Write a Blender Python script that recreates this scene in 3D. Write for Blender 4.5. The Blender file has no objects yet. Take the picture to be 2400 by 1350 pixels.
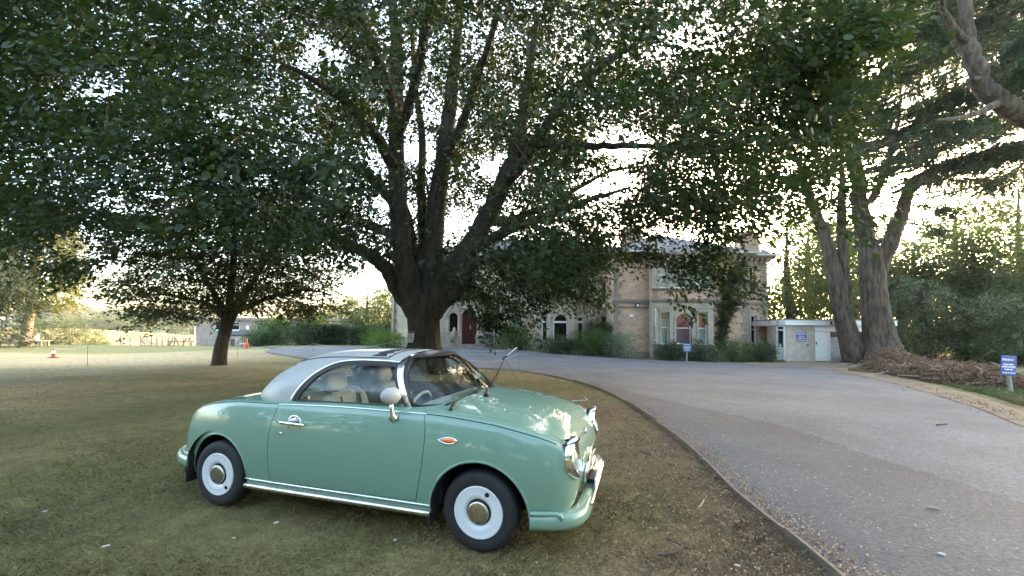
import bpy, bmesh, math, random
import numpy as np
from mathutils import Vector, Matrix, Quaternion
from mathutils.bvhtree import BVHTree
from mathutils.geometry import delaunay_2d_cdt

random.seed(7)
RNG = np.random.default_rng(11)
SC = bpy.context.scene
COL = SC.collection

# ------------------------------------------------------------------ camera
FPX, CAM_H, PITCH, ROLL, SHIFT = 970.0, 1.45, math.radians(2.1), 0.0075, 67.0
Fv = np.array([0, math.cos(PITCH), math.sin(PITCH)])
_U0 = np.array([0, -math.sin(PITCH), math.cos(PITCH)])
Rv = np.array([1.0, 0, 0]) * math.cos(ROLL) + _U0 * math.sin(ROLL)
Uv = _U0 * math.cos(ROLL) - np.array([1.0, 0, 0]) * math.sin(ROLL)
CAM = np.array([0, 0, CAM_H])
cd = bpy.data.cameras.new('camera')
cd.sensor_width = 36.0
cd.lens = FPX / 2400 * 36
cd.shift_y = SHIFT / 2400
cd.clip_start, cd.clip_end = 0.05, 6000
cam = bpy.data.objects.new('camera', cd)
COL.objects.link(cam)
cam.matrix_world = Matrix(((Rv[0], Uv[0], -Fv[0], 0), (Rv[1], Uv[1], -Fv[1], 0), (Rv[2], Uv[2], -Fv[2], CAM_H), (0, 0, 0, 1)))
SC.camera = cam
SC.render.resolution_x, SC.render.resolution_y = 1024, 576

# ------------------------------------------------------------------ sky and sun
SUN_EL, SUN_AZ = math.radians(6.5), math.radians(40.5)      # azimuth measured from +Y towards +X
w = bpy.data.worlds.new('World')
SC.world = w
w.use_nodes = True
nt = w.node_tree
bgn = nt.nodes['Background']
sky = nt.nodes.new('ShaderNodeTexSky')
sky.sky_type = 'NISHITA'
sky.sun_disc = False
sky.sun_elevation = SUN_EL
sky.sun_rotation = SUN_AZ
sky.air_density, sky.dust_density, sky.ozone_density = .75, 3.0, .3
nt.links.new(sky.outputs[0], bgn.inputs[0])
bgn.inputs[1].default_value = 0.15
sl = bpy.data.lights.new('sun', 'SUN')
sl.energy, sl.angle, sl.color = .5, math.radians(0.5), (1.0, 0.78, 0.52)
so = bpy.data.objects.new('sun', sl)
COL.objects.link(so)
sd = Vector((math.sin(SUN_AZ) * math.cos(SUN_EL), math.cos(SUN_AZ) * math.cos(SUN_EL), math.sin(SUN_EL)))
so.rotation_euler = sd.to_track_quat('Z', 'Y').to_euler()
so.location = (30, 30, 30)
SC.view_settings.view_transform = 'Standard'
SC.view_settings.look = 'None'
SC.view_settings.exposure = 4.25
SC.view_settings.gamma = 1
SC.view_settings.use_curve_mapping = False
SC.cycles.max_bounces = 8
SC.cycles.transparent_max_bounces = 12
SC.cycles.use_denoising = True

# ------------------------------------------------------------------ pixel helpers (photo is 2400 x 1350)
def ray(px, py):
    return Rv * ((px - 1200) / FPX) + Uv * ((675 - py + SHIFT) / FPX) + Fv
def at(px, py, Y):
    d = ray(px, py)
    return CAM + d * (Y / d[1])
def proj(P):
    d = np.asarray(P, float) - CAM
    z = d @ Fv
    return 1200 + FPX * (d @ Rv) / z, 675 + SHIFT - FPX * (d @ Uv) / z
def ss(a, b, x):
    t = np.clip((np.asarray(x, float) - a) / (b - a), 0, 1)
    return t * t * (3 - 2 * t)
def terrain(x, y):
    x = np.asarray(x, float); y = np.asarray(y, float)
    z = .36 * ss(15, 28, y) * ss(8, -2, x) * (1 - ss(-15, -24, x)) - .16 * ss(10, 22, y) * ss(4, 12, x)
    far = np.interp(y, [37, 50, 62, 150, 180, 300, 420, 600, 900, 3000], [0, -3.2, -3.4, 1.1, -1.5, 2.2, 9, 13, 14, 14])
    crest = -.055 * np.maximum(0, x + 155) * ss(62, 150, y) * ss(185, 150, y)
    wl = ss(-14, -36, x + .0 * y) + ss(110, 260, y)
    return z + (far + crest) * np.minimum(1, wl)
def gnd(px, py):
    d = ray(px, py)
    if d[2] < -1e-4:
        g = 0.0
        for _ in range(12):
            t = (g - CAM_H) / d[2]
            P = CAM + d * t
            g = hgt(P[0], P[1])
        if P[1] < 36: return np.array([P[0], P[1], g])
    t = .5
    prev = None
    while t < 400:
        P = CAM + d * t
        g = float(terrain(P[0], P[1]))
        if P[2] <= g:
            break
        prev = t
        t += max(.02, .004 * t)
    a, b = prev or 0, t
    for _ in range(25):
        m = (a + b) / 2
        P = CAM + d * m
        if P[2] <= float(terrain(P[0], P[1])): b = m
        else: a = m
    return CAM + d * b
def hgt(x, y):
    return float(terrain(x, y))

# ------------------------------------------------------------------ noise in numpy
def vnoise(P, seed=0):
    P = np.asarray(P, float)
    i = np.floor(P).astype(np.int64)
    f = P - i
    f = f * f * (3 - 2 * f)
    def h(a):
        n = (a[:, 0] * 73856093) ^ (a[:, 1] * 19349663) ^ (a[:, 2] * 83492791) ^ (seed * 2654435761 % 1000003)
        n = (n ^ (n >> 13)) * 1274126177
        n = n & 0x7fffffff
        return ((n ^ (n >> 16)) & 0xffff) / 65535.0
    o = 0
    for dx in (0, 1):
        for dy in (0, 1):
            for dz in (0, 1):
                wgt = (f[:, 0] if dx else 1 - f[:, 0]) * (f[:, 1] if dy else 1 - f[:, 1]) * (f[:, 2] if dz else 1 - f[:, 2])
                o = o + wgt * h(i + np.array([dx, dy, dz]))
    return o

# ------------------------------------------------------------------ materials
def newmat(name):
    m = bpy.data.materials.new(name)
    m.use_nodes = True
    return m, m.node_tree.nodes, m.node_tree.links, m.node_tree.nodes['Principled BSDF']
def mat(name, c1, c2=None, scale=5.0, rough=.6, metal=0.0, bump=0.0, bscale=None, detail=5, coat=0.0, spec=.5, stretch=None, lo=.35, hi=.65, rough2=None, bdist=.02):
    m, n, l, b = newmat(name)
    b.inputs['Base Color'].default_value = (*c1, 1)
    b.inputs['Roughness'].default_value = rough
    b.inputs['Metallic'].default_value = metal
    b.inputs['Coat Weight'].default_value = coat
    b.inputs['Coat Roughness'].default_value = .04
    b.inputs['Specular IOR Level'].default_value = spec
    if c2 or bump:
        tc = n.new('ShaderNodeTexCoord')
        src = tc.outputs['Object']
        if stretch:
            mp = n.new('ShaderNodeMapping')
            mp.inputs['Scale'].default_value = stretch
            l.new(src, mp.inputs[0])
            src = mp.outputs[0]
    if c2:
        t = n.new('ShaderNodeTexNoise')
        t.inputs['Scale'].default_value = scale
        t.inputs['Detail'].default_value = detail
        l.new(src, t.inputs['Vector'])
        r = n.new('ShaderNodeValToRGB')
        r.color_ramp.elements[0].position, r.color_ramp.elements[0].color = lo, (*c1, 1)
        r.color_ramp.elements[1].position, r.color_ramp.elements[1].color = hi, (*c2, 1)
        l.new(t.outputs['Fac'], r.inputs[0])
        l.new(r.outputs[0], b.inputs['Base Color'])
        if rough2 is not None:
            mr = n.new('ShaderNodeMapRange')
            mr.inputs['To Min'].default_value, mr.inputs['To Max'].default_value = rough, rough2
            l.new(t.outputs['Fac'], mr.inputs[0])
            l.new(mr.outputs[0], b.inputs['Roughness'])
    if bump:
        t2 = n.new('ShaderNodeTexNoise')
        t2.inputs['Scale'].default_value = bscale or scale * 4
        t2.inputs['Detail'].default_value = 6
        l.new(src, t2.inputs['Vector'])
        bp = n.new('ShaderNodeBump')
        bp.inputs['Strength'].default_value = bump
        bp.inputs['Distance'].default_value = bdist
        l.new(t2.outputs['Fac'], bp.inputs['Height'])
        l.new(bp.outputs[0], b.inputs['Normal'])
    return m
def leafmat(name, c1, c2, scale=2.2, trans=.35, tcol=None, rough=.45):
    m, n, l, b = newmat(name)
    tc = n.new('ShaderNodeTexCoord')
    t = n.new('ShaderNodeTexNoise')
    t.inputs['Scale'].default_value = scale
    t.inputs['Detail'].default_value = 6
    l.new(tc.outputs['Object'], t.inputs['Vector'])
    r = n.new('ShaderNodeValToRGB')
    r.color_ramp.elements[0].position, r.color_ramp.elements[0].color = .3, (*c1, 1)
    r.color_ramp.elements[1].position, r.color_ramp.elements[1].color = .7, (*c2, 1)
    l.new(t.outputs['Fac'], r.inputs[0])
    l.new(r.outputs[0], b.inputs['Base Color'])
    b.inputs['Roughness'].default_value = rough
    b.inputs['Specular IOR Level'].default_value = .35
    tr = n.new('ShaderNodeBsdfTranslucent')
    hs = n.new('ShaderNodeMixRGB')
    hs.blend_type = 'MULTIPLY'
    hs.inputs[0].default_value = 1
    hs.inputs[2].default_value = (*(tcol or (1.9, 1.8, .7)), 1)
    l.new(r.outputs[0], hs.inputs[1])
    l.new(hs.outputs[0], tr.inputs[0])
    mx = n.new('ShaderNodeMixShader')
    mx.inputs[0].default_value = trans
    l.new(b.outputs[0], mx.inputs[1])
    l.new(tr.outputs[0], mx.inputs[2])
    l.new(mx.outputs[0], n['Material Output'].inputs[0])
    return m
def glassmat(name, tint=(.8, .85, .83), gl=.04):
    m, n, l, b = newmat(name)
    n.remove(b)
    tr = n.new('ShaderNodeBsdfTransparent')
    tr.inputs[0].default_value = (*tint, 1)
    g = n.new('ShaderNodeBsdfGlossy')
    g.inputs['Roughness'].default_value = gl
    ge = n.new('ShaderNodeNewGeometry')
    dt = n.new('ShaderNodeVectorMath'); dt.operation = 'DOT_PRODUCT'
    l.new(ge.outputs['Normal'], dt.inputs[0]); l.new(ge.outputs['Incoming'], dt.inputs[1])
    prev = dt.outputs['Value']
    for op, v in (('ABSOLUTE', None), ('SUBTRACT', 1.0), ('POWER', 5.0), ('MULTIPLY', .95), ('ADD', .028)):
        mm = n.new('ShaderNodeMath'); mm.operation = op
        if op == 'SUBTRACT': mm.inputs[0].default_value = v; l.new(prev, mm.inputs[1])
        else:
            l.new(prev, mm.inputs[0])
            if v is not None: mm.inputs[1].default_value = v
        prev = mm.outputs[0]
    fr = mm
    mx = n.new('ShaderNodeMixShader')
    l.new(fr.outputs[0], mx.inputs[0])
    l.new(tr.outputs[0], mx.inputs[1])
    l.new(g.outputs[0], mx.inputs[2])
    l.new(mx.outputs[0], n['Material Output'].inputs[0])
    return m
def brickmat(name, c1, c2, mortar, bw=.225, rh=.075, ms=.008, wash=(.1, .1, .08), washamt=.25, bump=.5):
    m, n, l, b = newmat(name)
    tc = n.new('ShaderNodeTexCoord')
    sx = n.new('ShaderNodeSeparateXYZ')
    l.new(tc.outputs['Object'], sx.inputs[0])
    ge = n.new('ShaderNodeNewGeometry')
    sn = n.new('ShaderNodeSeparateXYZ')
    l.new(ge.outputs['True Normal'], sn.inputs[0])
    ab = n.new('ShaderNodeMath'); ab.operation = 'ABSOLUTE'
    l.new(sn.outputs[0], ab.inputs[0])
    gt = n.new('ShaderNodeMath'); gt.operation = 'GREATER_THAN'; gt.inputs[1].default_value = .7
    l.new(ab.outputs[0], gt.inputs[0])
    mxx = n.new('ShaderNodeMix')
    l.new(gt.outputs[0], mxx.inputs[0]); l.new(sx.outputs[0], mxx.inputs[2]); l.new(sx.outputs[1], mxx.inputs[3])
    cb = n.new('ShaderNodeCombineXYZ')
    l.new(mxx.outputs[0], cb.inputs[0]); l.new(sx.outputs[2], cb.inputs[1])
    br = n.new('ShaderNodeTexBrick')
    br.inputs['Scale'].default_value = 1
    br.inputs['Brick Width'].default_value = bw
    br.inputs['Row Height'].default_value = rh
    br.inputs['Mortar Size'].default_value = ms
    br.inputs['Mortar Smooth'].default_value = .2
    br.inputs['Bias'].default_value = -.1
    br.inputs['Color1'].default_value = (*c1, 1)
    br.inputs['Color2'].default_value = (*c2, 1)
    br.inputs['Mortar'].default_value = (*mortar, 1)
    l.new(cb.outputs[0], br.inputs['Vector'])
    t = n.new('ShaderNodeTexNoise'); t.inputs['Scale'].default_value = .9; t.inputs['Detail'].default_value = 7
    l.new(tc.outputs['Object'], t.inputs['Vector'])
    rm = n.new('ShaderNodeMapRange'); rm.inputs[1].default_value = .45; rm.inputs[2].default_value = .75; rm.inputs[4].default_value = washamt
    l.new(t.outputs['Fac'], rm.inputs[0])
    mx = n.new('ShaderNodeMixRGB')
    mx.inputs[2].default_value = (*wash, 1)
    l.new(rm.outputs[0], mx.inputs[0]); l.new(br.outputs['Color'], mx.inputs[1])
    t2 = n.new('ShaderNodeTexNoise'); t2.inputs['Scale'].default_value = 3.2; t2.inputs['Detail'].default_value = 4
    l.new(tc.outputs['Object'], t2.inputs['Vector'])
    hv = n.new('ShaderNodeHueSaturation')
    mr = n.new('ShaderNodeMapRange'); mr.inputs[3].default_value = .65; mr.inputs[4].default_value = 1.35
    l.new(t2.outputs['Fac'], mr.inputs[0]); l.new(mr.outputs[0], hv.inputs['Value']); l.new(mx.outputs[0], hv.inputs['Color'])
    l.new(hv.outputs[0], b.inputs['Base Color'])
    b.inputs['Roughness'].default_value = .85
    bp = n.new('ShaderNodeBump'); bp.inputs['Strength'].default_value = bump; bp.inputs['Distance'].default_value = .01; bp.invert = True
    l.new(br.outputs['Fac'], bp.inputs['Height']); l.new(bp.outputs[0], b.inputs['Normal'])
    return m

# ------------------------------------------------------------------ object helpers
def link(o, parent=None, keep=True):
    COL.objects.link(o)
    if parent is not None:
        o.parent = parent
        if keep and parent.parent is None:
            o.matrix_parent_inverse = parent.matrix_basis.inverted()
    return o
def thing(name, label, cat, loc=(0, 0, 0), rotz=0.0, group=None):
    o = bpy.data.objects.new(name, None)
    o.location = loc
    o.rotation_euler = (0, 0, rotz)
    o.empty_display_size = .2
    COL.objects.link(o)
    o['label'] = label; o['category'] = cat
    if group: o['group'] = group
    o.matrix_basis = Matrix.Translation(Vector(loc)) @ Matrix.Rotation(rotz, 4, 'Z')
    return o
def tag(o, label, cat, group=None):
    o['label'] = label; o['category'] = cat
    if group: o['group'] = group
    return o
def np_mesh(name, V, F, mat_=None, smooth=False):
    """V (n,3); F (m,k) array with constant k."""
    me = bpy.data.meshes.new(name)
    V = np.asarray(V, np.float32); F = np.asarray(F, np.int32)
    k = F.shape[1]
    me.vertices.add(len(V)); me.vertices.foreach_set('co', V.ravel())
    me.loops.add(F.size); me.loops.foreach_set('vertex_index', F.ravel())
    me.polygons.add(len(F)); me.polygons.foreach_set('loop_start', np.arange(len(F), dtype=np.int32) * k)
    me.update(calc_edges=True)
    if smooth: me.shade_smooth()
    if mat_: me.materials.append(mat_)
    return me
def np_obj(name, V, F, m, parent=None, smooth=False, kind=None, keep=True):
    o = bpy.data.objects.new(name, np_mesh(name, V, F, m, smooth))
    if kind: o['kind'] = kind
    return link(o, parent, keep)
class MB:
    """collects shapes; build() links them as one mesh object"""
    def __init__(s): s.v = []; s.f = []
    def add(s, V, F):
        o = len(s.v)
        s.v += [tuple(map(float, p)) for p in V]
        s.f += [tuple(int(i) + o for i in f) for f in F]
        return s
    def box(s, x0, x1, y0, y1, z0, z1, rz=0, c=None):
        V = [(x, y, z) for z in (z0, z1) for y in (y0, y1) for x in (x0, x1)]
        if rz:
            cx, cy = c if c else ((x0 + x1) / 2, (y0 + y1) / 2)
            ca, sa = math.cos(rz), math.sin(rz)
            V = [(cx + (x - cx) * ca - (y - cy) * sa, cy + (x - cx) * sa + (y - cy) * ca, z) for x, y, z in V]
        return s.add(V, [(0, 2, 3, 1), (4, 5, 7, 6), (0, 1, 5, 4), (2, 6, 7, 3), (0, 4, 6, 2), (1, 3, 7, 5)])
    def tube(s, pts, r, n=8, cap=True, flat=None, lump=0.0):
        pts = [np.array(p, float) for p in pts]
        m = len(pts)
        rr = [r] * m if np.isscalar(r) else list(r)
        V = []
        prevu = None
        for i, p in enumerate(pts):
            t = pts[min(i + 1, m - 1)] - pts[max(i - 1, 0)]
            t = t / (np.linalg.norm(t) + 1e-9)
            if prevu is None:
                a = np.array([0, 0, 1.0]) if abs(t[2]) < .9 else np.array([1.0, 0, 0])
                u = np.cross(a, t)
            else:
                u = prevu - t * np.dot(prevu, t)
            u /= np.linalg.norm(u) + 1e-9
            prevu = u
            v = np.cross(t, u)
            for k in range(n):
                a = 2 * math.pi * k / n
                V.append(p + rr[i] * (u * math.cos(a) + v * math.sin(a) * (flat or 1)))
        if lump:                     # ridges and hollows along the wood
            A = np.array(V); ctr = np.repeat(np.array(pts), n, 0); rad_ = A - ctr
            rl = np.linalg.norm(rad_, axis=1, keepdims=True) + 1e-9
            q_ = np.concatenate([rad_ / rl * 2.6, ctr[:, 2:3] * .5], 1)
            nz = vnoise(q_[:, [0, 1, 3]] + 7 + pts[0][0], 3) - .5 + .5 * (vnoise(A * 2.2 / max(.3, max(rr)) * .5, 4) - .5)
            V = list(ctr + rad_ * (1 + lump * nz)[:, None])
        F = [(i * n + k, i * n + (k + 1) % n, (i + 1) * n + (k + 1) % n, (i + 1) * n + k) for i in range(m - 1) for k in range(n)]
        if cap:
            F += [tuple(range(n))[::-1], tuple((m - 1) * n + k for k in range(n))]
        return s.add(V, F)
    def lathe(s, prof, c=(0, 0, 0), n=24, axis='z', sx=1, sy=1):
        V = []
        for r, h in prof:
            for k in range(n):
                a = 2 * math.pi * k / n
                p = (r * math.cos(a) * sx, r * math.sin(a) * sy, h)
                if axis == 'y': p = (p[0], h, p[1])
                if axis == 'x': p = (h, p[0], p[1])
                V.append((c[0] + p[0], c[1] + p[1], c[2] + p[2]))
        m = len(prof)
        F = [(i * n + k, i * n + (k + 1) % n, (i + 1) * n + (k + 1) % n, (i + 1) * n + k) for i in range(m - 1) for k in range(n)]
        if prof[0][0] > 1e-6: F.append(tuple(range(n))[::-1])
        if prof[-1][0] > 1e-6: F.append(tuple((m - 1) * n + k for k in range(n)))
        return s.add(V, F)
    def prism(s, poly, a, b, axis='y'):
        """polygon in the plane across the axis, from a to b"""
        n = len(poly)
        def P(u, v, w_):
            return (u, w_, v) if axis == 'y' else ((w_, u, v) if axis == 'x' else (u, v, w_))
        V = [P(u, v, a) for u, v in poly] + [P(u, v, b) for u, v in poly]
        F = [tuple(range(n)), tuple(range(2 * n - 1, n - 1, -1))] + [(i, i + n, (i + 1) % n + n, (i + 1) % n) for i in range(n)]
        return s.add(V, F)
    def ball(s, c, r, n=12, m=8):
        rx, ry, rz = (r, r, r) if np.isscalar(r) else r
        V = [(c[0], c[1], c[2] - rz)]
        for j in range(1, m):
            ph = -math.pi / 2 + math.pi * j / m
            for k in range(n):
                a = 2 * math.pi * k / n
                V.append((c[0] + rx * math.cos(ph) * math.cos(a), c[1] + ry * math.cos(ph) * math.sin(a), c[2] + rz * math.sin(ph)))
        V.append((c[0], c[1], c[2] + rz))
        F = [(0, 1 + (k + 1) % n, 1 + k) for k in range(n)]
        F += [(1 + j * n + k, 1 + j * n + (k + 1) % n, 1 + (j + 1) * n + (k + 1) % n, 1 + (j + 1) * n + k) for j in range(m - 2) for k in range(n)]
        t = len(V) - 1
        F += [(t, 1 + (m - 2) * n + k, 1 + (m - 2) * n + (k + 1) % n) for k in range(n)]
        return s.add(V, F)
    def superbox(s, c, r, e=.35, n=24, m=14, M=None):
        """rounded cushion (superellipsoid)"""
        def sp(x, p): return math.copysign(abs(x) ** p, x)
        V = []
        for j in range(m + 1):
            ph = -math.pi / 2 + math.pi * j / m
            for k in range(n):
                a = 2 * math.pi * k / n
                p = Vector((r[0] * sp(math.cos(ph), e) * sp(math.cos(a), e), r[1] * sp(math.cos(ph), e) * sp(math.sin(a), e), r[2] * sp(math.sin(ph), e)))
                if M is not None: p = M @ p
                V.append((c[0] + p[0], c[1] + p[1], c[2] + p[2]))
        F = [(j * n + k, j * n + (k + 1) % n, (j + 1) * n + (k + 1) % n, (j + 1) * n + k) for j in range(m) for k in range(n)]
        return s.add(V, F)
    def mesh(s, name, m=None, smooth=False, angle=None, fix=False):
        me = bpy.data.meshes.new(name)
        me.from_pydata(s.v, [], s.f)
        if fix:
            bm = bmesh.new(); bm.from_mesh(me)
            bmesh.ops.remove_doubles(bm, verts=bm.verts, dist=1e-5)
            bmesh.ops.recalc_face_normals(bm, faces=bm.faces)
            bm.to_mesh(me); bm.free()
        me.update()
        if smooth or angle:
            me.shade_smooth()
            if angle: me.set_sharp_from_angle(angle=math.radians(angle))
        if m: me.materials.append(m)
        return me
    def build(s, name, m, parent=None, smooth=False, angle=None, kind=None, keep=True, bevel=0, fix=True):
        o = bpy.data.objects.new(name, s.mesh(name, m, smooth, angle, fix))
        if bevel:
            bv = o.modifiers.new('bevel', 'BEVEL'); bv.width = bevel; bv.segments = 2; bv.limit_method = 'ANGLE'
        if kind: o['kind'] = kind
        return link(o, parent, keep)
def catmull(P, n=4):
    P = [np.array(p, float) for p in P]
    if len(P) < 3: 
        return [P[0] + (P[-1] - P[0]) * i / n for i in range(n + 1)]
    out = []
    for i in range(len(P) - 1):
        p0, p1, p2, p3 = P[max(i - 1, 0)], P[i], P[i + 1], P[min(i + 2, len(P) - 1)]
        for k in range(n):
            t = k / n
            out.append(.5 * (2 * p1 + (p2 - p0) * t + (2 * p0 - 5 * p1 + 4 * p2 - p3) * t * t + (3 * p1 - p0 - 3 * p2 + p3) * t ** 3))
    out.append(P[-1])
    return out
def instance(src_mesh, name, loc, parent=None, rot=(0, 0, 0), scale=(1, 1, 1)):
    o = bpy.data.objects.new(name, src_mesh)
    o.location = loc; o.rotation_euler = rot; o.scale = scale
    return link(o, parent)
def leaf_mesh(pos, axis, nrm, ln, wd, fold=.18):
    """leaves of four vertices folded along the midrib; all arguments are arrays"""
    N = len(pos)
    axis = axis / (np.linalg.norm(axis, axis=1, keepdims=True) + 1e-9)
    side = np.cross(nrm, axis)
    side /= np.linalg.norm(side, axis=1, keepdims=True) + 1e-9
    up = np.cross(axis, side)
    ln = np.broadcast_to(np.asarray(ln, float).reshape(-1, 1), (N, 1)); wd = np.broadcast_to(np.asarray(wd, float).reshape(-1, 1), (N, 1))
    mid = pos + axis * ln * .42
    V = np.empty((N, 4, 3))
    V[:, 0] = pos
    V[:, 1] = mid + side * wd * .5 + up * wd * fold
    V[:, 2] = pos + axis * ln - up * ln * .08
    V[:, 3] = mid - side * wd * .5 + up * wd * fold
    b = np.arange(N)[:, None] * 4
    F = np.concatenate([b + [0, 1, 2], b + [0, 2, 3]], 1).reshape(-1, 3)
    return V.reshape(-1, 3), F

def leaf_mesh6(pos, axis, nrm, ln, wd, fold=.12):
    """rounder leaves of six vertices for twigs close to the eye"""
    N = len(pos)
    axis = axis / (np.linalg.norm(axis, axis=1, keepdims=True) + 1e-9)
    side = np.cross(nrm, axis); side /= np.linalg.norm(side, axis=1, keepdims=True) + 1e-9
    up = np.cross(axis, side)
    ln = np.broadcast_to(np.asarray(ln, float).reshape(-1, 1), (N, 1)); wd = np.broadcast_to(np.asarray(wd, float).reshape(-1, 1), (N, 1))
    V = np.empty((N, 6, 3))
    V[:, 0] = pos
    for k, (t, wv, s_) in enumerate(((.24, .46, 1), (.66, .40, 1), (1.0, 0, 0), (.66, .40, -1), (.24, .46, -1))):
        V[:, k + 1] = pos + axis * ln * t + side * wd * wv * s_ + up * wd * fold * (1 if s_ else 0) - up * ln * .1 * t * t
    b = np.arange(N)[:, None] * 6
    F = np.concatenate([b + [0, 1, 2], b + [0, 2, 3], b + [0, 3, 4], b + [0, 4, 5]], 1).reshape(-1, 3)
    return V.reshape(-1, 3), F
def gndv(px, py, z=0.0):
    """many pixels at once on a level plane"""
    px = np.asarray(px, float)[:, None]; py = np.asarray(py, float)[:, None]
    d = Rv * ((px - 1200) / FPX) + Uv * ((675 - py + SHIFT) / FPX) + Fv
    return CAM + d * ((z - CAM_H) / d[:, 2:3])
# ================================================================== ground
def colmat(name, scale=60.0, amt=.35, rough=.9, bump=.6, bscale=90.0, spec=.2):
    """base colour from the ground's own patches of dry and green grass, with fine grain on top"""
    m, n, l, b = newmat(name)
    at_ = n.new('ShaderNodeAttribute'); at_.attribute_name = 'patch'
    tc = n.new('ShaderNodeTexCoord')
    t = n.new('ShaderNodeTexNoise'); t.inputs['Scale'].default_value = scale; t.inputs['Detail'].default_value = 6
    l.new(tc.outputs['Object'], t.inputs['Vector'])
    mr = n.new('ShaderNodeMapRange'); mr.inputs[1].default_value = .3; mr.inputs[2].default_value = .7
    mr.inputs[3].default_value = 1 - amt; mr.inputs[4].default_value = 1 + amt
    l.new(t.outputs['Fac'], mr.inputs[0])
    t5 = n.new('ShaderNodeTexNoise'); t5.inputs['Scale'].default_value = scale * .09; t5.inputs['Detail'].default_value = 7; t5.inputs['Roughness'].default_value = .7
    l.new(tc.outputs['Object'], t5.inputs['Vector'])
    m5 = n.new('ShaderNodeMapRange'); m5.inputs[1].default_value = .35; m5.inputs[2].default_value = .68; m5.inputs[3].default_value = .62; m5.inputs[4].default_value = 1.2
    l.new(t5.outputs['Fac'], m5.inputs[0])
    m6 = n.new('ShaderNodeMath'); m6.operation = 'MULTIPLY'
    l.new(mr.outputs[0], m6.inputs[0]); l.new(m5.outputs[0], m6.inputs[1])
    hv = n.new('ShaderNodeHueSaturation')
    l.new(at_.outputs['Color'], hv.inputs['Color']); l.new(m6.outputs[0], hv.inputs['Value'])
    l.new(hv.outputs[0], b.inputs['Base Color'])
    b.inputs['Roughness'].default_value = rough; b.inputs['Specular IOR Level'].default_value = spec
    if bump:
        t2 = n.new('ShaderNodeTexNoise'); t2.inputs['Scale'].default_value = bscale; t2.inputs['Detail'].default_value = 5
        l.new(tc.outputs['Object'], t2.inputs['Vector'])
        bp = n.new('ShaderNodeBump'); bp.inputs['Strength'].default_value = bump; bp.inputs['Distance'].default_value = .03
        l.new(t2.outputs['Fac'], bp.inputs['Height']); l.new(bp.outputs[0], b.inputs['Normal'])
        bp.inputs['Distance'].default_value = .05
    return m
def lawn_colour(x, y):
    P = np.stack([x, y, 0 * x], 1)
    n1 = vnoise(P * .28, 1); n2 = vnoise(P * .9, 2); n3 = vnoise(P * 3.1, 3); n4 = vnoise(P * np.array([.12, .45, 1]), 4)
    def mixc(a, b_, t): return a + (np.asarray(b_) - a) * np.clip(t, 0, 1)[:, None]
    olive, tan, straw, green, soil = (.140, .128, .046), (.27, .208, .098), (.42, .34, .19), (.13, .16, .045), (.16, .105, .064)
    c = np.tile(np.array(olive), (len(x), 1))
    c = mixc(c, tan, 2.6 * (.4 * n1 + .35 * n2 + .25 * n3) - .85)
    c = mixc(c, (.06, .08, .025), 2.2 * (vnoise(P * .55, 6) * .6 + vnoise(P * 1.9, 7) * .4) - 1.45)
    far = ss(11, 19, y + .12 * x * (x < 0) * 0) * ss(-2, -9, x) 
    c = mixc(c, straw, far * (.35 + 1.0 * n4))
    c = mixc(c, tan, ss(11, 13.5, y) * ss(-9, -2, x) * ss(6, 2, x) * (.6 + .8 * n2))
    strip = ss(24, 27, y + 2 * n4) * ss(-4, -12, x)
    c = mixc(c, green, strip * .75)
    c = mixc(c, (.13, .15, .05), ss(15, 17, y) * ss(22, 19, y) * ss(-14, -9, x) * ss(2, -4, x) * .7 * n4 * 1.6)
    # bare soil and fallen litter in the wedge between the car and the drive
    wed = ss(.2, 1.3, x - .05 * (y - 4)) * ss(11.5, 7, y) * ss(3.2, 2.6, x)
    c = mixc(c, soil, wed * (.25 + 1.2 * n2))
    # verge right of the drive
    vg = ss(6.5, 9, x) * ss(3, 6, y)
    c = mixc(c, (.24, .21, .10), vg * (.4 + .6 * n1))
    c = mixc(c, (.115, .15, .05), vg * ss(.45, .75, n4) * .8)
    c = mixc(c, (.09, .12, .038), ss(40, 48, y))
    return c
def add_patch(me, cols):
    a = me.color_attributes.new('patch', 'FLOAT_COLOR', 'POINT')
    rgba = np.ones((len(cols), 4), np.float32); rgba[:, :3] = cols
    a.data.foreach_set('color', rgba.ravel())
xs = np.concatenate([-np.geomspace(1500, 48, 40)[:-1], np.arange(-48, -22, 1.0), np.arange(-22, 22, .4), np.arange(22, 60, 1.5), np.geomspace(60, 1500, 26)])
ys = np.concatenate([np.arange(-60, -8, 4.0), np.arange(-8, 30, .4), np.arange(30, 64, 1.0), np.arange(64, 200, 4), np.geomspace(200, 3000, 40)])
GX, GY = np.meshgrid(xs, ys)
GV = np.stack([GX.ravel(), GY.ravel(), terrain(GX.ravel(), GY.ravel())], 1)
P3 = GV * np.array([1, 1, 0])
near = ss(40, 26, np.abs(GV[:, 1])) 
GV[:, 2] += (vnoise(P3 * .9, 8) - .5) * .03 * near - .012 * near
nx, ny = len(xs), len(ys)
idx = (np.arange(ny - 1)[:, None] * nx + np.arange(nx - 1)[None, :]).ravel()
GF = np.stack([idx, idx + 1, idx + nx + 1, idx + nx], 1)
lawn_m = colmat('lawn', 55, .4)
ground = np_obj('ground', GV, GF, lawn_m, smooth=True, kind='structure')
add_patch(ground.data, lawn_colour(GV[:, 0], GV[:, 1]))

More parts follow.
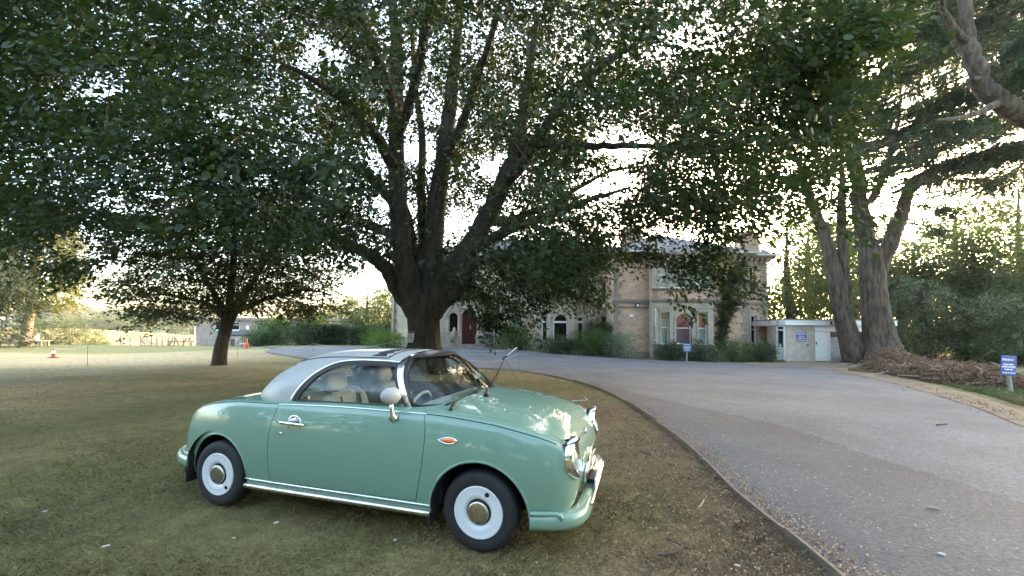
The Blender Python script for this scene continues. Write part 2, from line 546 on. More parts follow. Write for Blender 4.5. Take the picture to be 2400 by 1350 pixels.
def sheet(name, px_outline, m, lift, step=.7, world=False, kind='structure'):
    out = [Vector((p[0], p[1])) for p in (px_outline if world else [gnd(*q) if len(q) == 2 else q for q in px_outline])]
    x0, x1 = min(p.x for p in out), max(p.x for p in out)
    y0, y1 = min(p.y for p in out), max(p.y for p in out)
    dense = []
    for a, b in zip(out, out[1:] + out[:1]):
        k = max(1, int((b - a).length / step))
        dense += [a + (b - a) * i / k for i in range(k)]
    pts = list(dense)
    poly = [(p.x, p.y) for p in out]
    def inside(x, y):
        c = False
        for (ax, ay), (bx, by) in zip(poly, poly[1:] + poly[:1]):
            if (ay > y) != (by > y) and x < (bx - ax) * (y - ay) / (by - ay) + ax: c = not c
        return c
    y = y0 + step / 2
    while y < y1:
        x = x0 + step / 2
        while x < x1:
            if inside(x, y) and min((p.x - x) ** 2 + (p.y - y) ** 2 for p in dense[::1]) > (step * .4) ** 2: pts.append(Vector((x, y)))
            x += step
        y += step
    nb = len(dense)
    v, e, f, *_ = delaunay_2d_cdt(pts, [], [list(range(nb))], 1, 1e-4)
    V = [(p.x, p.y, hgt(p.x, p.y) + lift) for p in v]
    mb = MB(); mb.add(V, f)
    o = mb.build(name, m, smooth=True, fix=False)
    o['kind'] = kind
    # faces up
    bm = bmesh.new(); bm.from_mesh(o.data)
    for fc in bm.faces:
        if fc.normal.z < 0: fc.normal_flip()
    bm.to_mesh(o.data); bm.free()
    return o

EDGE_PX = [(1955, 1350), (1723, 1155), (1656, 1087), (1578, 1019), (1477, 949), (1409, 913), (1346, 893)]
edge_w = [gnd(*p) for p in EDGE_PX]
edge_w = [np.array([1.75, 1.2, 0])] + edge_w
edge_curve = catmull([np.array([p[0], p[1], 0]) for p in edge_w], 8)
INNER_PX = [(1290, 880), (1220, 870), (1150, 865), (1100, 862), (1000, 856), (880, 850), (760, 843), (690, 838), (640, 829), (622, 824)]
FAR_PX = [(650, 815), (728, 813), (862, 811), (1000, 811), (1170, 817), (1300, 829), (1480, 840), (1560, 846), (1700, 850), (1835, 852), (1900, 858), (1960, 864), (2060, 880), (2150, 902), (2290, 942), (2400, 987)]
road_out = [(1.2, -6, 0)] + [tuple(p) for p in edge_curve] + [tuple(gnd(*p)) for p in INNER_PX] + [tuple(gnd(*p)) for p in FAR_PX] + [(11.5, 4.2, 0), (12.5, -6, 0)]
# tarmac: aggregate speckle, worn lighter where older, joints of wear
def tarmac(name, c1, c2, speck):
    m, n, l, b = newmat(name)
    tc = n.new('ShaderNodeTexCoord')
    t = n.new('ShaderNodeTexNoise'); t.inputs['Scale'].default_value = .55; t.inputs['Detail'].default_value = 8; t.inputs['Roughness'].default_value = .65
    l.new(tc.outputs['Object'], t.inputs['Vector'])
    r = n.new('ShaderNodeValToRGB')
    r.color_ramp.elements[0].position, r.color_ramp.elements[0].color = .35, (*c1, 1)
    r.color_ramp.elements[1].position, r.color_ramp.elements[1].color = .68, (*c2, 1)
    l.new(t.outputs['Fac'], r.inputs[0])
    v = n.new('ShaderNodeTexVoronoi'); v.inputs['Scale'].default_value = 95
    l.new(tc.outputs['Object'], v.inputs['Vector'])
    t3 = n.new('ShaderNodeTexNoise'); t3.inputs['Scale'].default_value = 38; t3.inputs['Detail'].default_value = 4
    l.new(tc.outputs['Object'], t3.inputs['Vector'])
    mr = n.new('ShaderNodeMapRange'); mr.inputs[1].default_value = .3; mr.inputs[2].default_value = .7; mr.inputs[3].default_value = 1 - speck; mr.inputs[4].default_value = 1 + speck
    l.new(t3.outputs['Fac'], mr.inputs[0])
    sp = n.new('ShaderNodeSeparateColor'); l.new(v.outputs['Color'], sp.inputs[0])
    m2 = n.new('ShaderNodeMapRange'); m2.inputs[3].default_value = .8; m2.inputs[4].default_value = 1.25
    l.new(sp.outputs[0], m2.inputs[0])
    ml = n.new('ShaderNodeMath'); ml.operation = 'MULTIPLY'
    l.new(mr.outputs[0], ml.inputs[0]); l.new(m2.outputs[0], ml.inputs[1])
    hv = n.new('ShaderNodeHueSaturation'); l.new(r.outputs[0], hv.inputs['Color']); l.new(ml.outputs[0], hv.inputs['Value'])
    l.new(hv.outputs[0], b.inputs['Base Color'])
    b.inputs['Roughness'].default_value = .82; b.inputs['Specular IOR Level'].default_value = .35
    bp = n.new('ShaderNodeBump'); bp.inputs['Strength'].default_value = .55; bp.inputs['Distance'].default_value = .012
    l.new(v.outputs['Distance'], bp.inputs['Height']); l.new(bp.outputs[0], b.inputs['Normal'])
    return m
road = sheet('road', road_out, tarmac('old_tarmac', (.090, .093, .10), (.152, .155, .166), .3), .012, .6, world=True)
# darker resurfaced strip along the edging
pin = [p for p in edge_curve]
pout_px = [(1340, 893), (1420, 905), (1500, 925), (1640, 958), (1790, 990), (1900, 1020), (2010, 1062), (2100, 1090), (2230, 1130), (2400, 1182)]
pout = [gnd(*p) for p in pout_px] + [np.array([4.6, 2.2, 0]), np.array([4.8, -6, 0])]
strip = [(1.24, -6, 0)] + [(p[0] + .03, p[1], 0) for p in pin[:-1]] + [(p[0] + .05 * math.sin(i * 2.1), p[1] - .02 + .04 * math.sin(i * 3.7), 0) for i, p in enumerate(catmull(pout[:-2], 6) + pout[-2:])]
patch = sheet('road_resurfaced', strip, tarmac('new_tarmac', (.068, .0695, .072), (.106, .107, .109), .32), .018, .5, world=True)
# sandy leaf-strewn apron in front of the shed and along the right verge
apron_px = [(1700, 851), (1835, 851), (1860, 847), (1990, 849), (2010, 858), (2000, 866), (2070, 876), (2160, 896), (2290, 930), (2400, 968), (2400, 1004), (2290, 957), (2150, 914), (2050, 889), (1950, 869), (1880, 860), (1780, 856)]
apron = sheet('leaf_strewn_path', apron_px, mat('fallen_needles', (.14, .10, .062), (.225, .175, .12), 2.2, .95, bump=.5, bscale=60, detail=9, lo=.3, hi=.7), .022, .6)
# crack running across the old tarmac
ck = MB()
cp = [gnd(*p) for p in [(1395, 883), (1440, 874), (1490, 868), (1530, 866), (1560, 860), (1590, 855)]]
cc = catmull(cp, 6)
L = []
for i, p in enumerate(cc):
    j = random.uniform(-.05, .05)
    L.append((p[0] + j, p[1] + random.uniform(-.08, .08)))
for (ax, ay), (bx, by) in zip(L, L[1:]):
    wv = random.uniform(.03, .07)
    ck.add([(ax, ay - wv, hgt(ax, ay) + .016), (bx, by - wv, hgt(bx, by) + .016), (bx, by + wv, hgt(bx, by) + .016), (ax, ay + wv, hgt(ax, ay) + .016)], [(0, 1, 2, 3)])
ck.build('road_crack', mat('crack_fill', (.07, .062, .058), rough=.9), kind='structure', fix=False)

# wheat fields on the slope across the valley
def field(name, x0, x1, y0, y1, m, lift=.25, nxx=60, nyy=40, crop=None):
    X, Y = np.meshgrid(np.linspace(0, 1, nxx), np.linspace(0, 1, nyy))
    yy = y0 + (y1 - y0) * Y
    xx = (x0 + (x1 - x0) * X) * yy / ((y0 + y1) / 2)
    V = np.stack([xx.ravel(), yy.ravel(), terrain(xx.ravel(), yy.ravel()) + lift], 1)
    i = (np.arange(nyy - 1)[:, None] * nxx + np.arange(nxx - 1)[None, :]).ravel()
    return np_obj(name, V, np.stack([i, i + 1, i + nxx + 1, i + nxx], 1), m, smooth=True, kind='structure')
wheat = mat('ripe_wheat', (.30, .18, .045), (.42, .28, .085), .25, .9, bump=.4, bscale=4, stretch=(1, .15, 1), detail=8)
field('wheat_field', -170, -60, 66, 150, wheat, .35)
field('upper_wheat_field', -340, -160, 262, 330, mat('pale_stubble', (.38, .28, .09), (.46, .36, .14), .1, .9), .4)
# tractor tramlines pressed into the crop
tl = MB()
for off in (0, 2.2):
    pts = []
    for k in range(13):
        y = 82 + 64 * k / 12
        x = (-1200 + 322 + (12 - k) * 6.5 - 20) / 970 * y + off * .9
        pts.append((x, y))
    for (ax, ay), (bx, by) in zip(pts, pts[1:]):
        h1, h2 = hgt(ax, ay) + .42, hgt(bx, by) + .42
        tl.add([(ax - .35, ay, h1), (ax + .35, ay, h1), (bx + .35, by, h2), (bx - .35, by, h2)], [(0, 1, 2, 3)])
tl.build('crop_tramlines', mat('bare_earth', (.2, .13, .055), rough=.95), kind='structure', fix=False)

# ------------------------------------------------------------------ timber edging of the drive
wood_edge = mat('weathered_board', (.13, .095, .065), (.21, .16, .115), 9, .85, bump=.5, bscale=40, stretch=(1, 1, 6), detail=7)
edging = thing('timber_edging', 'low curved line of weathered boards edging the lawn along the tarmac drive', 'edging', (edge_curve[12][0], edge_curve[12][1], 0))
acc = 0.0; run = [edge_curve[0]]
def edge_board(run):
    a = np.array(run)
    t = np.gradient(a, axis=0); t /= np.linalg.norm(t, axis=1, keepdims=True) + 1e-9
    nrm = np.stack([-t[:, 1], t[:, 0], 0 * t[:, 0]], 1)
    mb = MB()
    V = []
    jz = random.uniform(-.018, .016)
    for p, q in zip(a, nrm):
        z = hgt(p[0], p[1])
        for s, zz in ((-.012, -.06), (-.012, .045 + jz), (.012, .045 + jz), (.012, -.06)):
            V.append((p[0] + q[0] * s, p[1] + q[1] * s, z + zz))
    m_ = len(a)
    F = [(i * 4 + k, i * 4 + (k + 1) % 4, (i + 1) * 4 + (k + 1) % 4, (i + 1) * 4 + k) for i in range(m_ - 1) for k in range(4)]
    F += [(3, 2, 1, 0), tuple((m_ - 1) * 4 + k for k in range(4))]
    mb.add(V, F).build('board', wood_edge, edging)
for a, b in zip(edge_curve, edge_curve[1:]):
    acc += np.linalg.norm(b - a); run.append(b)
    if acc > 1.75:
        edge_board(run)
        d = run[-1] - run[-2]; d /= np.linalg.norm(d)
        run = [run[-1] + d * .022 + np.array([random.uniform(-.012, .012), 0, 0])]; acc = 0
if len(run) > 1: edge_board(run)

# ------------------------------------------------------------------ grass blades
edge_xy = np.array([(p[0], p[1]) for p in edge_curve])
def on_lawn(x, y):
    """left of the edging, or far side island"""
    ex = np.interp(y, edge_xy[:, 1], edge_xy[:, 0])
    return x < ex - .03
def blades(name, N, region, hmin, hmax, wd, dens=None, seed=5):
    r = np.random.default_rng(seed)
    # more of them where the camera is near
    u = r.random(N * 3)
    y = region[2] * (region[3] / region[2]) ** u
    x = (r.random(N * 3) * (region[1] - region[0]) + region[0]) * y
    k = on_lawn(x, y)
    x, y = x[k][:N], y[k][:N]
    P = np.stack([x, y, 0 * x], 1)
    clump = vnoise(P * 1.7, 21); fine = vnoise(P * 9, 22)
    keep = r.random(len(x)) < .35 + .9 * fine
    x, y, clump, fine = x[keep], y[keep], clump[keep], fine[keep]
    n = len(x)
    h = (hmin + (hmax - hmin) * r.random(n) ** 1.6) * (.55 + .8 * clump)
    az = r.random(n) * 2 * np.pi
    lean = (.3 + 1.1 * r.random(n)) * h
    d = np.stack([np.cos(az), np.sin(az), 0 * az], 1)
    s = np.stack([-np.sin(az), np.cos(az), 0 * az], 1) * (wd * (.6 + .8 * r.random(n)) * (1 + y / 6))[:, None]
    base = np.stack([x, y, terrain(x, y) - .01], 1)
    V = np.empty((n, 4, 3))
    V[:, 0] = base - s; V[:, 1] = base + s
    mid = base + d * (lean * .35)[:, None]; mid[:, 2] += h * .7
    V[:, 2] = mid + s * .7
    tip = base + d * lean[:, None]; tip[:, 2] += h
    V[:, 3] = tip
    b = np.arange(n)[:, None] * 4
    F = np.concatenate([b + [0, 1, 2], b + [0, 2, 3]], 1).reshape(-1, 3)
    o = np_obj(name, V.reshape(-1, 3), F, blade_m, kind='stuff')
    c = lawn_colour(x, y) * (.8 + .55 * r.random(n))[:, None]
    pale = r.random(n) < .07
    c[pale] = c[pale] * .5 + np.array([.27, .22, .12]) * .6
    grn = (r.random(n) < .2) & (clump > .45)
    c[grn] = c[grn] * .4 + np.array([.07, .1, .028]) * .7
    add_patch(o.data, np.repeat(c, 4, 0))
    return o
blade_m = colmat('grass_blade', 20, .15, .7, 0, spec=.25)
tag(blades('lawn_grass', 160000, (-1.6, 1.0, 2.0, 15.0), .008, .034, .0009), 'short dry brown-green grass of the mown lawn round the parked car', 'grass')

# longer, greener tufts on the verge across the drive
r = np.random.default_rng(35)
px = 1990 + 420 * r.random(30000); lo_ = np.interp(px, [1990, 2100, 2200, 2300, 2410], [868, 880, 902, 928, 962]); up_ = np.interp(px, [1990, 2100, 2200, 2300, 2410], [862, 868, 876, 880, 880])
G_ = gndv(px, up_ + (lo_ - up_) * r.random(30000) ** .8, -.06)
x, y = G_[:, 0], G_[:, 1]; n = len(x)
h = .03 + .06 * r.random(n) ** 2; az = r.random(n) * 6.283
d = np.stack([np.cos(az), np.sin(az), 0 * az], 1); s_ = np.stack([-np.sin(az), np.cos(az), 0 * az], 1) * .004
base = np.stack([x, y, terrain(x, y) - .01], 1); V = np.empty((n, 4, 3)); V[:, 0] = base - s_; V[:, 1] = base + s_
V[:, 2] = base + s_ * .7 + d * (h * .3)[:, None]; V[:, 2, 2] += h * .7; V[:, 3] = base + d * (h * .9)[:, None]; V[:, 3, 2] += h
b = np.arange(n)[:, None] * 4
vg_ = np_obj('verge_grass', V.reshape(-1, 3), np.concatenate([b + [0, 1, 2], b + [0, 2, 3]], 1).reshape(-1, 3), blade_m, kind='stuff')
tag(vg_, 'patchy yellow-green grass of the verge in front of the brush pile', 'grass')
add_patch(vg_.data, np.repeat(lawn_colour(x, y) * (.75 + .6 * r.random(n))[:, None], 4, 0))

# pale dry stalks lying in loose clumps through the near lawn
r = np.random.default_rng(51)
n = 26000
y = 2.0 * (8 / 2.0) ** r.random(n * 2); x = (r.random(n * 2) * 2.7 - 1.6) * y
k = on_lawn(x, y) & (vnoise(np.stack([x * 1.6, y * 1.6, 0 * x], 1), 61) > .5 + .3 * (r.random(n * 2) - .5)); x, y = x[k], y[k]; n = len(x)
az = r.random(n) * 6.283; L = .025 + .05 * r.random(n) ** 1.5
d = np.stack([np.cos(az), np.sin(az), .12 + .5 * r.random(n)], 1)
P = np.stack([x, y, terrain(x, y) + .012], 1)
V, F = leaf_mesh(P, d, np.array([0, 0, 1.0]) + r.normal(0, .4, (n, 3)), L, .0016 + .0014 * r.random(n), .1)
st = np_obj('dry_stalks', V, F, colmat('dry_stalk', 20, .1, .7, 0), kind='stuff')
tag(st, 'pale dry stalks lying in loose clumps over the near lawn', 'dry grass')
cc_ = np.array([.36, .29, .16]) * (.45 + .75 * r.random(n))[:, None]
cc_[r.random(n) < .3] = [.10, .07, .03]
add_patch(st.data, np.repeat(cc_, 4, 0))
# ================================================================== trees
bark_dark = mat('lime_bark', (.02, .017, .011), (.06, .05, .032), 7, .9, bump=1.0, bscale=14, stretch=(1, 1, .22), detail=8, bdist=.06)
bark_cedar = mat('cedar_bark', (.028, .021, .015), (.105, .08, .058), 7.5, .95, bump=1.0, bscale=16, stretch=(1, 1, .22), detail=9, lo=.36, hi=.66, bdist=.08)
bark_pale = mat('pale_bark', (.3, .22, .14), (.45, .36, .25), 4, .9, bump=.5, bscale=20, stretch=(1, 1, .3))
leaf_lime = leafmat('lime_leaf', (.0115, .026, .011), (.036, .06, .02), 1.6, .34)
leaf_small = leafmat('young_tree_leaf', (.03, .045, .015), (.065, .075, .025), 1.0, .3)
needle = leafmat('cedar_needle', (.024, .048, .03), (.055, .085, .05), .8, .35, (1.2, 1.3, .8), .5)
leaf_wood = leafmat('wood_leaf', (.04, .068, .026), (.085, .12, .042), .35, .45)
leaf_wood2 = leafmat('yellow_lit_wood_leaf', (.06, .08, .022), (.13, .14, .04), .35, .45)  # same wood leaf with the low sun's yellow put into its colour

class Skel:
    def __init__(s): s.p = []; s.r = []; s.t = []; s.mb = MB()
    def limb(s, pts, r, n=8, sub=6, rough=0.0, cap=True, flut=0):
        c = catmull(pts, sub)
        m = len(c)
        rr = list(np.interp(np.linspace(0, 1, m), np.linspace(0, 1, len(r)), r))
        if rough:
            c = [c[0]] + [q + RNG.normal(0, rough, 3) for q in c[1:-1]] + [c[-1]]
        s.mb.tube(c, rr, max(n, 12) if max(rr) > .3 else n, cap, lump=.16 if max(rr) > .12 else 0)
        for i, q in enumerate(c):
            s.p.append(q); s.r.append(rr[i])
            t = c[min(i + 1, m - 1)] - c[max(i - 1, 0)]
            s.t.append(t / (np.linalg.norm(t) + 1e-9))
    def reach(s, targets, origin, k=.011, base=.006, n=5, sag=.06, rmax=.6, sides=5, low=.25, tip=.005, parts=4):
        """joins every target to the nearest lower piece of wood by a tapering curved branch"""
        P = np.array(s.p); R = list(s.r)
        order = np.argsort(np.linalg.norm(np.asarray(targets) - origin, axis=1))
        T = np.array(s.t)
        for j in order:
            g = np.asarray(targets[j])
            d = g - P
            L = np.linalg.norm(d, axis=1)
            out = np.einsum('ij,ij->i', d, T) / (L + 1e-6)
            cost = L * (1.35 - .45 * np.clip(out, -1, 1)) + np.maximum(0, P[:, 2] - g[2]) * low
            i = int(np.argmin(cost))
            if L[i] < .12: continue
            r0 = min(R[i] * .65, base + k * L[i])
            a = P[i]
            m1 = a + T[i] * L[i] * .3 + (g - a) * .15
            m2 = a + (g - a) * .62 + np.array([0, 0, sag * L[i]]) + RNG.normal(0, .035 * L[i], 3)
            c = catmull([a, m1, m2, g], parts)[1:]
            c = [a] + c
            rr = list(np.linspace(r0, tip, len(c)))
            s.mb.tube(c, rr, sides, False)
            newP = np.array(c[2:])
            t = np.gradient(np.array(c), axis=0)[2:]
            t /= np.linalg.norm(t, axis=1, keepdims=True) + 1e-9
            P = np.vstack([P, newP]); T = np.vstack([T, t]); R += rr[2:]
        s.p = list(P); s.r = R; s.t = list(T)

def sprays(C, D, K, L, W, leaf, seed=1, flat=.12, droop=.25, wr=.62, tilt=.5, mk=None):
    """flat layered sprays of leaves: C centres, D outward directions"""
    r = np.random.default_rng(seed)
    M = len(C)
    D = D / (np.linalg.norm(D, axis=1, keepdims=True) + 1e-9)
    up = np.array([0, 0, 1.0]) + r.normal(0, .2, (M, 3))
    sc_ = (.65 + .75 * r.random(M))[:, None]
    S = np.cross(D, up); S /= np.linalg.norm(S, axis=1, keepdims=True) + 1e-9
    U = np.cross(S, D)
    u = r.random((M, K)); v = r.uniform(-1, 1, (M, K)) * (1 - .55 * u)
    h = r.normal(0, flat, (M, K)) - droop * u * u * L
    pos = C[:, None] + D[:, None] * ((u - .4) * L * sc_)[..., None] + S[:, None] * (v * W * sc_)[..., None] + U[:, None] * h[..., None]
    ax = D[:, None] * (.7 + .5 * r.random((M, K)))[..., None] + S[:, None] * (np.sign(v) * (.3 + .8 * r.random((M, K))))[..., None] + np.array([0, 0, -.35]) + r.normal(0, .2, (M, K, 3))
    nr = U[:, None] + r.normal(0, tilt, (M, K, 3))
    ln = leaf * (.6 + .65 * r.random((M, K)) ** 1.3).ravel() * np.repeat((.8 + .45 * r.random(M)), K)
    return (mk or leaf_mesh)(pos.reshape(-1, 3), ax.reshape(-1, 3), nr.reshape(-1, 3), ln, ln * wr)

# ------------------------------------------------------------------ the great lime over the car
TB = gnd(993, 872)
TB = np.array([TB[0], TB[1], hgt(TB[0], TB[1])])
TY = TB[1]
big = thing('lime_tree', 'huge spreading broadleaf tree, many limbs rising from one thick trunk behind the car', 'tree', tuple(TB))
sk = Skel()
def q(px, py, dy=0.0): return at(px, py, TY + dy)
sk.limb([TB + [0, 0, -.3], TB + [0, 0, .12], q(996, 815), q(994, 770), q(993, 725), q(992, 690)], [.80, .66, .56, .55, .57, .52], 18, 5)
for dx, dy, rr in ((-.55, -.35, .3), (.5, -.4, .32), (.0, -.62, .28), (.62, .2, .3), (-.6, .3, .3)):   # buttress roots and flutes
    sk.mb.tube([TB + [dx * 1.5, dy * 1.4, -.15], TB + [dx * .95, dy * .95, .2], TB + [dx * .7, dy * .7, .9], TB + [dx * .6, dy * .6, 2.0]], [rr * .6, rr * .8, rr * .55, rr * .2], 8)
LIMBS = [
    ([(985, 735, 0), (960, 660, -.3), (945, 590, -.5), (935, 500, -.7), (930, 400, -.9), (928, 270, -1.2), (928, 130, -1.5), (920, 0, -1.7), (905, -160, -1.8)], [.5, .40, .34, .32, .29, .25, .2, .14, .05]),
    ([(998, 735, 0), (1008, 650, .3), (1016, 560, .5), (1024, 470, .7), (1038, 380, .8), (1052, 270, .9), (1066, 150, 1.0), (1078, 20, 1.1), (1086, -140, 1.2)], [.5, .42, .38, .35, .31, .27, .21, .14, .05]),
    ([(1008, 735, 0), (1050, 650, -.2), (1098, 580, -.4), (1140, 510, -.6), (1175, 440, -.9), (1206, 360, -1.1), (1222, 280, -1.4), (1240, 170, -1.8), (1262, 30, -2.2)], [.46, .40, .36, .33, .3, .25, .2, .14, .05]),
    ([(978, 730, 0), (938, 680, .2), (905, 630, .3), (858, 592, .6), (800, 565, 1.0), (755, 530, 1.3), (700, 490, 1.8), (610, 450, 2.4)], [.42, .34, .27, .23, .18, .14, .10, .03]),
    ([(1012, 730, 0), (1058, 680, -.6), (1090, 620, -1.2), (1112, 585, -1.6), (1190, 540, -2.2), (1290, 505, -2.8), (1380, 470, -3.4), (1470, 440, -4)], [.36, .28, .22, .19, .15, .12, .08, .03]),
    ([(1180, 432, -.9), (1215, 395, -1.6), (1260, 330, -2.4), (1310, 255, -3.0), (1360, 200, -3.6), (1430, 140, -4.4), (1540, 70, -5.2)], [.22, .2, .17, .14, .12, .09, .03]),
    ([(1140, 512, -.6), (1180, 520, .4), (1240, 500, 1.2), (1300, 478, 1.8), (1370, 430, 2.3), (1440, 400, 2.8), (1560, 385, 3.2)], [.2, .17, .14, .12, .09, .07, .02]),
    ([(1206, 358, -1.1), (1270, 338, -2.2), (1360, 345, -3.2), (1460, 340, -4.2), (1600, 345, -5.4), (1750, 352, -6.2)], [.16, .14, .11, .08, .05, .02]),
    ([(932, 410, -.9), (890, 330, -1.8), (840, 270, -2.6), (790, 225, -3.2), (730, 185, -3.8), (640, 140, -4.6)], [.2, .17, .14, .11, .08, .03]),
    ([(935, 500, -.7), (895, 440, -1.2), (845, 400, -1.6), (780, 370, -2.0), (690, 330, -2.6), (560, 300, -3.4), (420, 290, -4)], [.2, .17, .14, .11, .09, .06, .02]),
    ([(945, 590, -.5), (905, 545, -.8), (850, 520, -1.2), (770, 480, -1.7), (650, 452, -2.3), (480, 440, -3.0), (300, 450, -3.4)], [.2, .17, .14, .11, .08, .05, .02]),
    ([(985, 660, .2), (992, 560, 1.0), (985, 440, 1.4), (990, 330, 1.6), (975, 210, 1.8), (965, 80, 1.9), (955, -60, 2.0)], [.24, .2, .17, .15, .12, .09, .03]),
    ([(1000, 700, .4), (975, 620, 1.2), (960, 520, 2.2), (930, 430, 3.2), (890, 340, 4.2), (850, 230, 5.0)], [.25, .2, .16, .13, .1, .04]),
    ([(1020, 700, .4), (1080, 640, 1.4), (1150, 600, 2.4), (1230, 585, 3.2), (1330, 580, 3.8), (1420, 590, 4.2)], [.25, .2, .15, .12, .09, .03]),
    ([(930, 330, -1.0), (960, 240, -2.2), (985, 130, -3.4), (1010, 0, -4.6), (1040, -160, -5.8), (1080, -420, -7)], [.18, .16, .14, .11, .08, .03]),
    ([(1038, 380, .8), (1080, 290, -.2), (1120, 180, -1.6), (1160, 60, -3), (1200, -120, -4.6)], [.18, .15, .12, .09, .03]),
    ([(928, 260, -1.2), (890, 150, -2.6), (840, 40, -4.0), (770, -90, -5.4), (680, -260, -6.8)], [.18, .15, .12, .09, .03]),
    ([(1030, 715, -.2), (1070, 690, -.9), (1085, 655, -1.4), (1120, 610, -1.9), (1200, 600, -2.1), (1290, 612, -2.3)], [.25, .2, .16, .12, .08, .03]),
]
for pts, rad in LIMBS:
    sk.limb([q(*p) for p in pts], rad, 10, 5, rough=.02)
# crown: a broad dome of leafy twigs, open in clumps, drooping at its skirt
def bound_big(px):
    return np.interp(px, [-900, 0, 130, 250, 300, 700, 830, 940, 1000, 1050, 1130, 1200, 1250, 1330, 1400, 1450, 1530, 1620, 1700, 1745, 1790, 1880, 1980, 2060, 2100, 2600],
                     [500, 560, 640, 640, 560, 560, 600, 590, 600, 680, 730, 730, 725, 715, 650, 560, 520, 515, 515, 510, 520, 520, 300, 120, -50, -600])
N0 = 110000
c0 = np.array([-2.6, 13.6, 8.6]); rad = np.array([14.2, 11.0, 8.6])
U_ = RNG.normal(0, 1, (N0, 3)); U_ /= np.linalg.norm(U_, axis=1, keepdims=True)
C = c0 + U_ * rad * (RNG.random((N0, 1)) ** (1 / 2.4))
ok = (C[:, 2] > 2.6) & (C[:, 1] > 3.2) & (C[:, 1] < 18.8)
C = C[ok]
ppx, ppy = proj(C)
ok = (ppy < bound_big(ppx) + RNG.normal(0, 18, len(C))) & (ppy > -700) & (ppx > -900) & (ppx < 3300)
C, ppx, ppy = C[ok], ppx[ok], ppy[ok]
n1 = vnoise(C * np.array([.5, .5, .95]), 31); n2 = vnoise(C * np.array([1.2, 1.2, 2.4]), 32)
keep = (n1 * .74 + n2 * .26) > .43
# the middle stays open so that the limbs show
mid = (np.abs(ppx - 1060 + (ppy - 400) * .1) < 190) & (C[:, 1] < TY + .2) & (ppy > 60)
keep &= ~(mid & (RNG.random(len(C)) < .74))
inner = np.linalg.norm((C - c0) / rad, axis=1) < .5
keep &= ~(inner & (C[:, 1] < TY) & (RNG.random(len(C)) < .35))
# holes through which the white sky shows
for hx, hy, hw, hh in [(235, 195, 90, 38), (75, 340, 62, 32), (560, 420, 70, 24), (1450, 330, 90, 40), (1420, 430, 90, 40), (1560, 110, 60, 38), (760, 110, 60, 40), (900, 40, 20, 70), (940, 470, 20, 60), (1150, 390, 60, 30), (1060, 520, 40, 28), (330, 480, 120, 30), (200, 560, 80, 40), (1650, 90, 40, 30)]:
    keep &= ~((((ppx - hx) / hw) ** 2 + ((ppy - hy) / hh) ** 2 < 1) & (RNG.random(len(C)) < .93))
keep &= ~((ppy < -170) & (RNG.random(len(C)) < .62)) & ~(C[:, 1] < 5.0)
C = C[keep]
RNG.shuffle(C)
cen = (np.abs(proj(C)[0] - 1080) < 330) & (C[:, 1] > TY)
C = np.vstack([C[cen][:3600], C[~cen][:9300]])
# boughs that hang down in front of the house and beside the trunk
HANG = [(1090, 660, 14.2, .8, .5, 26), (1140, 740, 13.4, .35, .5, 22), (1175, 740, 13.6, .3, .5, 20), (1170, 690, 15.5, .8, .5, 30), (1215, 630, 14.8, 1.0, .6, 60), (1245, 720, 13.8, .4, .5, 20), (1290, 670, 14.4, .8, .5, 44),
        (1330, 620, 15.2, .9, .7, 60), (1375, 690, 14.0, .5, .4, 22), (1080, 610, 15.6, .9, .7, 50), (1260, 560, 15.5, 1.0, .6, 60), (1400, 590, 14.0, .7, .6, 36), (1400, 540, 13.6, .9, .6, 44),
        (1530, 600, 11.6, .35, .25, 12), (1590, 620, 11.2, .35, .3, 16), (1660, 590, 11.0, .45, .4, 30), (1690, 640, 11.0, .4, .25, 20), (1640, 650, 11.0, .3, .25, 10), (1740, 650, 10.6, .3, .12, 8), (1500, 545, 12.2, .6, .2, 16), (1770, 690, 10.2, .12, .12, 5), (1608, 700, 10.9, .12, .1, 4),
        (1480, 600, 12.4, .35, .25, 14), (1690, 520, 11.4, .7, .4, 36), (1600, 500, 12, 1.0, .6, 70), (1500, 470, 12.6, .9, .5, 50), (2010, 480, 7.6, .14, .1, 4), (1985, 530, 7.4, .1, .12, 5), (1930, 430, 8, .3, .3, 14), (1900, 120, 7, .8, .5, 60), (2000, 60, 6.6, .35, .3, 24), (1840, 250, 7.6, .8, .5, 60),
        (560, 380, 8.6, .9, .35, 60), (720, 400, 8.2, .7, .25, 46), (860, 415, 8.4, .4, .15, 18), (480, 360, 9.2, .8, .3, 40), (150, 620, 14, .6, .4, 26), (60, 480, 13, 1.4, .8, 90), (170, 470, 13, 1.2, .6, 60)]
hc = [C]
for px, py, Y, rx, rz, k in HANG:
    c = at(px, py, Y)
    hc.append(c + RNG.normal(0, 1, (k, 3)) * np.array([rx, rx * .8, rz]) * .6)
C = np.vstack(hc)
D = C - np.array([TB[0], TB[1], 7.0]); D[:, 2] *= .25; D[:, 2] -= .15 * np.linalg.norm(D[:, :2], axis=1)
D /= np.linalg.norm(D, axis=1, keepdims=True) + 1e-9
D += RNG.normal(0, .45, D.shape)
px_, py_ = proj(C)
vis = (px_ > -150) & (px_ < 2500) & (py_ > -150)
tg = C[vis & (np.arange(len(C)) % 10 == 0)]
sk.reach(tg, np.array([TB[0], TB[1], 5]), k=.013, base=.008, sides=4, tip=.009, parts=4)
tg = C[vis & (np.arange(len(C)) % 10 != 0) & (np.arange(len(C)) % 5 == 0)]
sk.reach(tg, np.array([TB[0], TB[1], 5]), k=.007, base=.004, sides=3, tip=.003, parts=2)
sk.mb.build('trunk', bark_dark, big, smooth=True, fix=False)
dn = np.linalg.norm(C - CAM, axis=1)
nr = dn < 9.5
LV, LF = sprays(C[~nr], D[~nr], 24, .95, .42, .138, 41, flat=.05, droop=.3, tilt=.36)
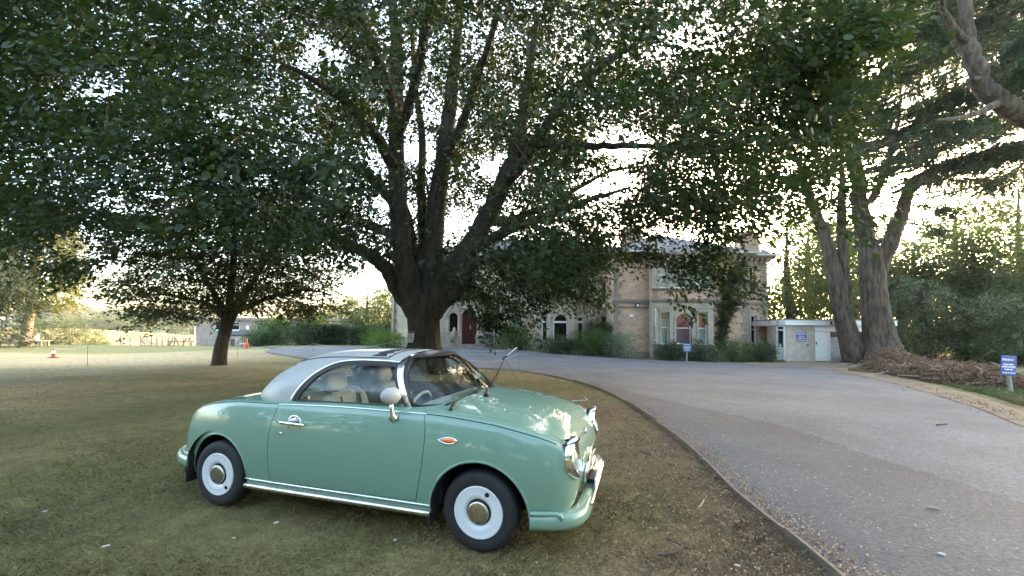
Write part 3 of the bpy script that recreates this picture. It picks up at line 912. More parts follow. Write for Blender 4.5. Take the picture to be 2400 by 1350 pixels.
LV2, LF2 = sprays(C[nr], D[nr], 24, .95, .42, .108, 43, flat=.07, droop=.3, mk=leaf_mesh6, wr=.7)
LV, LF = np.vstack([LV, LV2]), np.vstack([LF, LF2 + len(LV)])
crown = np_obj('crown', LV, LF, leaf_lime, big, kind='stuff')

# ------------------------------------------------------------------ the smaller tree on the lawn, left
SB = gnd(513, 855)
small = thing('lawn_tree', 'small dark leaning tree with a low rounded crown on the lawn left of the car', 'tree', tuple(SB))
s2 = Skel()
def q2(px, py, dy=0.0): return at(px, py, SB[1] + dy)
s2.limb([SB + [0, 0, -.2], SB + [.02, 0, .1], q2(518, 815), q2(527, 780), q2(535, 745)], [.34, .27, .24, .23, .24], 12, 5)
for pts, rad_ in [([(532, 755, 0), (520, 720, -.2), (497, 680, -.4), (470, 630, -.7), (440, 570, -1)], [.17, .13, .1, .07, .02]),
                  ([(536, 755, 0), (556, 712, .2), (585, 670, .4), (620, 620, .6), (660, 560, .9)], [.2, .16, .12, .08, .02]),
                  ([(535, 750, 0), (540, 690, -.4), (548, 620, -.7), (550, 540, -.9), (560, 460, -1)], [.18, .14, .11, .08, .02]),
                  ([(528, 745, 0), (490, 715, .6), (440, 700, 1.0), (380, 690, 1.3), (320, 690, 1.5)], [.14, .1, .08, .05, .02]),
                  ([(545, 735, 0), (600, 710, -.5), (660, 690, -.9), (720, 680, -1.2), (780, 690, -1.4)], [.14, .1, .08, .05, .02])]:
    s2.limb([q2(*p) for p in pts], rad_, 8, 5, rough=.015)
N0 = 9000
c1 = q2(548, 610); U_ = RNG.normal(0, 1, (N0, 3)); U_ /= np.linalg.norm(U_, axis=1, keepdims=True)
C1 = c1 + U_ * np.array([4.7, 3.6, 3.1]) * (RNG.random((N0, 1)) ** (1 / 2.6))
px_, py_ = proj(C1)
bd = np.interp(px_, [240, 300, 360, 440, 490, 560, 620, 700, 780, 850], [700, 735, 765, 752, 735, 728, 735, 738, 720, 690])
nn = vnoise(C1 * .8, 51) * .6 + vnoise(C1 * 2.0, 52) * .4
C1 = C1[(py_ < bd + RNG.normal(0, 8, len(py_))) & (nn > .40) & (C1[:, 2] > 1.9)][:2700]
extra = [at(*p) + RNG.normal(0, 1, (k, 3)) * np.array([.5, .5, .16]) for p, k in [((300, 690, SB[1]), 26), ((350, 730, SB[1]), 26), ((345, 762, SB[1] - .5), 12), ((420, 745, SB[1]), 20), ((760, 720, SB[1]), 30), ((700, 735, SB[1]), 20), ((285, 650, SB[1] - 1), 14)]]
C1 = np.vstack([C1] + extra)
D1 = C1 - (c1 - [0, 0, 1.5]); D1[:, 2] *= .3; D1 += RNG.normal(0, .5, D1.shape)
s2.reach(C1[::8], SB, k=.013, base=.006, sides=5, tip=.006)
s2.reach(C1[1::4], SB, k=.007, base=.004, sides=3, tip=.003, parts=2)
s2.mb.build('trunk', bark_dark, small, smooth=True, fix=False)
LV, LF = sprays(C1, D1, 22, .7, .36, .125, 42, flat=.06, droop=.25)
np_obj('crown', LV, LF, leaf_small, small, kind='stuff')

# ------------------------------------------------------------------ cedars on the right
def cedar_foliage(shelves, seed, per=1.0, size=.16, drop=.1):
    """flat shelves of needle tufts: (start, end, half width, count)"""
    r = np.random.default_rng(seed)
    P, A, Nn = [], [], []
    for a, b, hw, cnt in shelves:
        a, b = np.array(a), np.array(b)
        d = b - a; L = np.linalg.norm(d); d /= L
        s = np.cross(d, [0, 0, 1.0]); s /= np.linalg.norm(s) + 1e-9
        cnt = int(cnt * per)
        # side shoots in the plane of the shelf, tufts along the shoots
        ns = max(8, int(L * 7))
        us = r.random(ns) ** .8
        sg = np.where(r.random(ns) < .5, -1, 1)
        ang = r.uniform(.5, 1.25, ns)
        ln_ = hw * (.5 + .7 * r.random(ns)) * (1.15 - .6 * us)
        k = r.integers(0, ns, cnt)
        v = r.random(cnt)
        dirs = d * np.cos(ang)[:, None] + s * (np.sin(ang) * sg)[:, None]
        p = a + d * (us[k] * L)[:, None] + dirs[k] * (v * ln_[k])[:, None]
        p[:, 2] += r.normal(0, .15, cnt) - drop * v * ln_[k] + .25 * np.sin(us[k] * 9) * .15 + np.where(r.random(cnt) < .25, -r.random(cnt) * .3, 0)
        P.append(p)
        A.append(dirs[k] + r.normal(0, .55, (cnt, 3)) + np.array([0, 0, .25]))
        Nn.append(np.array([0, 0, 1.0]) + r.normal(0, .6, (cnt, 3)))
    P, A, Nn = np.vstack(P), np.vstack(A), np.vstack(Nn)
    n = len(P)
    ln = size * (.6 + .9 * r.random(n))
    return leaf_mesh(P, A, Nn, ln, ln * .2, .05)
CB = gnd(2062, 856)
CYd = CB[1]
cedar = thing('cedar_tree', 'old cedar with two leaning grey trunks and flat tiers of dark needles beside the shed', 'tree', tuple(CB))
s3 = Skel()
def q3(px, py, dy=0.0): return at(px, py, CYd + dy)
s3.limb([CB + [0, 0, -.4], q3(2070, 850), q3(2062, 790), q3(2052, 720), q3(2045, 650), q3(2040, 590), q3(2040, 555)], [1.25, 1.05, .72, .62, .57, .5, .15], 20, 5)
for dx, dy in ((-.8, -.5), (.8, -.5), (.2, -.8), (1.1, .1)):
    s3.mb.tube([CB + [dx * 1.3, dy * 1.3, -.2], CB + [dx * .85, dy * .85, .35], CB + [dx * .45, dy * .45, 1.6]], [.25, .42, .15], 8)
CL = [([(2040, 690, .1), (2026, 560, .2), (2015, 480, .3), (2012, 420, .3), (1998, 350, .2), (1990, 280, 0), (1985, 200, -.2), (1975, 100, -.4), (1965, -60, -.6)], [.2, .43, .37, .33, .3, .26, .2, .15, .05]),
      ([(2050, 690, .1), (2082, 575, -.2), (2108, 510, -.5), (2122, 470, -.7), (2140, 430, -.9), (2190, 400, -1.3), (2260, 378, -1.8), (2330, 355, -2.3), (2420, 330, -3), (2560, 300, -4)], [.2, .37, .31, .28, .25, .21, .18, .16, .13, .04]),
      ([(2122, 470, -.7), (2125, 450, -.7), (2132, 445, -.6), (2160, 430, -.4), (2190, 408, 0), (2215, 380, .3)], [.24, .22, .2, .15, .1, .05]),
      ([(2000, 340, .2), (2040, 345, -.3), (2090, 325, -.8), (2140, 300, -1.3), (2190, 260, -1.9), (2240, 235, -2.5), (2300, 228, -3.2), (2380, 215, -4)], [.28, .26, .24, .22, .2, .18, .14, .04]),
      ([(2015, 470, .2), (2040, 470, .5), (2060, 440, .8), (2075, 400, 1.0), (2092, 350, 1.2), (2105, 280, 1.4), (2112, 200, 1.5)], [.2, .2, .18, .16, .13, .1, .04]),
      ([(1998, 350, .2), (1950, 330, .8), (1890, 322, 1.4), (1830, 330, 2.0)], [.2, .15, .1, .03]),
      ([(1988, 260, 0), (2030, 210, -.8), (2090, 160, -1.6), (2170, 110, -2.6), (2260, 80, -3.5)], [.24, .2, .15, .1, .03]),
      ([(1985, 200, -.2), (1930, 160, -.8), (1870, 140, -1.4), (1800, 140, -2)], [.2, .15, .1, .03])]
for pts, rr in CL: s3.limb([q3(*p) for p in pts], rr, 10, 5, rough=.03)
# the second trunk, leaning left, splits low down
LB = gnd(2008, 850)
s3.limb([LB + [0, 0, -.3], q3(2005, 842, .6), q3(1990, 790, .6), q3(1975, 735, .6), q3(1962, 680, .6), q3(1955, 630, .65), q3(1950, 590, .7)], [.75, .62, .5, .45, .39, .33, .1], 16, 5)
s3.limb([q3(1966, 730, .6), q3(1950, 620, .7), q3(1935, 560, .8), q3(1912, 500, 1.0), q3(1890, 440, 1.2), q3(1870, 370, 1.4)], [.2, .35, .3, .25, .18, .05], 10, 5)
s3.limb([q3(1988, 800, .6), q3(1982, 680, .5), q3(1976, 600, .5), q3(1972, 520, .5), q3(1974, 440, .6), q3(1970, 360, .7)], [.12, .27, .24, .22, .17, .05], 10, 5)
s3.mb.tube([q3(2062, 566, -.72), q3(2060, 566, -.95)], [.14, .13], 10)      # sawn branch stub
SH = []
def shelf(p, q_, hw, cnt, dy=0.0, dy2=None):
    SH.append((q3(p[0], p[1], dy), q3(q_[0], q_[1], dy if dy2 is None else dy2), hw, cnt))
rr_ = np.random.default_rng(77)
for (a, b, hw, n_, dy, d2) in [((2000, 330), (2230, 235), 1.2, 1500, -.3, -2.4), ((2040, 345), (2330, 290), 1.1, 1500, .8, -.5), ((2010, 300), (1820, 330), 1.3, 1500, .3, 2), ((2100, 320), (2400, 170), 1.4, 2200, -1, -4), ((2140, 430), (2420, 330), 1.5, 2800, -1, -3.2),
                               ((2200, 395), (2460, 345), 1.6, 2600, -1.6, -4), ((2110, 420), (2330, 430), 1.0, 900, 1.0, 1.5), ((1990, 250), (2200, 110), 1.4, 2000, -.5, -3), ((1985, 200), (1800, 140), 1.4, 1800, -.3, -2), ((2060, 180), (2380, 20), 1.8, 3000, -1.5, -4),
                               ((1975, 110), (2160, -20), 1.5, 1800, 0, -2), ((1980, 90), (1780, 40), 1.5, 1800, 0, -1.5), ((2150, 250), (2420, 140), 1.5, 1900, 1, .5), ((2200, 160), (2460, 60), 1.8, 2400, 1.5, 1.0), ((2100, 80), (2420, -80), 1.8, 2800, 1, -1), ((2050, 40), (2300, -120), 2.0, 2600, -2, -4),
                               ((1990, 400), (1850, 420), 1.0, 700, .6, 1.2), ((2075, 400), (2190, 360), .8, 500, 1, 1.2), ((2030, 455), (1900, 480), .9, 500, 1, 1.4), ((2120, 480), (2240, 500), .9, 420, .6, .8), ((2110, 520), (2220, 545), .8, 320, .6, .8), ((2240, 330), (2420, 290), 1.2, 700, .5, 0), ((2260, 420), (2480, 440), 1.3, 1000, -1.5, -2)]:
    shelf(a, b, hw, n_, dy, d2)
for k in range(230):          # further thin tiers all through the crown
    px = rr_.uniform(1840, 2420); py = rr_.uniform(-120, 470); L = rr_.uniform(90, 230); sl_ = rr_.uniform(.1, .6)
    dy = rr_.uniform(-4, 3)
    shelf((px, py), (px + L, py - L * sl_), rr_.uniform(.6, 1.3), 230 if py < 330 else 120, dy, dy - 1)
for a, b, hw, n_ in SH: s3.mb.tube([a, a * .5 + b * .5 + [0, 0, .12], b], [.06, .04, .01], 5, False)
s3.mb.build('trunk', bark_cedar, cedar, smooth=True, fix=False)
LV, LF = cedar_foliage(SH, 61, 1.75, .27)
np_obj('crown', LV, LF, needle, cedar, kind='stuff')
# a second cedar rooted just outside the frame reaches in from the right with a heavy crooked bough
K0 = np.array([18.4, 13.0, hgt(18.4, 13.0)])
ced2 = thing('cedar_tree', 'heavy crooked cedar bough with needle tiers reaching in from the right edge', 'tree', tuple(K0))
s4 = Skel()
s4.limb([K0 + [0, 0, -.3], K0 + [-.1, 0, 2], K0 + [-.3, .2, 4.4], K0 + [-.6, .3, 7], K0 + [-.6, .3, 10]], [1.0, .75, .65, .55, .4], 14, 5)
KY = 13.2
s4.limb([K0 + [-.3, .2, 4.6], at(2480, 320, KY), at(2400, 272, KY), at(2340, 232, KY - .1), at(2300, 196, KY - .2), at(2275, 130, KY - .3), at(2264, 50, KY - .4), at(2262, -60, KY - .5)], [.36, .33, .29, .27, .24, .22, .18, .13], 14, 6, rough=.035)
s4.limb([at(2345, 236, KY), at(2300, 262, KY - .6), at(2250, 275, KY - 1.2), at(2190, 282, KY - 2)], [.16, .1, .07, .02], 8, 4, rough=.02)
s4.limb([at(2270, 110, KY - .3), at(2230, 60, KY - .6), at(2200, -20, KY - 1)], [.14, .1, .05], 8, 4, rough=.02)
s4.mb.tube([at(2292, 185, KY - .35), at(2281, 186, KY - .6)], [.09, .07], 8)
SH2 = [(at(2270, 40, KY), at(2420, -60, KY - 1), 1.3, 1800), (at(2262, 0, KY), at(2080, -80, KY + .5), 1.4, 1800), (at(2330, 225, KY), at(2460, 130, KY - 1), 1.0, 1500), (at(2300, 190, KY), at(2440, 60, KY - .5), 1.1, 1800), (at(2400, 280, KY), at(2500, 200, KY - .5), .8, 900), (at(2264, 90, KY), at(2130, 60, KY + 1), .9, 800)]
s4.reach(np.array([a * (1 - f) + b * f for a, b, *_ in SH2 for f in (.3, .7)]), K0, k=.016, base=.012, sides=6, tip=.01)
s4.mb.build('trunk', bark_cedar, ced2, smooth=True, fix=False)
LV, LF = cedar_foliage(SH2, 62, 4.0, .2)
np_obj('crown', LV, LF, needle, ced2, kind='stuff')

# ------------------------------------------------------------------ generic broadleaf tree for the backdrop
def backdrop_tree(name, label, base, H, R, nclu, m, leaf=.2, K=26, seed=1, skirt=.12, cat='tree', group=None, bark=None, thr=.4, ry=None, top=1.0):
    r = np.random.default_rng(seed)
    base = np.array(base, float)
    t = thing(name, label, cat, tuple(base), 0, group)
    s = Skel()
    s.limb([base + [0, 0, -.3], base + [.1, 0, H * .25], base + [-.1, .1, H * .55], base + [0, 0, H * .9]], [R * .09, R * .075, R * .05, .03], 8, 4)
    c = base + [0, 0, H * (skirt + 1) / 2]
    U = r.normal(0, 1, (nclu * 4, 3)); U /= np.linalg.norm(U, axis=1, keepdims=True)
    Cc = c + U * np.array([R, ry or R, H * (1 - skirt) / 2]) * (r.random((nclu * 4, 1)) ** (1 / 3.2)) * (1 + .3 * (vnoise(U * 2.2 + seed, seed) - .5))[:, None]
    nn = vnoise(Cc * (2.6 / R), seed + 3) * .6 + vnoise(Cc * (6 / R), seed + 4) * .4
    Cc = Cc[nn > thr][:nclu]
    Dd = Cc - c; Dd[:, 2] *= .5; Dd += r.normal(0, .4 * R * .3, Dd.shape); Dd[:, 2] -= .2 * R
    s.reach(Cc[::14], base, k=.012, base=.01, sides=5, tip=.012)
    s.mb.build('trunk', bark or bark_dark, t, smooth=True, fix=False)
    V, F = sprays(Cc, Dd, K, leaf * 6, leaf * 3, leaf, seed, flat=leaf * .7, droop=.3)
    np_obj('crown', V, F, m, t, kind='stuff')
    return t
G = 'trees of the dark wood behind the shed'
WD = [(1850, 32, 11.5, 4.0, leaf_wood, 'rounded broadleaf tree rising between the house corner and the shed roof'),
      (1990, 35, 11.0, 4.4, leaf_wood, 'low dense tree right behind the flat shed roof'),
      (2150, 34, 10.5, 4.2, leaf_wood, 'dark bushy tree behind the thick cedar trunk'),
      (2290, 31, 9.8, 4.2, leaf_wood, 'dark drooping tree standing behind the brown brush pile'),
      (2430, 29, 10.0, 4.0, leaf_wood, 'dark tree behind the blue post sign at the right edge'),
      (1900, 46, 15.5, 5.6, leaf_wood2, 'tall yellowish tree farther back above the shed'),
      (2080, 46, 15.0, 5.2, leaf_wood2, 'yellow-lit tree seen in the gap right of the cedar trunk'),
      (2250, 44, 17.5, 5.2, leaf_wood, 'tall thin-leaved tree whose crown lets bright sky through'),
      (2400, 40, 18.0, 5.0, leaf_wood, 'tall open tree at the right edge behind the cedar boughs')]
for i, (px, Y, H_, R_, m_, lab) in enumerate(WD):
    p = at(px, 778, Y)
    backdrop_tree('broadleaf_tree', lab, (p[0], Y, hgt(p[0], Y)), H_, R_, 1100 if i < 5 else 950, m_, .24 if i < 5 else .28, 16, 100 + i, .02 if i < 5 else .15, group=G, thr=.45 if i < 5 else .50)
# the lawn behind the viewpoint is ringed by trees as well: they shade it and show in the car's paint
for i, (x, y, H_, R_) in enumerate([(-19, -13, 11, 5.5), (-10, -16, 12, 6), (-1, -17, 9.5, 5.0), (8, -16, 12.5, 6.0), (17, -12, 11, 5.5), (-26, -5, 11, 5)]):
    backdrop_tree('park_tree', ['leftmost tree of the row behind the viewpoint', 'second tall tree of the row behind the viewpoint', 'lowest tree in the middle of the row behind the viewpoint', 'tallest tree of the row behind the viewpoint', 'tree across the drive behind the viewpoint', 'tree on the lawn to the left, outside the picture'][i], (x, y, 0), H_, R_, 500, leaf_wood, .5, 14, 180 + i, .08, group='trees behind the viewpoint', thr=.36)
# behind the house and the hedges on the left
G2 = 'trees beyond the hedges'
for i, (px, Y, H_, R_, lab) in enumerate([(800, 46, 5.2, 2.6, 'bushy tree behind the left end of the clipped hedge'), (860, 42, 5.6, 2.8, 'taller grey-green tree behind the clipped hedge'), (920, 44, 6.4, 2.6, 'tree half hidden by the corner of the house'), (735, 50, 4.6, 2.6, 'low tree above the large garden shrub')]):
    p = at(px, 778, Y)
    backdrop_tree('garden_tree', lab, (p[0], Y, hgt(p[0], Y)), H_, R_, 500, leaf_wood, .17, 24, 160 + i, .02, group=G2)

# ------------------------------------------------------------------ left edge: conifers
def conifer(name, label, base, H, R, n, m, seed, clear=.2, tuft=.3, bark=None, trunk_r=.3, group=None, lean=(0, 0)):
    r = np.random.default_rng(seed)
    base = np.array(base, float)
    t = thing(name, label, 'tree', tuple(base), 0, group)
    s = Skel()
    top = base + [lean[0], lean[1], H]
    s.limb([base + [0, 0, -.3], base + [lean[0] * .2, 0, H * .3], base + [lean[0] * .6, lean[1] * .6, H * .7], top], [trunk_r * 1.25, trunk_r, trunk_r * .6, .03], 10, 4)
    u = r.random(n) ** .8
    z = clear + (1 - clear) * u
    rad_ = R * np.sqrt(np.clip(1 - ((z - .45) / .56) ** 2, 0.02, 1)) * (.75 + .5 * vnoise(np.stack([z * 9, 0 * z + 1, r.random(n) * 3], 1), seed))
    a = r.random(n) * 2 * np.pi
    f = r.random(n) ** .4
    P = base + np.stack([np.cos(a) * rad_ * f + lean[0] * z, np.sin(a) * rad_ * f + lean[1] * z, z * H - .12 * rad_ * f], 1)
    nn = vnoise(P * 1.1, seed + 5)
    P, a = P[nn > .33], a[nn > .33]
    D_ = np.stack([np.cos(a), np.sin(a), -.25 + 0 * a], 1)
    s.reach(P[::40], base, k=.01, base=.008, sides=4, tip=.01)
    s.mb.build('trunk', bark or bark_dark, t, smooth=True, fix=False)
    V, F = sprays(P, D_, 16, tuft * 3.2, tuft * 1.3, tuft, seed, flat=tuft * .35, droop=.5, wr=.3)
    np_obj('crown', V, F, m, t, kind='stuff')
    return t
cyp = leafmat('golden_cypress', (.06, .08, .018), (.14, .14, .03), .5, .3, (1.5, 1.4, .6))
cyp2 = leafmat('dark_cypress', (.03, .05, .03), (.06, .08, .045), .5, .2, (1.2, 1.3, .8))
p = at(58, 808, 33.5)
conifer('cypress_tree', 'yellow-green conifer with a pale bare trunk ringed by a bench at far left', (p[0], 33.5, hgt(p[0], 33.5)), 11.5, 3.0, 2600, cyp, 201, .27, .26, bark_pale, .3, lean=(1.2, 0))
p = at(-60, 808, 30)
conifer('cedar_sapling', 'blue-green conifer whose lower boughs cross the left edge of the picture', (p[0], 30, hgt(p[0], 30)), 9, 3.2, 1500, cyp2, 202, .1, .3)
# dark yews closing the foot of the wood behind the brush pile
yew_m = leafmat('yew_leaf', (.024, .05, .016), (.075, .115, .036), 1.0, .2, (1.2, 1.3, .8))
for i, (px, Y, H_, R_) in enumerate([(2165, 27, 5.2, 2.4), (2255, 26, 2.8, 2.2), (2325, 24.5, 4.4, 2.2), (2405, 23.5, 2.6, 2.4), (2110, 30, 6.0, 2.6), (2480, 21, 4.6, 2.6)]):
    p = at(px, 778, Y)
    conifer('yew_bush', ['tall drooping yew just right of the cedar trunk', 'lower yew behind the middle of the brush pile', 'tall yew behind the right end of the brush pile', 'low yew behind the blue post sign', 'yew hidden behind the cedar trunk', 'yew at the right edge of the verge'][i], (p[0], Y, hgt(p[0], Y)), H_, R_, 800, yew_m, 220 + i, .02, .17, group='yews along the edge of the wood')
# a dark conifer close by on the left whose boughs fill the upper left corner
K1 = np.array([-14.6, 9.5, 0])
ced3 = thing('yew_tree', 'dark needle boughs hanging into the upper left corner from a tree outside the frame', 'tree', tuple(K1))
s5 = Skel()
s5.limb([K1 + [0, 0, -.3], K1 + [0, 0, 3], K1 + [.2, 0, 7], K1 + [.3, 0, 12]], [.7, .55, .4, .1], 12, 5)
SH3 = []
r5 = np.random.default_rng(9)
for k in range(34):
    z = r5.uniform(4.8, 12)
    a = K1 + [0, 0, z]
    an = r5.uniform(-1.0, 1.1)
    L = r5.uniform(2.6, 5.2) * (1 - .03 * z)
    b = a + np.array([math.cos(an) * L, math.sin(an) * L, r5.uniform(-.9, .2)])
    SH3.append((a, b, 1.0, 620))
    s5.mb.tube([a, a * .5 + b * .5 + [0, 0, .1], b], [.07, .05, .01], 5, False)
s5.mb.build('trunk', bark_dark, ced3, smooth=True, fix=False)
LV, LF = cedar_foliage(SH3, 63, 1.8, .17, .25)
np_obj('crown', LV, LF, needle, ced3, kind='stuff')

# ------------------------------------------------------------------ far trees and hedgerows on the hill
far_a = leafmat('far_leaf', (.055, .08, .03), (.10, .125, .045), .12, .3)
far_b = leafmat('sunny_far_leaf', (.06, .085, .028), (.10, .12, .04), .12, .3)
def far_tree(label, px, Y, H, R, seed, m, group, name='far_tree', n=95, leaf=None):
    r = np.random.default_rng(seed)
    p = at(px, 778, Y)
    base = np.array([p[0], Y, hgt(p[0], Y)])
    t = thing(name, label, 'tree' if name == 'far_tree' else 'bush', tuple(base), 0, group)
    mb = MB(); mb.tube([base + [0, 0, -.5], base + [0, 0, H * .5]], [R * .09, R * .05], 5)
    mb.build('trunk', bark_dark, t, fix=False)
    U = r.normal(0, 1, (n, 3)); U /= np.linalg.norm(U, axis=1, keepdims=True)
    Cc = base + [0, 0, H * .54] + U * np.array([R, R, H * .46]) * (r.random((n, 1)) ** .35) * (.8 + .5 * vnoise(U * 1.6 + seed, seed))[:, None]
    lf = leaf or R * .16
    V, F = sprays(Cc, U + r.normal(0, .4, U.shape), 14, lf * 4, lf * 2.4, lf, seed, flat=lf * .8)
    np_obj('crown', V, F, m, t, kind='stuff')
G3 = 'trees on the far hill'
FARLAB = [  # one label per row of hazy trees, which nothing else tells apart
          'rounded tree on the skyline row of the far hill', 'rounded tree in the second row below the skyline of the far hill', 'low tree bordering the upper strip of wheat on the far hill', 'low hedgerow tree along the top of the wheat field']
rf = np.random.default_rng(15)
k = 0
for row, (Y, n_, h0, h1, y_lab) in enumerate([(450, 15, 13, 18, 'far'), (350, 13, 9, 13, 'mid'), (262, 12, 7, 10, 'near'), (205, 9, 6, 8, 'low')]):
    for i in range(n_):
        px = 60 + (i + rf.uniform(-.3, .3)) * (440 / n_)
        H_ = rf.uniform(h0, h1) * (.75 if row == 2 else 1)
        far_tree(FARLAB[row], px, Y + rf.uniform(-12, 12), H_, H_ * rf.uniform(.5, .75), 300 + k, far_b if rf.random() < .35 else far_a, G3)
        k += 1
G4 = 'bushes along the near edge of the wheat field'
for i, (px, Y, H_, R_) in enumerate([(85, 46, 4.4, 2.6), (125, 47, 5.2, 3.0), (165, 48, 5.4, 2.8), (198, 50, 4.6, 2.4), (20, 46, 4.6, 3.0), (225, 52, 3.6, 1.6)]):
    far_tree(['green bush just right of the pale cypress trunk', 'tall rounded bush left of the small cone', 'rounded bush above the striped cone on the left lawn', 'rightmost rounded bush at the left end of the wheat field', 'dark bush behind the bench at the left edge', 'low yellowish bush where the wheat field begins'][i], px, Y, H_, R_, 400 + i, far_b, G4, 'field_bush', 260, .16)
# ================================================================== the house
m_brick = brickmat('house_brick', (.46, .275, .185), (.58, .405, .29), (.50, .42, .345), .225, .075, .008, (.2, .16, .12), .35)
m_buff = brickmat('buff_stone_brick', (.50, .42, .30), (.60, .52, .39), (.55, .49, .40), .30, .11, .008, (.22, .19, .14), .3)
m_stone = mat('dressed_stone', (.30, .265, .215), (.44, .395, .33), 1.6, .85, bump=.35, bscale=22, detail=8, lo=.3, hi=.7)
m_stone_d = mat('weathered_stone', (.17, .155, .13), (.30, .27, .225), 2.0, .9, bump=.4, bscale=24, detail=8, lo=.3, hi=.7)
m_slate = mat('roof_slate', (.085, .095, .115), (.15, .162, .19), 3.5, .8, spec=.2, bump=.5, bscale=26, stretch=(1, 1, 4), detail=6)
m_white = mat('white_gloss_paint', (.72, .74, .74), (.80, .81, .8), 6, .4)
m_iron = mat('grey_painted_iron', (.42, .40, .36), (.52, .5, .45), 5, .5)
m_door = mat('maroon_door_paint', (.062, .016, .016), (.085, .021, .021), 4, .38, bump=.1)
m_dark = mat('room_shade_and_fittings', (.012, .013, .013), (.03, .03, .028), 1.5, .9)  # near-black painted as the shade of unlit interiors, also on small dark fittings
m_glass = glassmat('window_glass', (.78, .82, .8), .02)
m_blind_b = mat('pale_blue_blind', (.42, .52, .54), (.50, .6, .62), 2, .8)
m_blind_p = mat('plum_blind', (.36, .012, .14), (.31, .01, .12), .8, .8)
m_blind_m = mat('mauve_blind', (.22, .09, .22), (.26, .13, .27), 1, .8)
m_blind_r = mat('red_blind', (.44, .10, .07), (.36, .06, .08), 1.5, .8)
m_curtain = mat('grey_curtain', (.18, .2, .19), (.3, .32, .31), 5, .9, stretch=(6, 1, .3))
m_pink = mat('pink_granite', (.34, .20, .17), (.45, .28, .24), 14, .45)

hx = lambda px, Y, py=720: float(at(px, py, Y)[0])
hz = lambda py, Y, px=1500: float(at(px, py, Y)[2])
RW, BY, AN, MS, CB_, EB, LW, WY = 26.0, 25.2, 27.4, 28.2, 27.2, 28.4, 29.5, 28.9
house = thing('victorian_house', 'large two-storey brick and stone house with bay windows and a slate roof behind the shrubs', 'house', (4.0, 27.0, 0.0))
GZ = -.5

def wall(name, x0, x1, z0, z1, Y, ops, m, back=.35, lip=.18, ends=True):
    """front wall facing the camera with openings (xa, xb, za, zb) and their reveals"""
    X = sorted({x0, x1, *[o[0] for o in ops], *[o[1] for o in ops]})
    Z = sorted({z0, z1, *[o[2] for o in ops], *[o[3] for o in ops]})
    mb = MB()
    for xa, xb in zip(X, X[1:]):
        for za, zb in zip(Z, Z[1:]):
            cx, cz = (xa + xb) / 2, (za + zb) / 2
            if any(o[0] < cx < o[1] and o[2] < cz < o[3] for o in ops): continue
            mb.add([(xa, Y, za), (xb, Y, za), (xb, Y, zb), (xa, Y, zb)], [(0, 1, 2, 3)])
    for xa, xb, za, zb in ops:
        y2 = Y + back
        mb.add([(xa, Y, za), (xa, y2, za), (xa, y2, zb), (xa, Y, zb)], [(0, 1, 2, 3)])
        mb.add([(xb, Y, za), (xb, Y, zb), (xb, y2, zb), (xb, y2, za)], [(0, 1, 2, 3)])
        mb.add([(xa, Y, zb), (xa, y2, zb), (xb, y2, zb), (xb, Y, zb)], [(0, 1, 2, 3)])
        mb.add([(xa, Y, za), (xb, Y, za), (xb, y2, za), (xa, y2, za)], [(0, 1, 2, 3)])
    return mb.build(name, m, house, fix=False)
def side_wall(name, x, y0, y1, z0, z1, m, par=None):
    mb = MB(); mb.add([(x, y0, z0), (x, y1, z0), (x, y1, z1), (x, y0, z1)], [(0, 1, 2, 3)])
    return mb.build(name, m, par or house, fix=False)
def frame_rect(mb, xa, xb, za, zb, y, d, wdt, bars_z=(), bars_x=(), bw=.035):
    mb.box(xa, xa + wdt, y, y + d, za, zb); mb.box(xb - wdt, xb, y, y + d, za, zb)
    mb.box(xa + wdt, xb - wdt, y, y + d, zb - wdt, zb); mb.box(xa + wdt, xb - wdt, y, y + d, za, za + wdt * 1.3)
    for z in bars_z: mb.box(xa + wdt, xb - wdt, y - .006, y + d - .006, z - bw / 2, z + bw / 2)
    for x in bars_x: mb.box(x - bw / 2, x + bw / 2, y - .003, y + d - .003, za + wdt, zb - wdt)
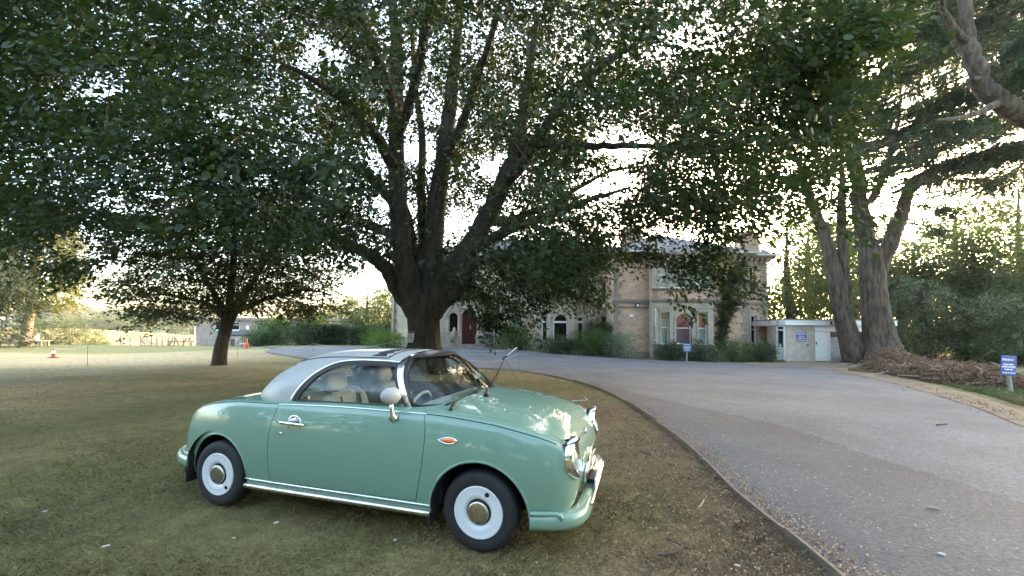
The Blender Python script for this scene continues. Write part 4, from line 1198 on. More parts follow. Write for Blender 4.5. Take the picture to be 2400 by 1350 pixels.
def window(xa, xb, za, zb, Y, meet=None, blind=None, split=None, wdt=.055, arch=False, inset=.16, par=None, bw=.045):
    """sash window set back in its opening: frame > pane, blind"""
    par = par or house
    y = Y + inset
    mb = MB()
    if arch:
        r = (xb - xa) / 2; cx = (xa + xb) / 2; zs = zb - r
        mb.box(xa, xa + wdt, y, y + .06, za, zs); mb.box(xb - wdt, xb, y, y + .06, za, zs); mb.box(xa + wdt, xb - wdt, y, y + .06, za, za + wdt * 1.3)
        n = 20
        for k in range(n):
            a0, a1 = math.pi * k / n, math.pi * (k + 1) / n
            P = [(cx + rr * math.cos(a), zs + rr * math.sin(a)) for rr, a in ((r, a0), (r, a1), (r - wdt, a1), (r - wdt, a0))]
            mb.prism(P, y, y + .06)
        if meet: mb.box(xa + wdt, xb - wdt, y - .006, y + .054, meet - bw / 2, meet + bw / 2)
    else:
        frame_rect(mb, xa, xb, za, zb, y, .06, wdt, (meet,) if meet else (), bw=bw)
    f = mb.build('window', m_white, par, fix=False)
    def poly(i, zt0=None, zb0=None):
        if arch:
            r = (xb - xa) / 2 - i; cx = (xa + xb) / 2; zs = zb - (xb - xa) / 2
            P = [(xa + i, za + i), (xb - i, za + i)] + [(cx + r * math.cos(math.pi * k / 20), zs + r * math.sin(math.pi * k / 20)) for k in range(21)]
            return P
        return [(xa + i, za + i), (xb - i, za + i), (xb - i, zb - i), (xa + i, zb - i)]
    g = MB(); g.prism(poly(.03), y + .03, y + .036); g.build('pane', m_glass, f, fix=False)
    d = MB(); d.prism(poly(.01), y + .30, y + .31); d.build('room_shade_panel', m_dark, f, fix=False)  # near-black panel painted as the shade of the interior behind
    if blind:
        for nm_, mm, t0, t1 in blind:
            z0_, z1_ = za + (zb - za) * t0, za + (zb - za) * t1
            P = [(u, v) for u, v in poly(.025)]
            P = [(u, min(max(v, z0_), z1_)) for u, v in P]
            Q = []
            for p_ in P:
                if not Q or abs(p_[0] - Q[-1][0]) + abs(p_[1] - Q[-1][1]) > 1e-4: Q.append(p_)
            b_ = MB(); b_.prism(Q, y + .09, y + .10); b_.build(nm_, mm, f, fix=False)
    return f
def surround(xa, xb, za, zb, Y, wd=.16, proud=.05, arch=False, sill=True, top=.2, m=None):
    """moulded stone architrave around an opening"""
    mb = MB(); m = m or m_stone
    mb.box(xa - wd, xa - .001, Y - proud, Y + .02, za, zb if not arch else zb - (xb - xa) / 2)
    mb.box(xb + .001, xb + wd, Y - proud, Y + .02, za, zb if not arch else zb - (xb - xa) / 2)
    if arch:
        r = (xb - xa) / 2; cx = (xa + xb) / 2; zs = zb - r; n = 18
        for k in range(n):
            a0, a1 = math.pi * k / n, math.pi * (k + 1) / n
            mb.prism([(cx + rr * math.cos(a), zs + rr * math.sin(a)) for rr, a in ((r + wd, a0), (r + wd, a1), (r, a1), (r, a0))], Y - proud, Y + .16)
        # spandrels close the square opening down to the arch
        for s in (-1, 1):
            P = [(cx + s * r, zb + .002)] + [(cx + s * r * math.cos(a), zs + r * math.sin(a)) for a in np.linspace(0, math.pi / 2, 9)]
            mb.prism(P if s > 0 else P[::-1], Y + .002, Y + .16)
    else:
        mb.box(xa - wd, xb + wd, Y - proud, Y + .02, zb + .001, zb + top)
        mb.box(xa - wd - .05, xb + wd + .05, Y - proud - .05, Y + .02, zb + top + .001, zb + top + .07)
    if sill: mb.box(xa - wd - .06, xb + wd + .06, Y - .12, Y + .3, za - .12, za - .001)
    return mb.build('stone_surround', m, house, angle=30, fix=False)
def course(name, segs, z0, z1, d=.1, m=None, drip=True):
    """horizontal moulding along (x0, x1, Y) pieces"""
    for x0, x1, Y in segs:
        mb = MB()
        mb.box(x0, x1, Y - d, Y + .05, z0 + (z1 - z0) * .45, z1)
        mb.box(x0, x1, Y - d * .55, Y + .05, z0, z0 + (z1 - z0) * .45 - .001)
        mb.build(name, m or m_stone_d, house, fix=False)
qm = {}
def quoins(x, Y, z0, z1, side, n=None, m=None, big=.46, small_=.28, proud=.03):
    m = m or m_stone_d
    n = n or int((z1 - z0) / .33)
    h = (z1 - z0) / n
    for i in range(n):
        wq = big if i % 2 == 0 else small_
        key = (round(wq, 3), round(h, 3), m.name)
        if key not in qm:
            b_ = MB(); b_.box(-wq / 2, wq / 2, -proud, .02, -h / 2 + .008, h / 2 - .008)
            qm[key] = b_.mesh('quoin', m)
        instance(qm[key], 'quoin', (x + side * wq / 2, Y - RNG.uniform(0, .006), z0 + h * (i + .5)), house)

# --- right wing
EZ = hz(598, RW)
xL, xR = hx(1438, RW), hx(1752, RW)
bxL, bxR = hx(1531, BY), hx(1672, BY)
wall('right_wing_wall', xL, xR, GZ, EZ, RW, [], m_brick)
side_wall('return_wall', xL, RW, MS, GZ, EZ, m_brick)
side_wall('return_wall', xR, RW, AN, GZ, EZ, m_brick)
# two-storey bay
bays = []
def opx(a, b, t, bo, Y): return (hx(a, Y), hx(b, Y), hz(bo, Y), hz(t, Y))
g1, g2, g3 = opx(1549, 1569, 731, 806, BY), opx(1584, 1621, 733, 806, BY), opx(1636, 1658, 731, 807, BY)
u1, u2, u3 = opx(1545, 1567, 613, 674, BY), opx(1581, 1625, 613, 675, BY), opx(1634, 1657, 613, 675, BY)
zc = hz(705, BY); zt = hz(600, BY); zus = hz(676, BY)
wall('bay_wall', bxL, bxR, hz(814, BY), zc, BY, [g1, g2, g3], m_stone)
wall('bay_plinth', bxL, bxR, GZ, hz(814, BY) - .001, BY - .04, [], m_stone_d)
wall('bay_brick_band', bxL, bxR, zc + .001, zus - .001, BY, [], m_brick)
wall('bay_wall', bxL, bxR, zus, zt, BY, [u1, u2, u3], m_stone)
for x in (bxL, bxR):
    side_wall('bay_cheek', x, BY, RW, GZ, zc, m_stone); side_wall('bay_cheek', x, BY, RW, zc, zt, m_brick)
surround(*g1, BY, .09, .05, sill=False, top=.1); surround(*g2, BY, .11, .06, arch=True, sill=False); surround(*g3, BY, .09, .05, sill=False, top=.1)
for u in (u1, u2, u3): surround(*u, BY, .09, .05, sill=False, top=.14)
window(*g1, BY, hz(767, BY), [('blind', m_blind_b, 0, .8), ('pelmet_blind', m_blind_r, .8, 1)])
window(*g2, BY, hz(768, BY), [('lower_blind', m_blind_m, 0, .51), ('upper_blind', m_blind_p, .51, 1)], arch=True)
window(*g3, BY, hz(768, BY), [('blind', m_blind_b, .04, .5), ('pelmet_blind', m_blind_r, .5, 1)])
window(*u1, BY, hz(643, BY), [('curtain', m_curtain, 0, 1)])
window(*u2, BY, hz(643, BY))
window(*u3, BY, hz(643, BY), [('blind', m_blind_b, 0, .7)])
course('bay_sill', [(bxL - .1, bxR + .1, BY)], hz(811, BY), hz(806.5, BY), .14)
course('bay_sill', [(bxL - .1, bxR + .1, BY)], hz(680, BY), hz(675.5, BY), .16)
course('bay_string_course', [(bxL - .12, bxR + .12, BY)], hz(708, BY), hz(700, BY), .2)
course('bay_moulding', [(bxL - .03, bxR + .03, BY)], hz(722, BY), hz(719, BY), .07, m_stone)
for s, x in ((1, bxL), (-1, bxR)):
    quoins(x, BY, zc + .02, zus - .14, s, 2, m_stone_d, .36, .24)
# string courses, quoins and eaves of the wing
sz0, sz1 = hz(711, RW), hz(702, RW)
course('string_course', [(xL - .1, bxL, RW), (bxR, xR + .1, RW)], sz0, sz1, .14)
course('thin_course', [(xL - .02, bxL, RW), (bxR, xR, RW)], hz(722, RW), hz(718, RW), .06)
course('plinth', [(xL - .06, bxL, RW)], GZ, hz(824, RW), .08); course('plinth', [(bxR, xR + .05, RW)], GZ, hz(824, RW), .08)
quoins(xL, RW, hz(822, RW), sz0 - .02, 1); quoins(xL, RW, sz1 + .02, EZ - .45, 1)
quoins(xR, RW, hz(822, RW), sz0 - .02, -1, None, m_stone_d, .42, .26); quoins(xR, RW, sz1 + .02, EZ - .45, -1, None, m_stone_d, .42, .26)
def eaves(x0, x1, Y, z):
    mb = MB()
    mb.box(x0 - .35, x1 + .35, Y - .5, Y + .1, z - .06, z + .10)
    mb.box(x0 - .06, x1 + .06, Y - .07, Y + .05, z - .52, z - .44)
    mb.box(x0, x1, Y - .035, Y + .05, z - .43, z - .061)
    mb.build('eaves_cornice', m_stone_d, house, fix=False)
    k = int((x1 - x0) / .42)
    for i in range(k + 1):
        instance(corbel, 'corbel', (x0 + .12 + (x1 - x0 - .24) * i / max(1, k), Y - .2, z - .2), house)
cb_ = MB(); cb_.box(-.075, .075, -.16, .16, .02, .14); cb_.box(-.06, .06, 0, .16, -.16, .019)
corbel = cb_.mesh('corbel', m_stone)
eaves(xL, bxL - .3, RW, EZ); eaves(bxL, bxR, BY, zt + .1); eaves(bxR + .3, xR, RW, EZ)
def hip_roof(name, x0, x1, y0, y1, z, h, over=.45):
    mb = MB()
    x0 -= over; x1 += over; y0 -= over + .12; y1 += over
    ym = (y0 + y1) / 2; d = min((y1 - y0) / 2, (x1 - x0) / 2 - .05)
    R0, R1 = (x0 + d, ym, z + h), (x1 - d, ym, z + h)
    base = [(x0, y0, z), (x1, y0, z), (x1, y1, z), (x0, y1, z)]
    rows = max(4, int(h / .16))
    def quad(a, b, c_, d_):
        a, b, c_, d_ = map(lambda t: np.array(t, float), (a, b, c_, d_))
        nrm = np.cross(b - a, d_ - a); nrm /= np.linalg.norm(nrm) + 1e-9
        for i in range(rows):       # lapped courses of slate
            t0, t1 = i / rows, (i + 1) / rows
            p0, p1, p2, p3 = a + (d_ - a) * t0, b + (c_ - b) * t0, b + (c_ - b) * t1, a + (d_ - a) * t1
            o = nrm * .022
            mb.add([p0 + o, p1 + o, p2, p3, p0, p1], [(0, 1, 2, 3), (4, 5, 1, 0)])
    quad(base[0], base[1], R1, R0); quad(base[1], base[2], R1, R1); quad(base[2], base[3], R0, R1); quad(base[3], base[0], R0, R0)
    rf_ = mb.build(name, m_slate, house, fix=False)
    rd = MB(); rd.tube([R0, R1], .07, 6)
    for b_, r_ in ((0, R0), (3, R0), (1, R1), (2, R1)): rd.tube([np.array(base[b_]) + [0, 0, .02], r_], .05, 6)
    rd.build('ridge_tiles', m_stone_d, rf_, fix=False)
    gt = MB(); gt.tube([(x0, y0 - .03, z - .02), (x1, y0 - .03, z - .02)], .06, 6); gt.build('gutter', m_iron, rf_, fix=False)
    return rf_
hip_roof('roof', xL, xR, RW, RW + 9, EZ + .12, 2.2)
hip_roof('bay_roof', bxL + .3, bxR - .3, BY + .3, BY + 3.0, zt + .22, .9, .4)
# solid dark boxes added behind the front to block light through the windows
def mass(x0, x1, y0, y1, z1):
    mb = MB(); mb.box(x0, x1, y0, y1, GZ, z1); mb.build('light_block', m_dark, house, fix=False)
mass(xL + .1, xR - .1, RW + .8, RW + 8.5, EZ - .1); mass(bxL + .05, bxR - .05, BY + .5, RW + .79, zt - .1)
mass(hx(1000, MS), xL + .05, MS + .6, MS + 7.5, hz(612, MS)); mass(hx(920, LW), hx(1028, EB), LW + .4, LW + 7, hz(612, LW)); mass(hx(1756, AN), hx(1795, AN), AN + .6, AN + 6, hz(606, AN))
# --- right annexe, set back
ax0, ax1 = hx(1752, AN), hx(1799, AN)
AZ = hz(603, AN)
a_u, a_g = opx(1757, 1770, 622, 687, AN), opx(1759, 1773, 738, 803, AN)
wall('annexe_wall', ax0 - .4, ax1, GZ, AZ, AN, [a_u, a_g], m_brick)
side_wall('return_wall', ax1, AN, AN + 7, GZ, AZ, m_brick)
for u in (a_u, a_g):
    surround(*u, AN, .12, .06, top=.22); window(*u, AN, (u[2] + u[3]) / 2, [('curtain', m_curtain, 0, .5)] if u is a_u else None)
course('string_course', [(ax0 - .3, ax1 + .12, AN)], hz(714, AN), hz(706, AN), .14)
course('thin_course', [(ax0 - .3, ax1 + .03, AN)], hz(724, AN), hz(720.5, AN), .06)
quoins(ax1, AN, hz(822, AN), hz(716, AN), -1, None, m_stone_d, .5, .32); quoins(ax1, AN, hz(705, AN), AZ - .45, -1, None, m_stone_d, .5, .32)
eaves(ax0, ax1, AN, AZ)
hip_roof('annexe_roof', ax0 - 2.5, ax1, AN, AN + 6, AZ + .12, 1.4)
def chimney(px, py_top, Y, wd, zbase):
    x = hx(px, Y); zt_ = hz(py_top, Y)
    mb = MB(); mb.box(x - wd / 2, x + wd / 2, Y - .4, Y + .4, zbase, zt_); mb.box(x - wd / 2 - .08, x + wd / 2 + .08, Y - .48, Y + .48, zt_ - .35, zt_ - .2); mb.box(x - wd / 2 - .06, x + wd / 2 + .06, Y - .46, Y + .46, zt_ + .001, zt_ + .12)
    c_ = mb.build('chimney', m_brick, house, fix=False)
    for k in (-1, 1):
        p_ = MB(); p_.lathe([(.13, 0), (.11, .45), (.13, .5)], (x + k * wd * .22, Y, zt_ + .12), 10); p_.build('chimney_pot', m_brick, c_, fix=False)
chimney(1752, 548, 32, 1.5, EZ); chimney(1480, 540, 33, 1.4, EZ)
# --- middle range with its canted bay
MZ = hz(608, MS); mL, mR = hx(1180, MS), hx(1440, MS)
m_u, m_g = opx(1410, 1430, 655, 708, MS), opx(1408, 1427, 742, 796, MS)
m_u2, m_g2 = opx(1196, 1222, 652, 704, MS), opx(1196, 1222, 738, 796, MS)
wall('middle_wall', mL, mR, GZ, MZ, MS, [m_u, m_g, m_u2, m_g2], m_buff)
surround(*m_u, MS, .15, .05); surround(*m_g, MS, .15, .05); surround(*m_u2, MS, .15, .05); surround(*m_g2, MS, .15, .05)
window(*m_u, MS, hz(682, MS), [('curtain', m_curtain, 0, .5)]); window(*m_g, MS, hz(773, MS))
window(*m_u2, MS, hz(680, MS), [('blind', m_blind_b, 0, 1)]); window(*m_g2, MS, hz(766, MS), [('blind', m_blind_b, 0, 1)])
course('string_course', [(mL, hx(1262, MS), MS), (hx(1380, MS), mR, MS)], hz(715, MS), hz(706, MS), .14)
course('thin_course', [(hx(1380, MS), mR, MS)], hz(727, MS), hz(723, MS), .06)
eaves(mL, mR, MS, MZ)
hip_roof('roof', hx(1000, MS), mR + 2.0, MS, MS + 8, MZ + .12, 2.0)
def canted_bay(pl, pr, yf, yb, inset):
    """three-sided stone bay: front face plus two slanting cheeks, two storeys"""
    x0, x1 = hx(pl, yf), hx(pr, yf); xb0, xb1 = hx(pl - inset, yb), hx(pr + inset, yb)
    f = opx(1297, 1331, 737, 803, yf); fu = opx(1297, 1336, 655, 699, yf)
    ztp = hz(700, yf)
    wall('bay_wall', x0, x1, GZ, ztp, yf, [f], m_stone)
    wall('bay_wall', x0, x1, ztp + .001, hz(612, yf), yf, [fu], m_stone)
    surround(*f, yf, .11, .06, arch=True, sill=True); window(*f, yf, hz(756, yf), arch=True, wdt=.075, bw=.13)
    surround(*fu, yf, .12, .05, sill=False); window(*fu, yf, hz(678, yf), [('blind', m_blind_b, 0, .6)])
    for s, xa, xb in ((-1, x0, xb0), (1, x1, xb1)):
        dx, dy = xb - xa, yb - yf
        L = math.hypot(dx, dy)
        ux, uy = dx / L, dy / L
        nx_, ny_ = (uy * s * 1.0, -abs(ux)) 
        def P(t, z, o=0.0): return (xa + ux * t * L + nx_ * o, yf + uy * t * L + ny_ * o, z)
        zs = [GZ, hz(803, yf), hz(742, yf), ztp, hz(699, yf), hz(655, yf), hz(612, yf)]
        ts = [0, .28, .72, 1]
        cm = MB()
        for i, (za, zb) in enumerate(zip(zs, zs[1:])):
            for j, (ta, tb) in enumerate(zip(ts, ts[1:])):
                if j == 1 and i in (1, 4): continue
                cm.add([P(ta, za), P(tb, za), P(tb, zb), P(ta, zb)], [(0, 1, 2, 3)])
        for i in (1, 4):
            za, zb = zs[i], zs[i + 1]
            for (ta, z_a), (tb, z_b) in (((.28, za), (.28, zb)), ((.72, za), (.72, zb)), ((.28, zb), (.72, zb)), ((.28, za), (.72, za))):
                cm.add([P(ta, z_a), P(tb, z_b), P(tb, z_b, -.2), P(ta, z_a, -.2)], [(0, 1, 2, 3)])
        cm.build('bay_cheek', m_stone, house, fix=False)
        for i in (1, 4):
            za, zb = zs[i], zs[i + 1]
            wm = MB()
            tr = .75 if i == 1 else .5
            for ta, tb, z_a, z_b in ((.28, .335, za, zb), (.665, .72, za, zb), (.335, .665, zb - .07, zb), (.335, .665, za, za + .08), (.335, .665, za + (zb - za) * tr, za + (zb - za) * tr + .1)):
                V = [P(t, z, o) for o in (-.06, -.12) for t, z in ((ta, z_a), (tb, z_a), (tb, z_b), (ta, z_b))]
                wm.add(V, [(0, 1, 2, 3), (7, 6, 5, 4), (0, 4, 5, 1), (1, 5, 6, 2), (2, 6, 7, 3), (3, 7, 4, 0)])
            fr = wm.build('window', m_white, house)
            gm = MB(); gm.add([P(.3, za, -.09), P(.7, za, -.09), P(.7, zb, -.09), P(.3, zb, -.09)], [(0, 1, 2, 3)]); gm.build('pane', m_glass, fr, fix=False)
            dm = MB(); dm.add([P(.1, za, -.3), P(.9, za, -.3), P(.9, zb, -.3), P(.1, zb, -.3)], [(0, 1, 2, 3)]); dm.build('room_shade_panel', m_dark, fr, fix=False)  # shade of the interior painted as a dark panel behind slanted panes
        # mouldings on the cheek
        mm = MB()
        for z0_, z1_, o in ((hz(712, yf), hz(704, yf), .16), (hz(733, yf), hz(730, yf), .06)):
            V = [P(t, z, oo) for t in (-.02, 1) for z, oo in ((z0_, -.02), (z0_, o * .6), ((z0_ + z1_) / 2, o), (z1_, o), (z1_, -.02))]
            mm.add(V, [(k, (k + 1) % 5, (k + 1) % 5 + 5, k + 5) for k in range(5)])
        mm.build('bay_moulding', m_stone_d, house, fix=False)
    course('bay_moulding', [(x0, x1, yf)], hz(712, yf), hz(704, yf), .16); course('bay_moulding', [(x0, x1, yf)], hz(733, yf), hz(730, yf), .06, m_stone)
    lid = MB(); lid.add([(x0, yf, hz(612, yf)), (x1, yf, hz(612, yf)), (xb1, yb, hz(612, yf)), (xb0, yb, hz(612, yf))], [(0, 1, 2, 3)]); lid.build('bay_roof', m_slate, house, fix=False)
canted_bay(1290, 1347, CB_, MS, 30)
# --- entrance block, stone faced
eL, eR = hx(1028, EB), hx(1182, EB)
ZE = hz(604, EB)
d_op = opx(1083, 1118, 726, 809, EB)
wl, wr_ = opx(1052, 1073, 735, 782, EB), opx(1130, 1151, 733, 782, EB)
wall('entrance_wall', eL, eR, GZ, hz(700, EB), EB, [d_op, wl, wr_], m_stone)
uo = opx(1085, 1115, 640, 690, EB)
wall('entrance_upper_wall', eL, eR, hz(700, EB) + .001, ZE, EB, [uo], m_buff)
surround(*uo, EB, .14, .05); window(*uo, EB, hz(665, EB))
side_wall('return_wall', eR, EB - .0, MS + 1, GZ, ZE, m_buff); side_wall('return_wall', eL, EB, LW, GZ, ZE, m_buff)
course('string_course', [(eL - .1, eR + .1, EB)], hz(706, EB), hz(699, EB), .2); course('bay_moulding', [(eL, eR, EB)], hz(717, EB), hz(714, EB), .08, m_stone)
quoins(eL, EB, hz(808, EB), hz(718, EB), 1, None, m_stone, .4, .26); quoins(eR, EB, hz(808, EB), hz(718, EB), -1, None, m_stone, .4, .26)
eaves(eL, eR, EB, ZE)
surround(*d_op, EB, .12, .08, arch=True, sill=False); surround(*wl, EB, .10, .05, arch=True); surround(*wr_, EB, .10, .05, arch=True)
window(*wl, EB, None, arch=True, wdt=.03); window(*wr_, EB, None, arch=True, wdt=.03)
# pointed hood moulds over the side lights
for o in (wl, wr_):
    cx = (o[0] + o[1]) / 2; zsp = o[3] - (o[1] - o[0]) / 2; hw = (o[1] - o[0]) / 2 + .12
    mb = MB()
    for s in (-1, 1):
        mb.tube([(cx + s * hw, EB - .07, zsp), (cx + s * hw * .92, EB - .07, zsp + .28), (cx + s * hw * .55, EB - .07, zsp + .5), (cx + s * .05, EB - .07, zsp + .95)], .045, 6)
    mb.build('hood_mould', m_stone, house, smooth=True, fix=False)
# door: two leaves with raised panels and a glazed fanlight
xa, xb, za, zb = d_op
y = EB + .2
dm = MB(); r = (xb - xa) / 2; cx = (xa + xb) / 2; zs = zb - r
dm.box(xa, xb, y, y + .07, za, zs + .02); dm.prism([(cx + r * math.cos(math.pi * k / 20), zs + .021 + r * math.sin(math.pi * k / 20)) for k in range(21)], y + .02, y + .07)
dm.box(cx - .012, cx + .012, y - .012, y, za, zs)
dm.box(xa, xb, y - .03, y - .001, zs - .02, zs + .08)
dm.box(cx - .05, cx + .05, y - .02, y + .019, zs + .081, zb - .02)
dr = dm.build('front_door', m_door, house, fix=False)
for s in (-1, 1):
    x0_, x1_ = (cx + .05, xb - .06) if s > 0 else (xa + .06, cx - .05)
    for a, b in ((.05, .36), (.41, .94)):
        p_ = MB(); H_ = zs - za
        p_.box(x0_, x1_, y - .02, y - .001, za + H_ * a, za + H_ * b); p_.box(x0_ + .06, x1_ - .06, y - .034, y - .021, za + H_ * a + .07, za + H_ * b - .07)
        p_.build('door_panel', m_door, dr, fix=False)
    g = MB(); rr = r - .07
    g.prism([(cx + s * .06, zs + .1)] + [(cx + s * max(.06, rr * math.cos(a)), zs + .06 + rr * math.sin(a)) for a in np.linspace(.06, 1.45, 9)], y + .005, y + .015); g.build('fanlight', m_dark, dr, fix=False)
h_ = MB(); h_.box(cx + .03, cx + .07, y - .05, y - .002, za + 1.0, za + 1.26); h_.build('door_handle', m_white, dr, fix=False)
# columns with bases and capitals
for px in (1078, 1122):
    x = hx(px, EB)
    c_ = MB(); zb0, zt0 = hz(786, EB), hz(748, EB)
    c_.lathe([(.11, zb0), (.105, zb0 + .2), (.095, zt0)], (x, EB - .2, 0), 14); col_ = c_.build('column', m_pink, house, angle=40, fix=False)
    k_ = MB(); k_.lathe([(.10, zt0 + .001), (.13, zt0 + .06), (.12, zt0 + .1), (.19, zt0 + .22)], (x, EB - .2, 0), 12); k_.box(x - .2, x + .2, EB - .4, EB - .0, zt0 + .221, zt0 + .3); k_.build('capital', m_stone, col_, fix=False)
    b_ = MB(); b_.box(x - .17, x + .17, EB - .37, EB - .02, GZ, zb0 - .12); b_.lathe([(.17, zb0 - .119), (.17, zb0 - .06), (.13, zb0 - .001)], (x, EB - .2, 0), 12); b_.build('pedestal', m_stone, col_, fix=False)
# carved scrolls flanking the steps
for px, s in ((1066, -1), (1131, 1)):
    x = hx(px, EB)
    mb = MB(); z0_ = hz(810, EB)
    mb.box(x - .18, x + .18, EB - 1.0, EB - .5, GZ, z0_ + .12); mb.lathe([(.26, -.16), (.3, -.1), (.3, .1), (.26, .16)], (x, EB - .78, z0_ + .42), 16, 'x'); mb.tube([(x, EB - .6, z0_ + .62), (x, EB - .3, z0_ + .8), (x, EB - .05, z0_ + 1.1)], [.14, .12, .1], 8)
    mb.build('stone_scroll', m_stone_d, house, angle=40, fix=False)
# steps
for i in range(3):
    mb = MB(); zt_ = hz(810, EB) - .17 * i
    mb.box(hx(1052 - 5 * i, EB), hx(1150 + 4 * i, EB), EB - .95 - .36 * i, EB - .02, GZ, zt_ - .002 * i); mb.build('step', m_stone_d, house, fix=False, bevel=.015)
# --- left end beyond the tree
lL = hx(917, LW)
wall('left_wall', lL, eL, GZ, hz(604, LW), LW, [], m_buff)
side_wall('return_wall', lL, LW, LW + 8, GZ, hz(604, LW), m_buff)
quoins(lL, LW, hz(808, LW), hz(640, LW), 1, None, m_stone_d, .4, .28)
hip_roof('roof', lL, eL, LW, LW + 8, hz(604, LW) + .1, 1.8)
# --- rainwater pipes
for px, Y, a, b in ((922, LW - .12, 640, 806), (1237, MS - .12, 640, 812), (1379, MS - .1, 720, 830), (1436.5, MS - .12, 612, 825), (1159, EB - .12, 714, 815), (1536, BY - .1, 722, 806), (1531, RW - .12, 604, 700), (1185, MS - .12, 720, 815), (1397, MS - .12, 640, 825)):
    mb = MB(); x = hx(px, Y)
    mb.tube([(x, Y, hz(b, Y)), (x, Y, hz(a, Y))], .05, 8)
    for t in (.1, .5, .9):
        z = hz(b, Y) + (hz(a, Y) - hz(b, Y)) * t
        mb.tube([(x, Y, z - .05), (x, Y, z + .05)], .066, 8)
    mb.build('drainpipe', m_iron, house, smooth=True, fix=False)
# lamps on the brick wall
def fl(px, py, Y, w_, h_, m1, par, nm_):
    x, z = hx(px, Y), hz(py, Y, px)
    mb = MB(); mb.box(x - w_ / 2, x + w_ / 2, Y - .16, Y - .02, z - h_ / 2, z + h_ / 2); mb.box(x - .04, x + .04, Y - .03, Y, z - .05, z + .05)
    o = mb.build(nm_, m_dark, par, fix=False)
    b_ = MB(); b_.box(x - w_ / 2 + .03, x + w_ / 2 - .03, Y - .168, Y - .159, z - h_ / 2 + .03, z + h_ / 2 - .03); b_.build('lens', m1, o, fix=False)
m_lens = mat('frosted_lens', (.6, .6, .58), rough=.3)
fl(1493, 716, RW, .22, .22, m_lens, house, 'floodlight'); 
mb = MB(); x, z = hx(1480, RW), hz(740, RW); mb.box(x - .12, x + .12, RW - .08, RW, z - .09, z + .09); mb.build('alarm_box', m_white, house, fix=False, bevel=.02)

# ------------------------------------------------------------------ flat-roofed annexe / shed
SY = 24.0
m_sb = brickmat('grey_buff_brick', (.40, .34, .29), (.47, .41, .35), (.40, .37, .33), .225, .075, .010, (.22, .2, .17), .35)
m_sb2 = brickmat('pale_lilac_brick', (.46, .42, .42), (.55, .50, .49), (.44, .42, .4), .225, .075, .010, (.3, .27, .25), .25)
m_fas = mat('white_fascia', (.70, .73, .76), (.76, .78, .8), 2, .45)
m_felt = mat('roof_felt', (.12, .12, .12), (.18, .18, .175), 3, .85)
sx0, sx1 = hx(1841, SY), hx(2090, SY)
shed = thing('flat_roofed_shed', 'low flat-roofed brick outbuilding with white fascia and white door beside the cedar trunks', 'outbuilding', ((sx0 + sx1) / 2, SY + 2, hgt(sx0, SY)))
sz_t = hz(762, SY, 1950)
sb = -.6
_h = house
house = shed
wx0, wx1 = hx(1842, SY, 800), hx(1909, SY, 800)
dx0, dx1 = hx(1911, SY, 810), hx(1945, SY, 810)
wall('brick_wall', sx0, dx0 - .005, sb, sz_t, SY, [], m_sb)
wall('recessed_wall', dx1 + .08, sx1, sb, hz(790, SY, 1960), SY + .12, [], m_sb2)
wall('door_head', dx0, sx1, hz(777, SY, 1950), sz_t, SY + .1, [], m_fas)
for nm_, x in (('jamb_wall', dx0 - .004),): side_wall(nm_, x, SY, SY + .3, sb, sz_t, m_sb, shed)
side_wall('jamb_wall', sx1, SY, SY + 5, sb, sz_t, m_sb, shed)
# left face runs back to the house
ly = SY + 2.2; lx = hx(1797, ly)
mb = MB(); mb.add([(lx, ly, sb), (sx0, SY, sb), (sx0, SY, sz_t), (lx, ly, sz_t)], [(0, 1, 2, 3)]); mb.build('brick_wall', m_sb, shed, fix=False)
# fascia and roof edge
zf0, zf1 = sz_t - .02, hz(751, SY, 1950)
mb = MB()
out = [(lx - .1, ly - .12), (sx0 - .12, SY - .16), (sx1 + .15, SY - .16), (sx1 + .15, SY + 5), (lx - .1, SY + 5)]
mb.prism(out, zf0, zf1, 'z'); mb.build('fascia', m_fas, shed)
mb = MB(); mb.prism([(x + (.05 if x > 15 else -.05), y_ - .05) for x, y_ in out], zf1 + .002, zf1 + .07, 'z'); mb.build('flat_roof', m_felt, shed)
# door
zd0, zd1 = hz(846, SY, 1930), hz(778, SY, 1930)
mb = MB(); frame_rect(mb, dx0, dx1 + .07, zd0, zd1, SY + .06, .08, .07); fr = mb.build('door_frame', m_white, shed, fix=False)
mb = MB(); mb.box(dx0 + .075, dx1 - .005, SY + .075, SY + .12, zd0 + .1, zd1 - .075); dr2 = mb.build('white_door', m_white, shed, fix=False)
for a, b in ((.05, .38), (.42, .96)):
    H_ = zd1 - zd0 - .17
    p_ = MB(); frame_rect(p_, dx0 + .12, dx1 - .06, zd0 + .1 + H_ * a, zd0 + .1 + H_ * b, SY + .062, .012, .03); p_.build('door_panel', m_white, dr2, fix=False)
mb = MB(); mb.box(dx0 + .09, dx0 + .12, SY + .03, SY + .074, zd0 + .95, zd0 + 1.1); mb.build('door_handle', m_dark, dr2, fix=False)
mb = MB()
for t in (.12, .5, .88): mb.box(dx1 - .03, dx1 + .09, SY + .045, SY + .061, zd0 + (zd1 - zd0) * t - .04, zd0 + (zd1 - zd0) * t + .04)
mb.build('door_hinge', m_white, dr2, fix=False)
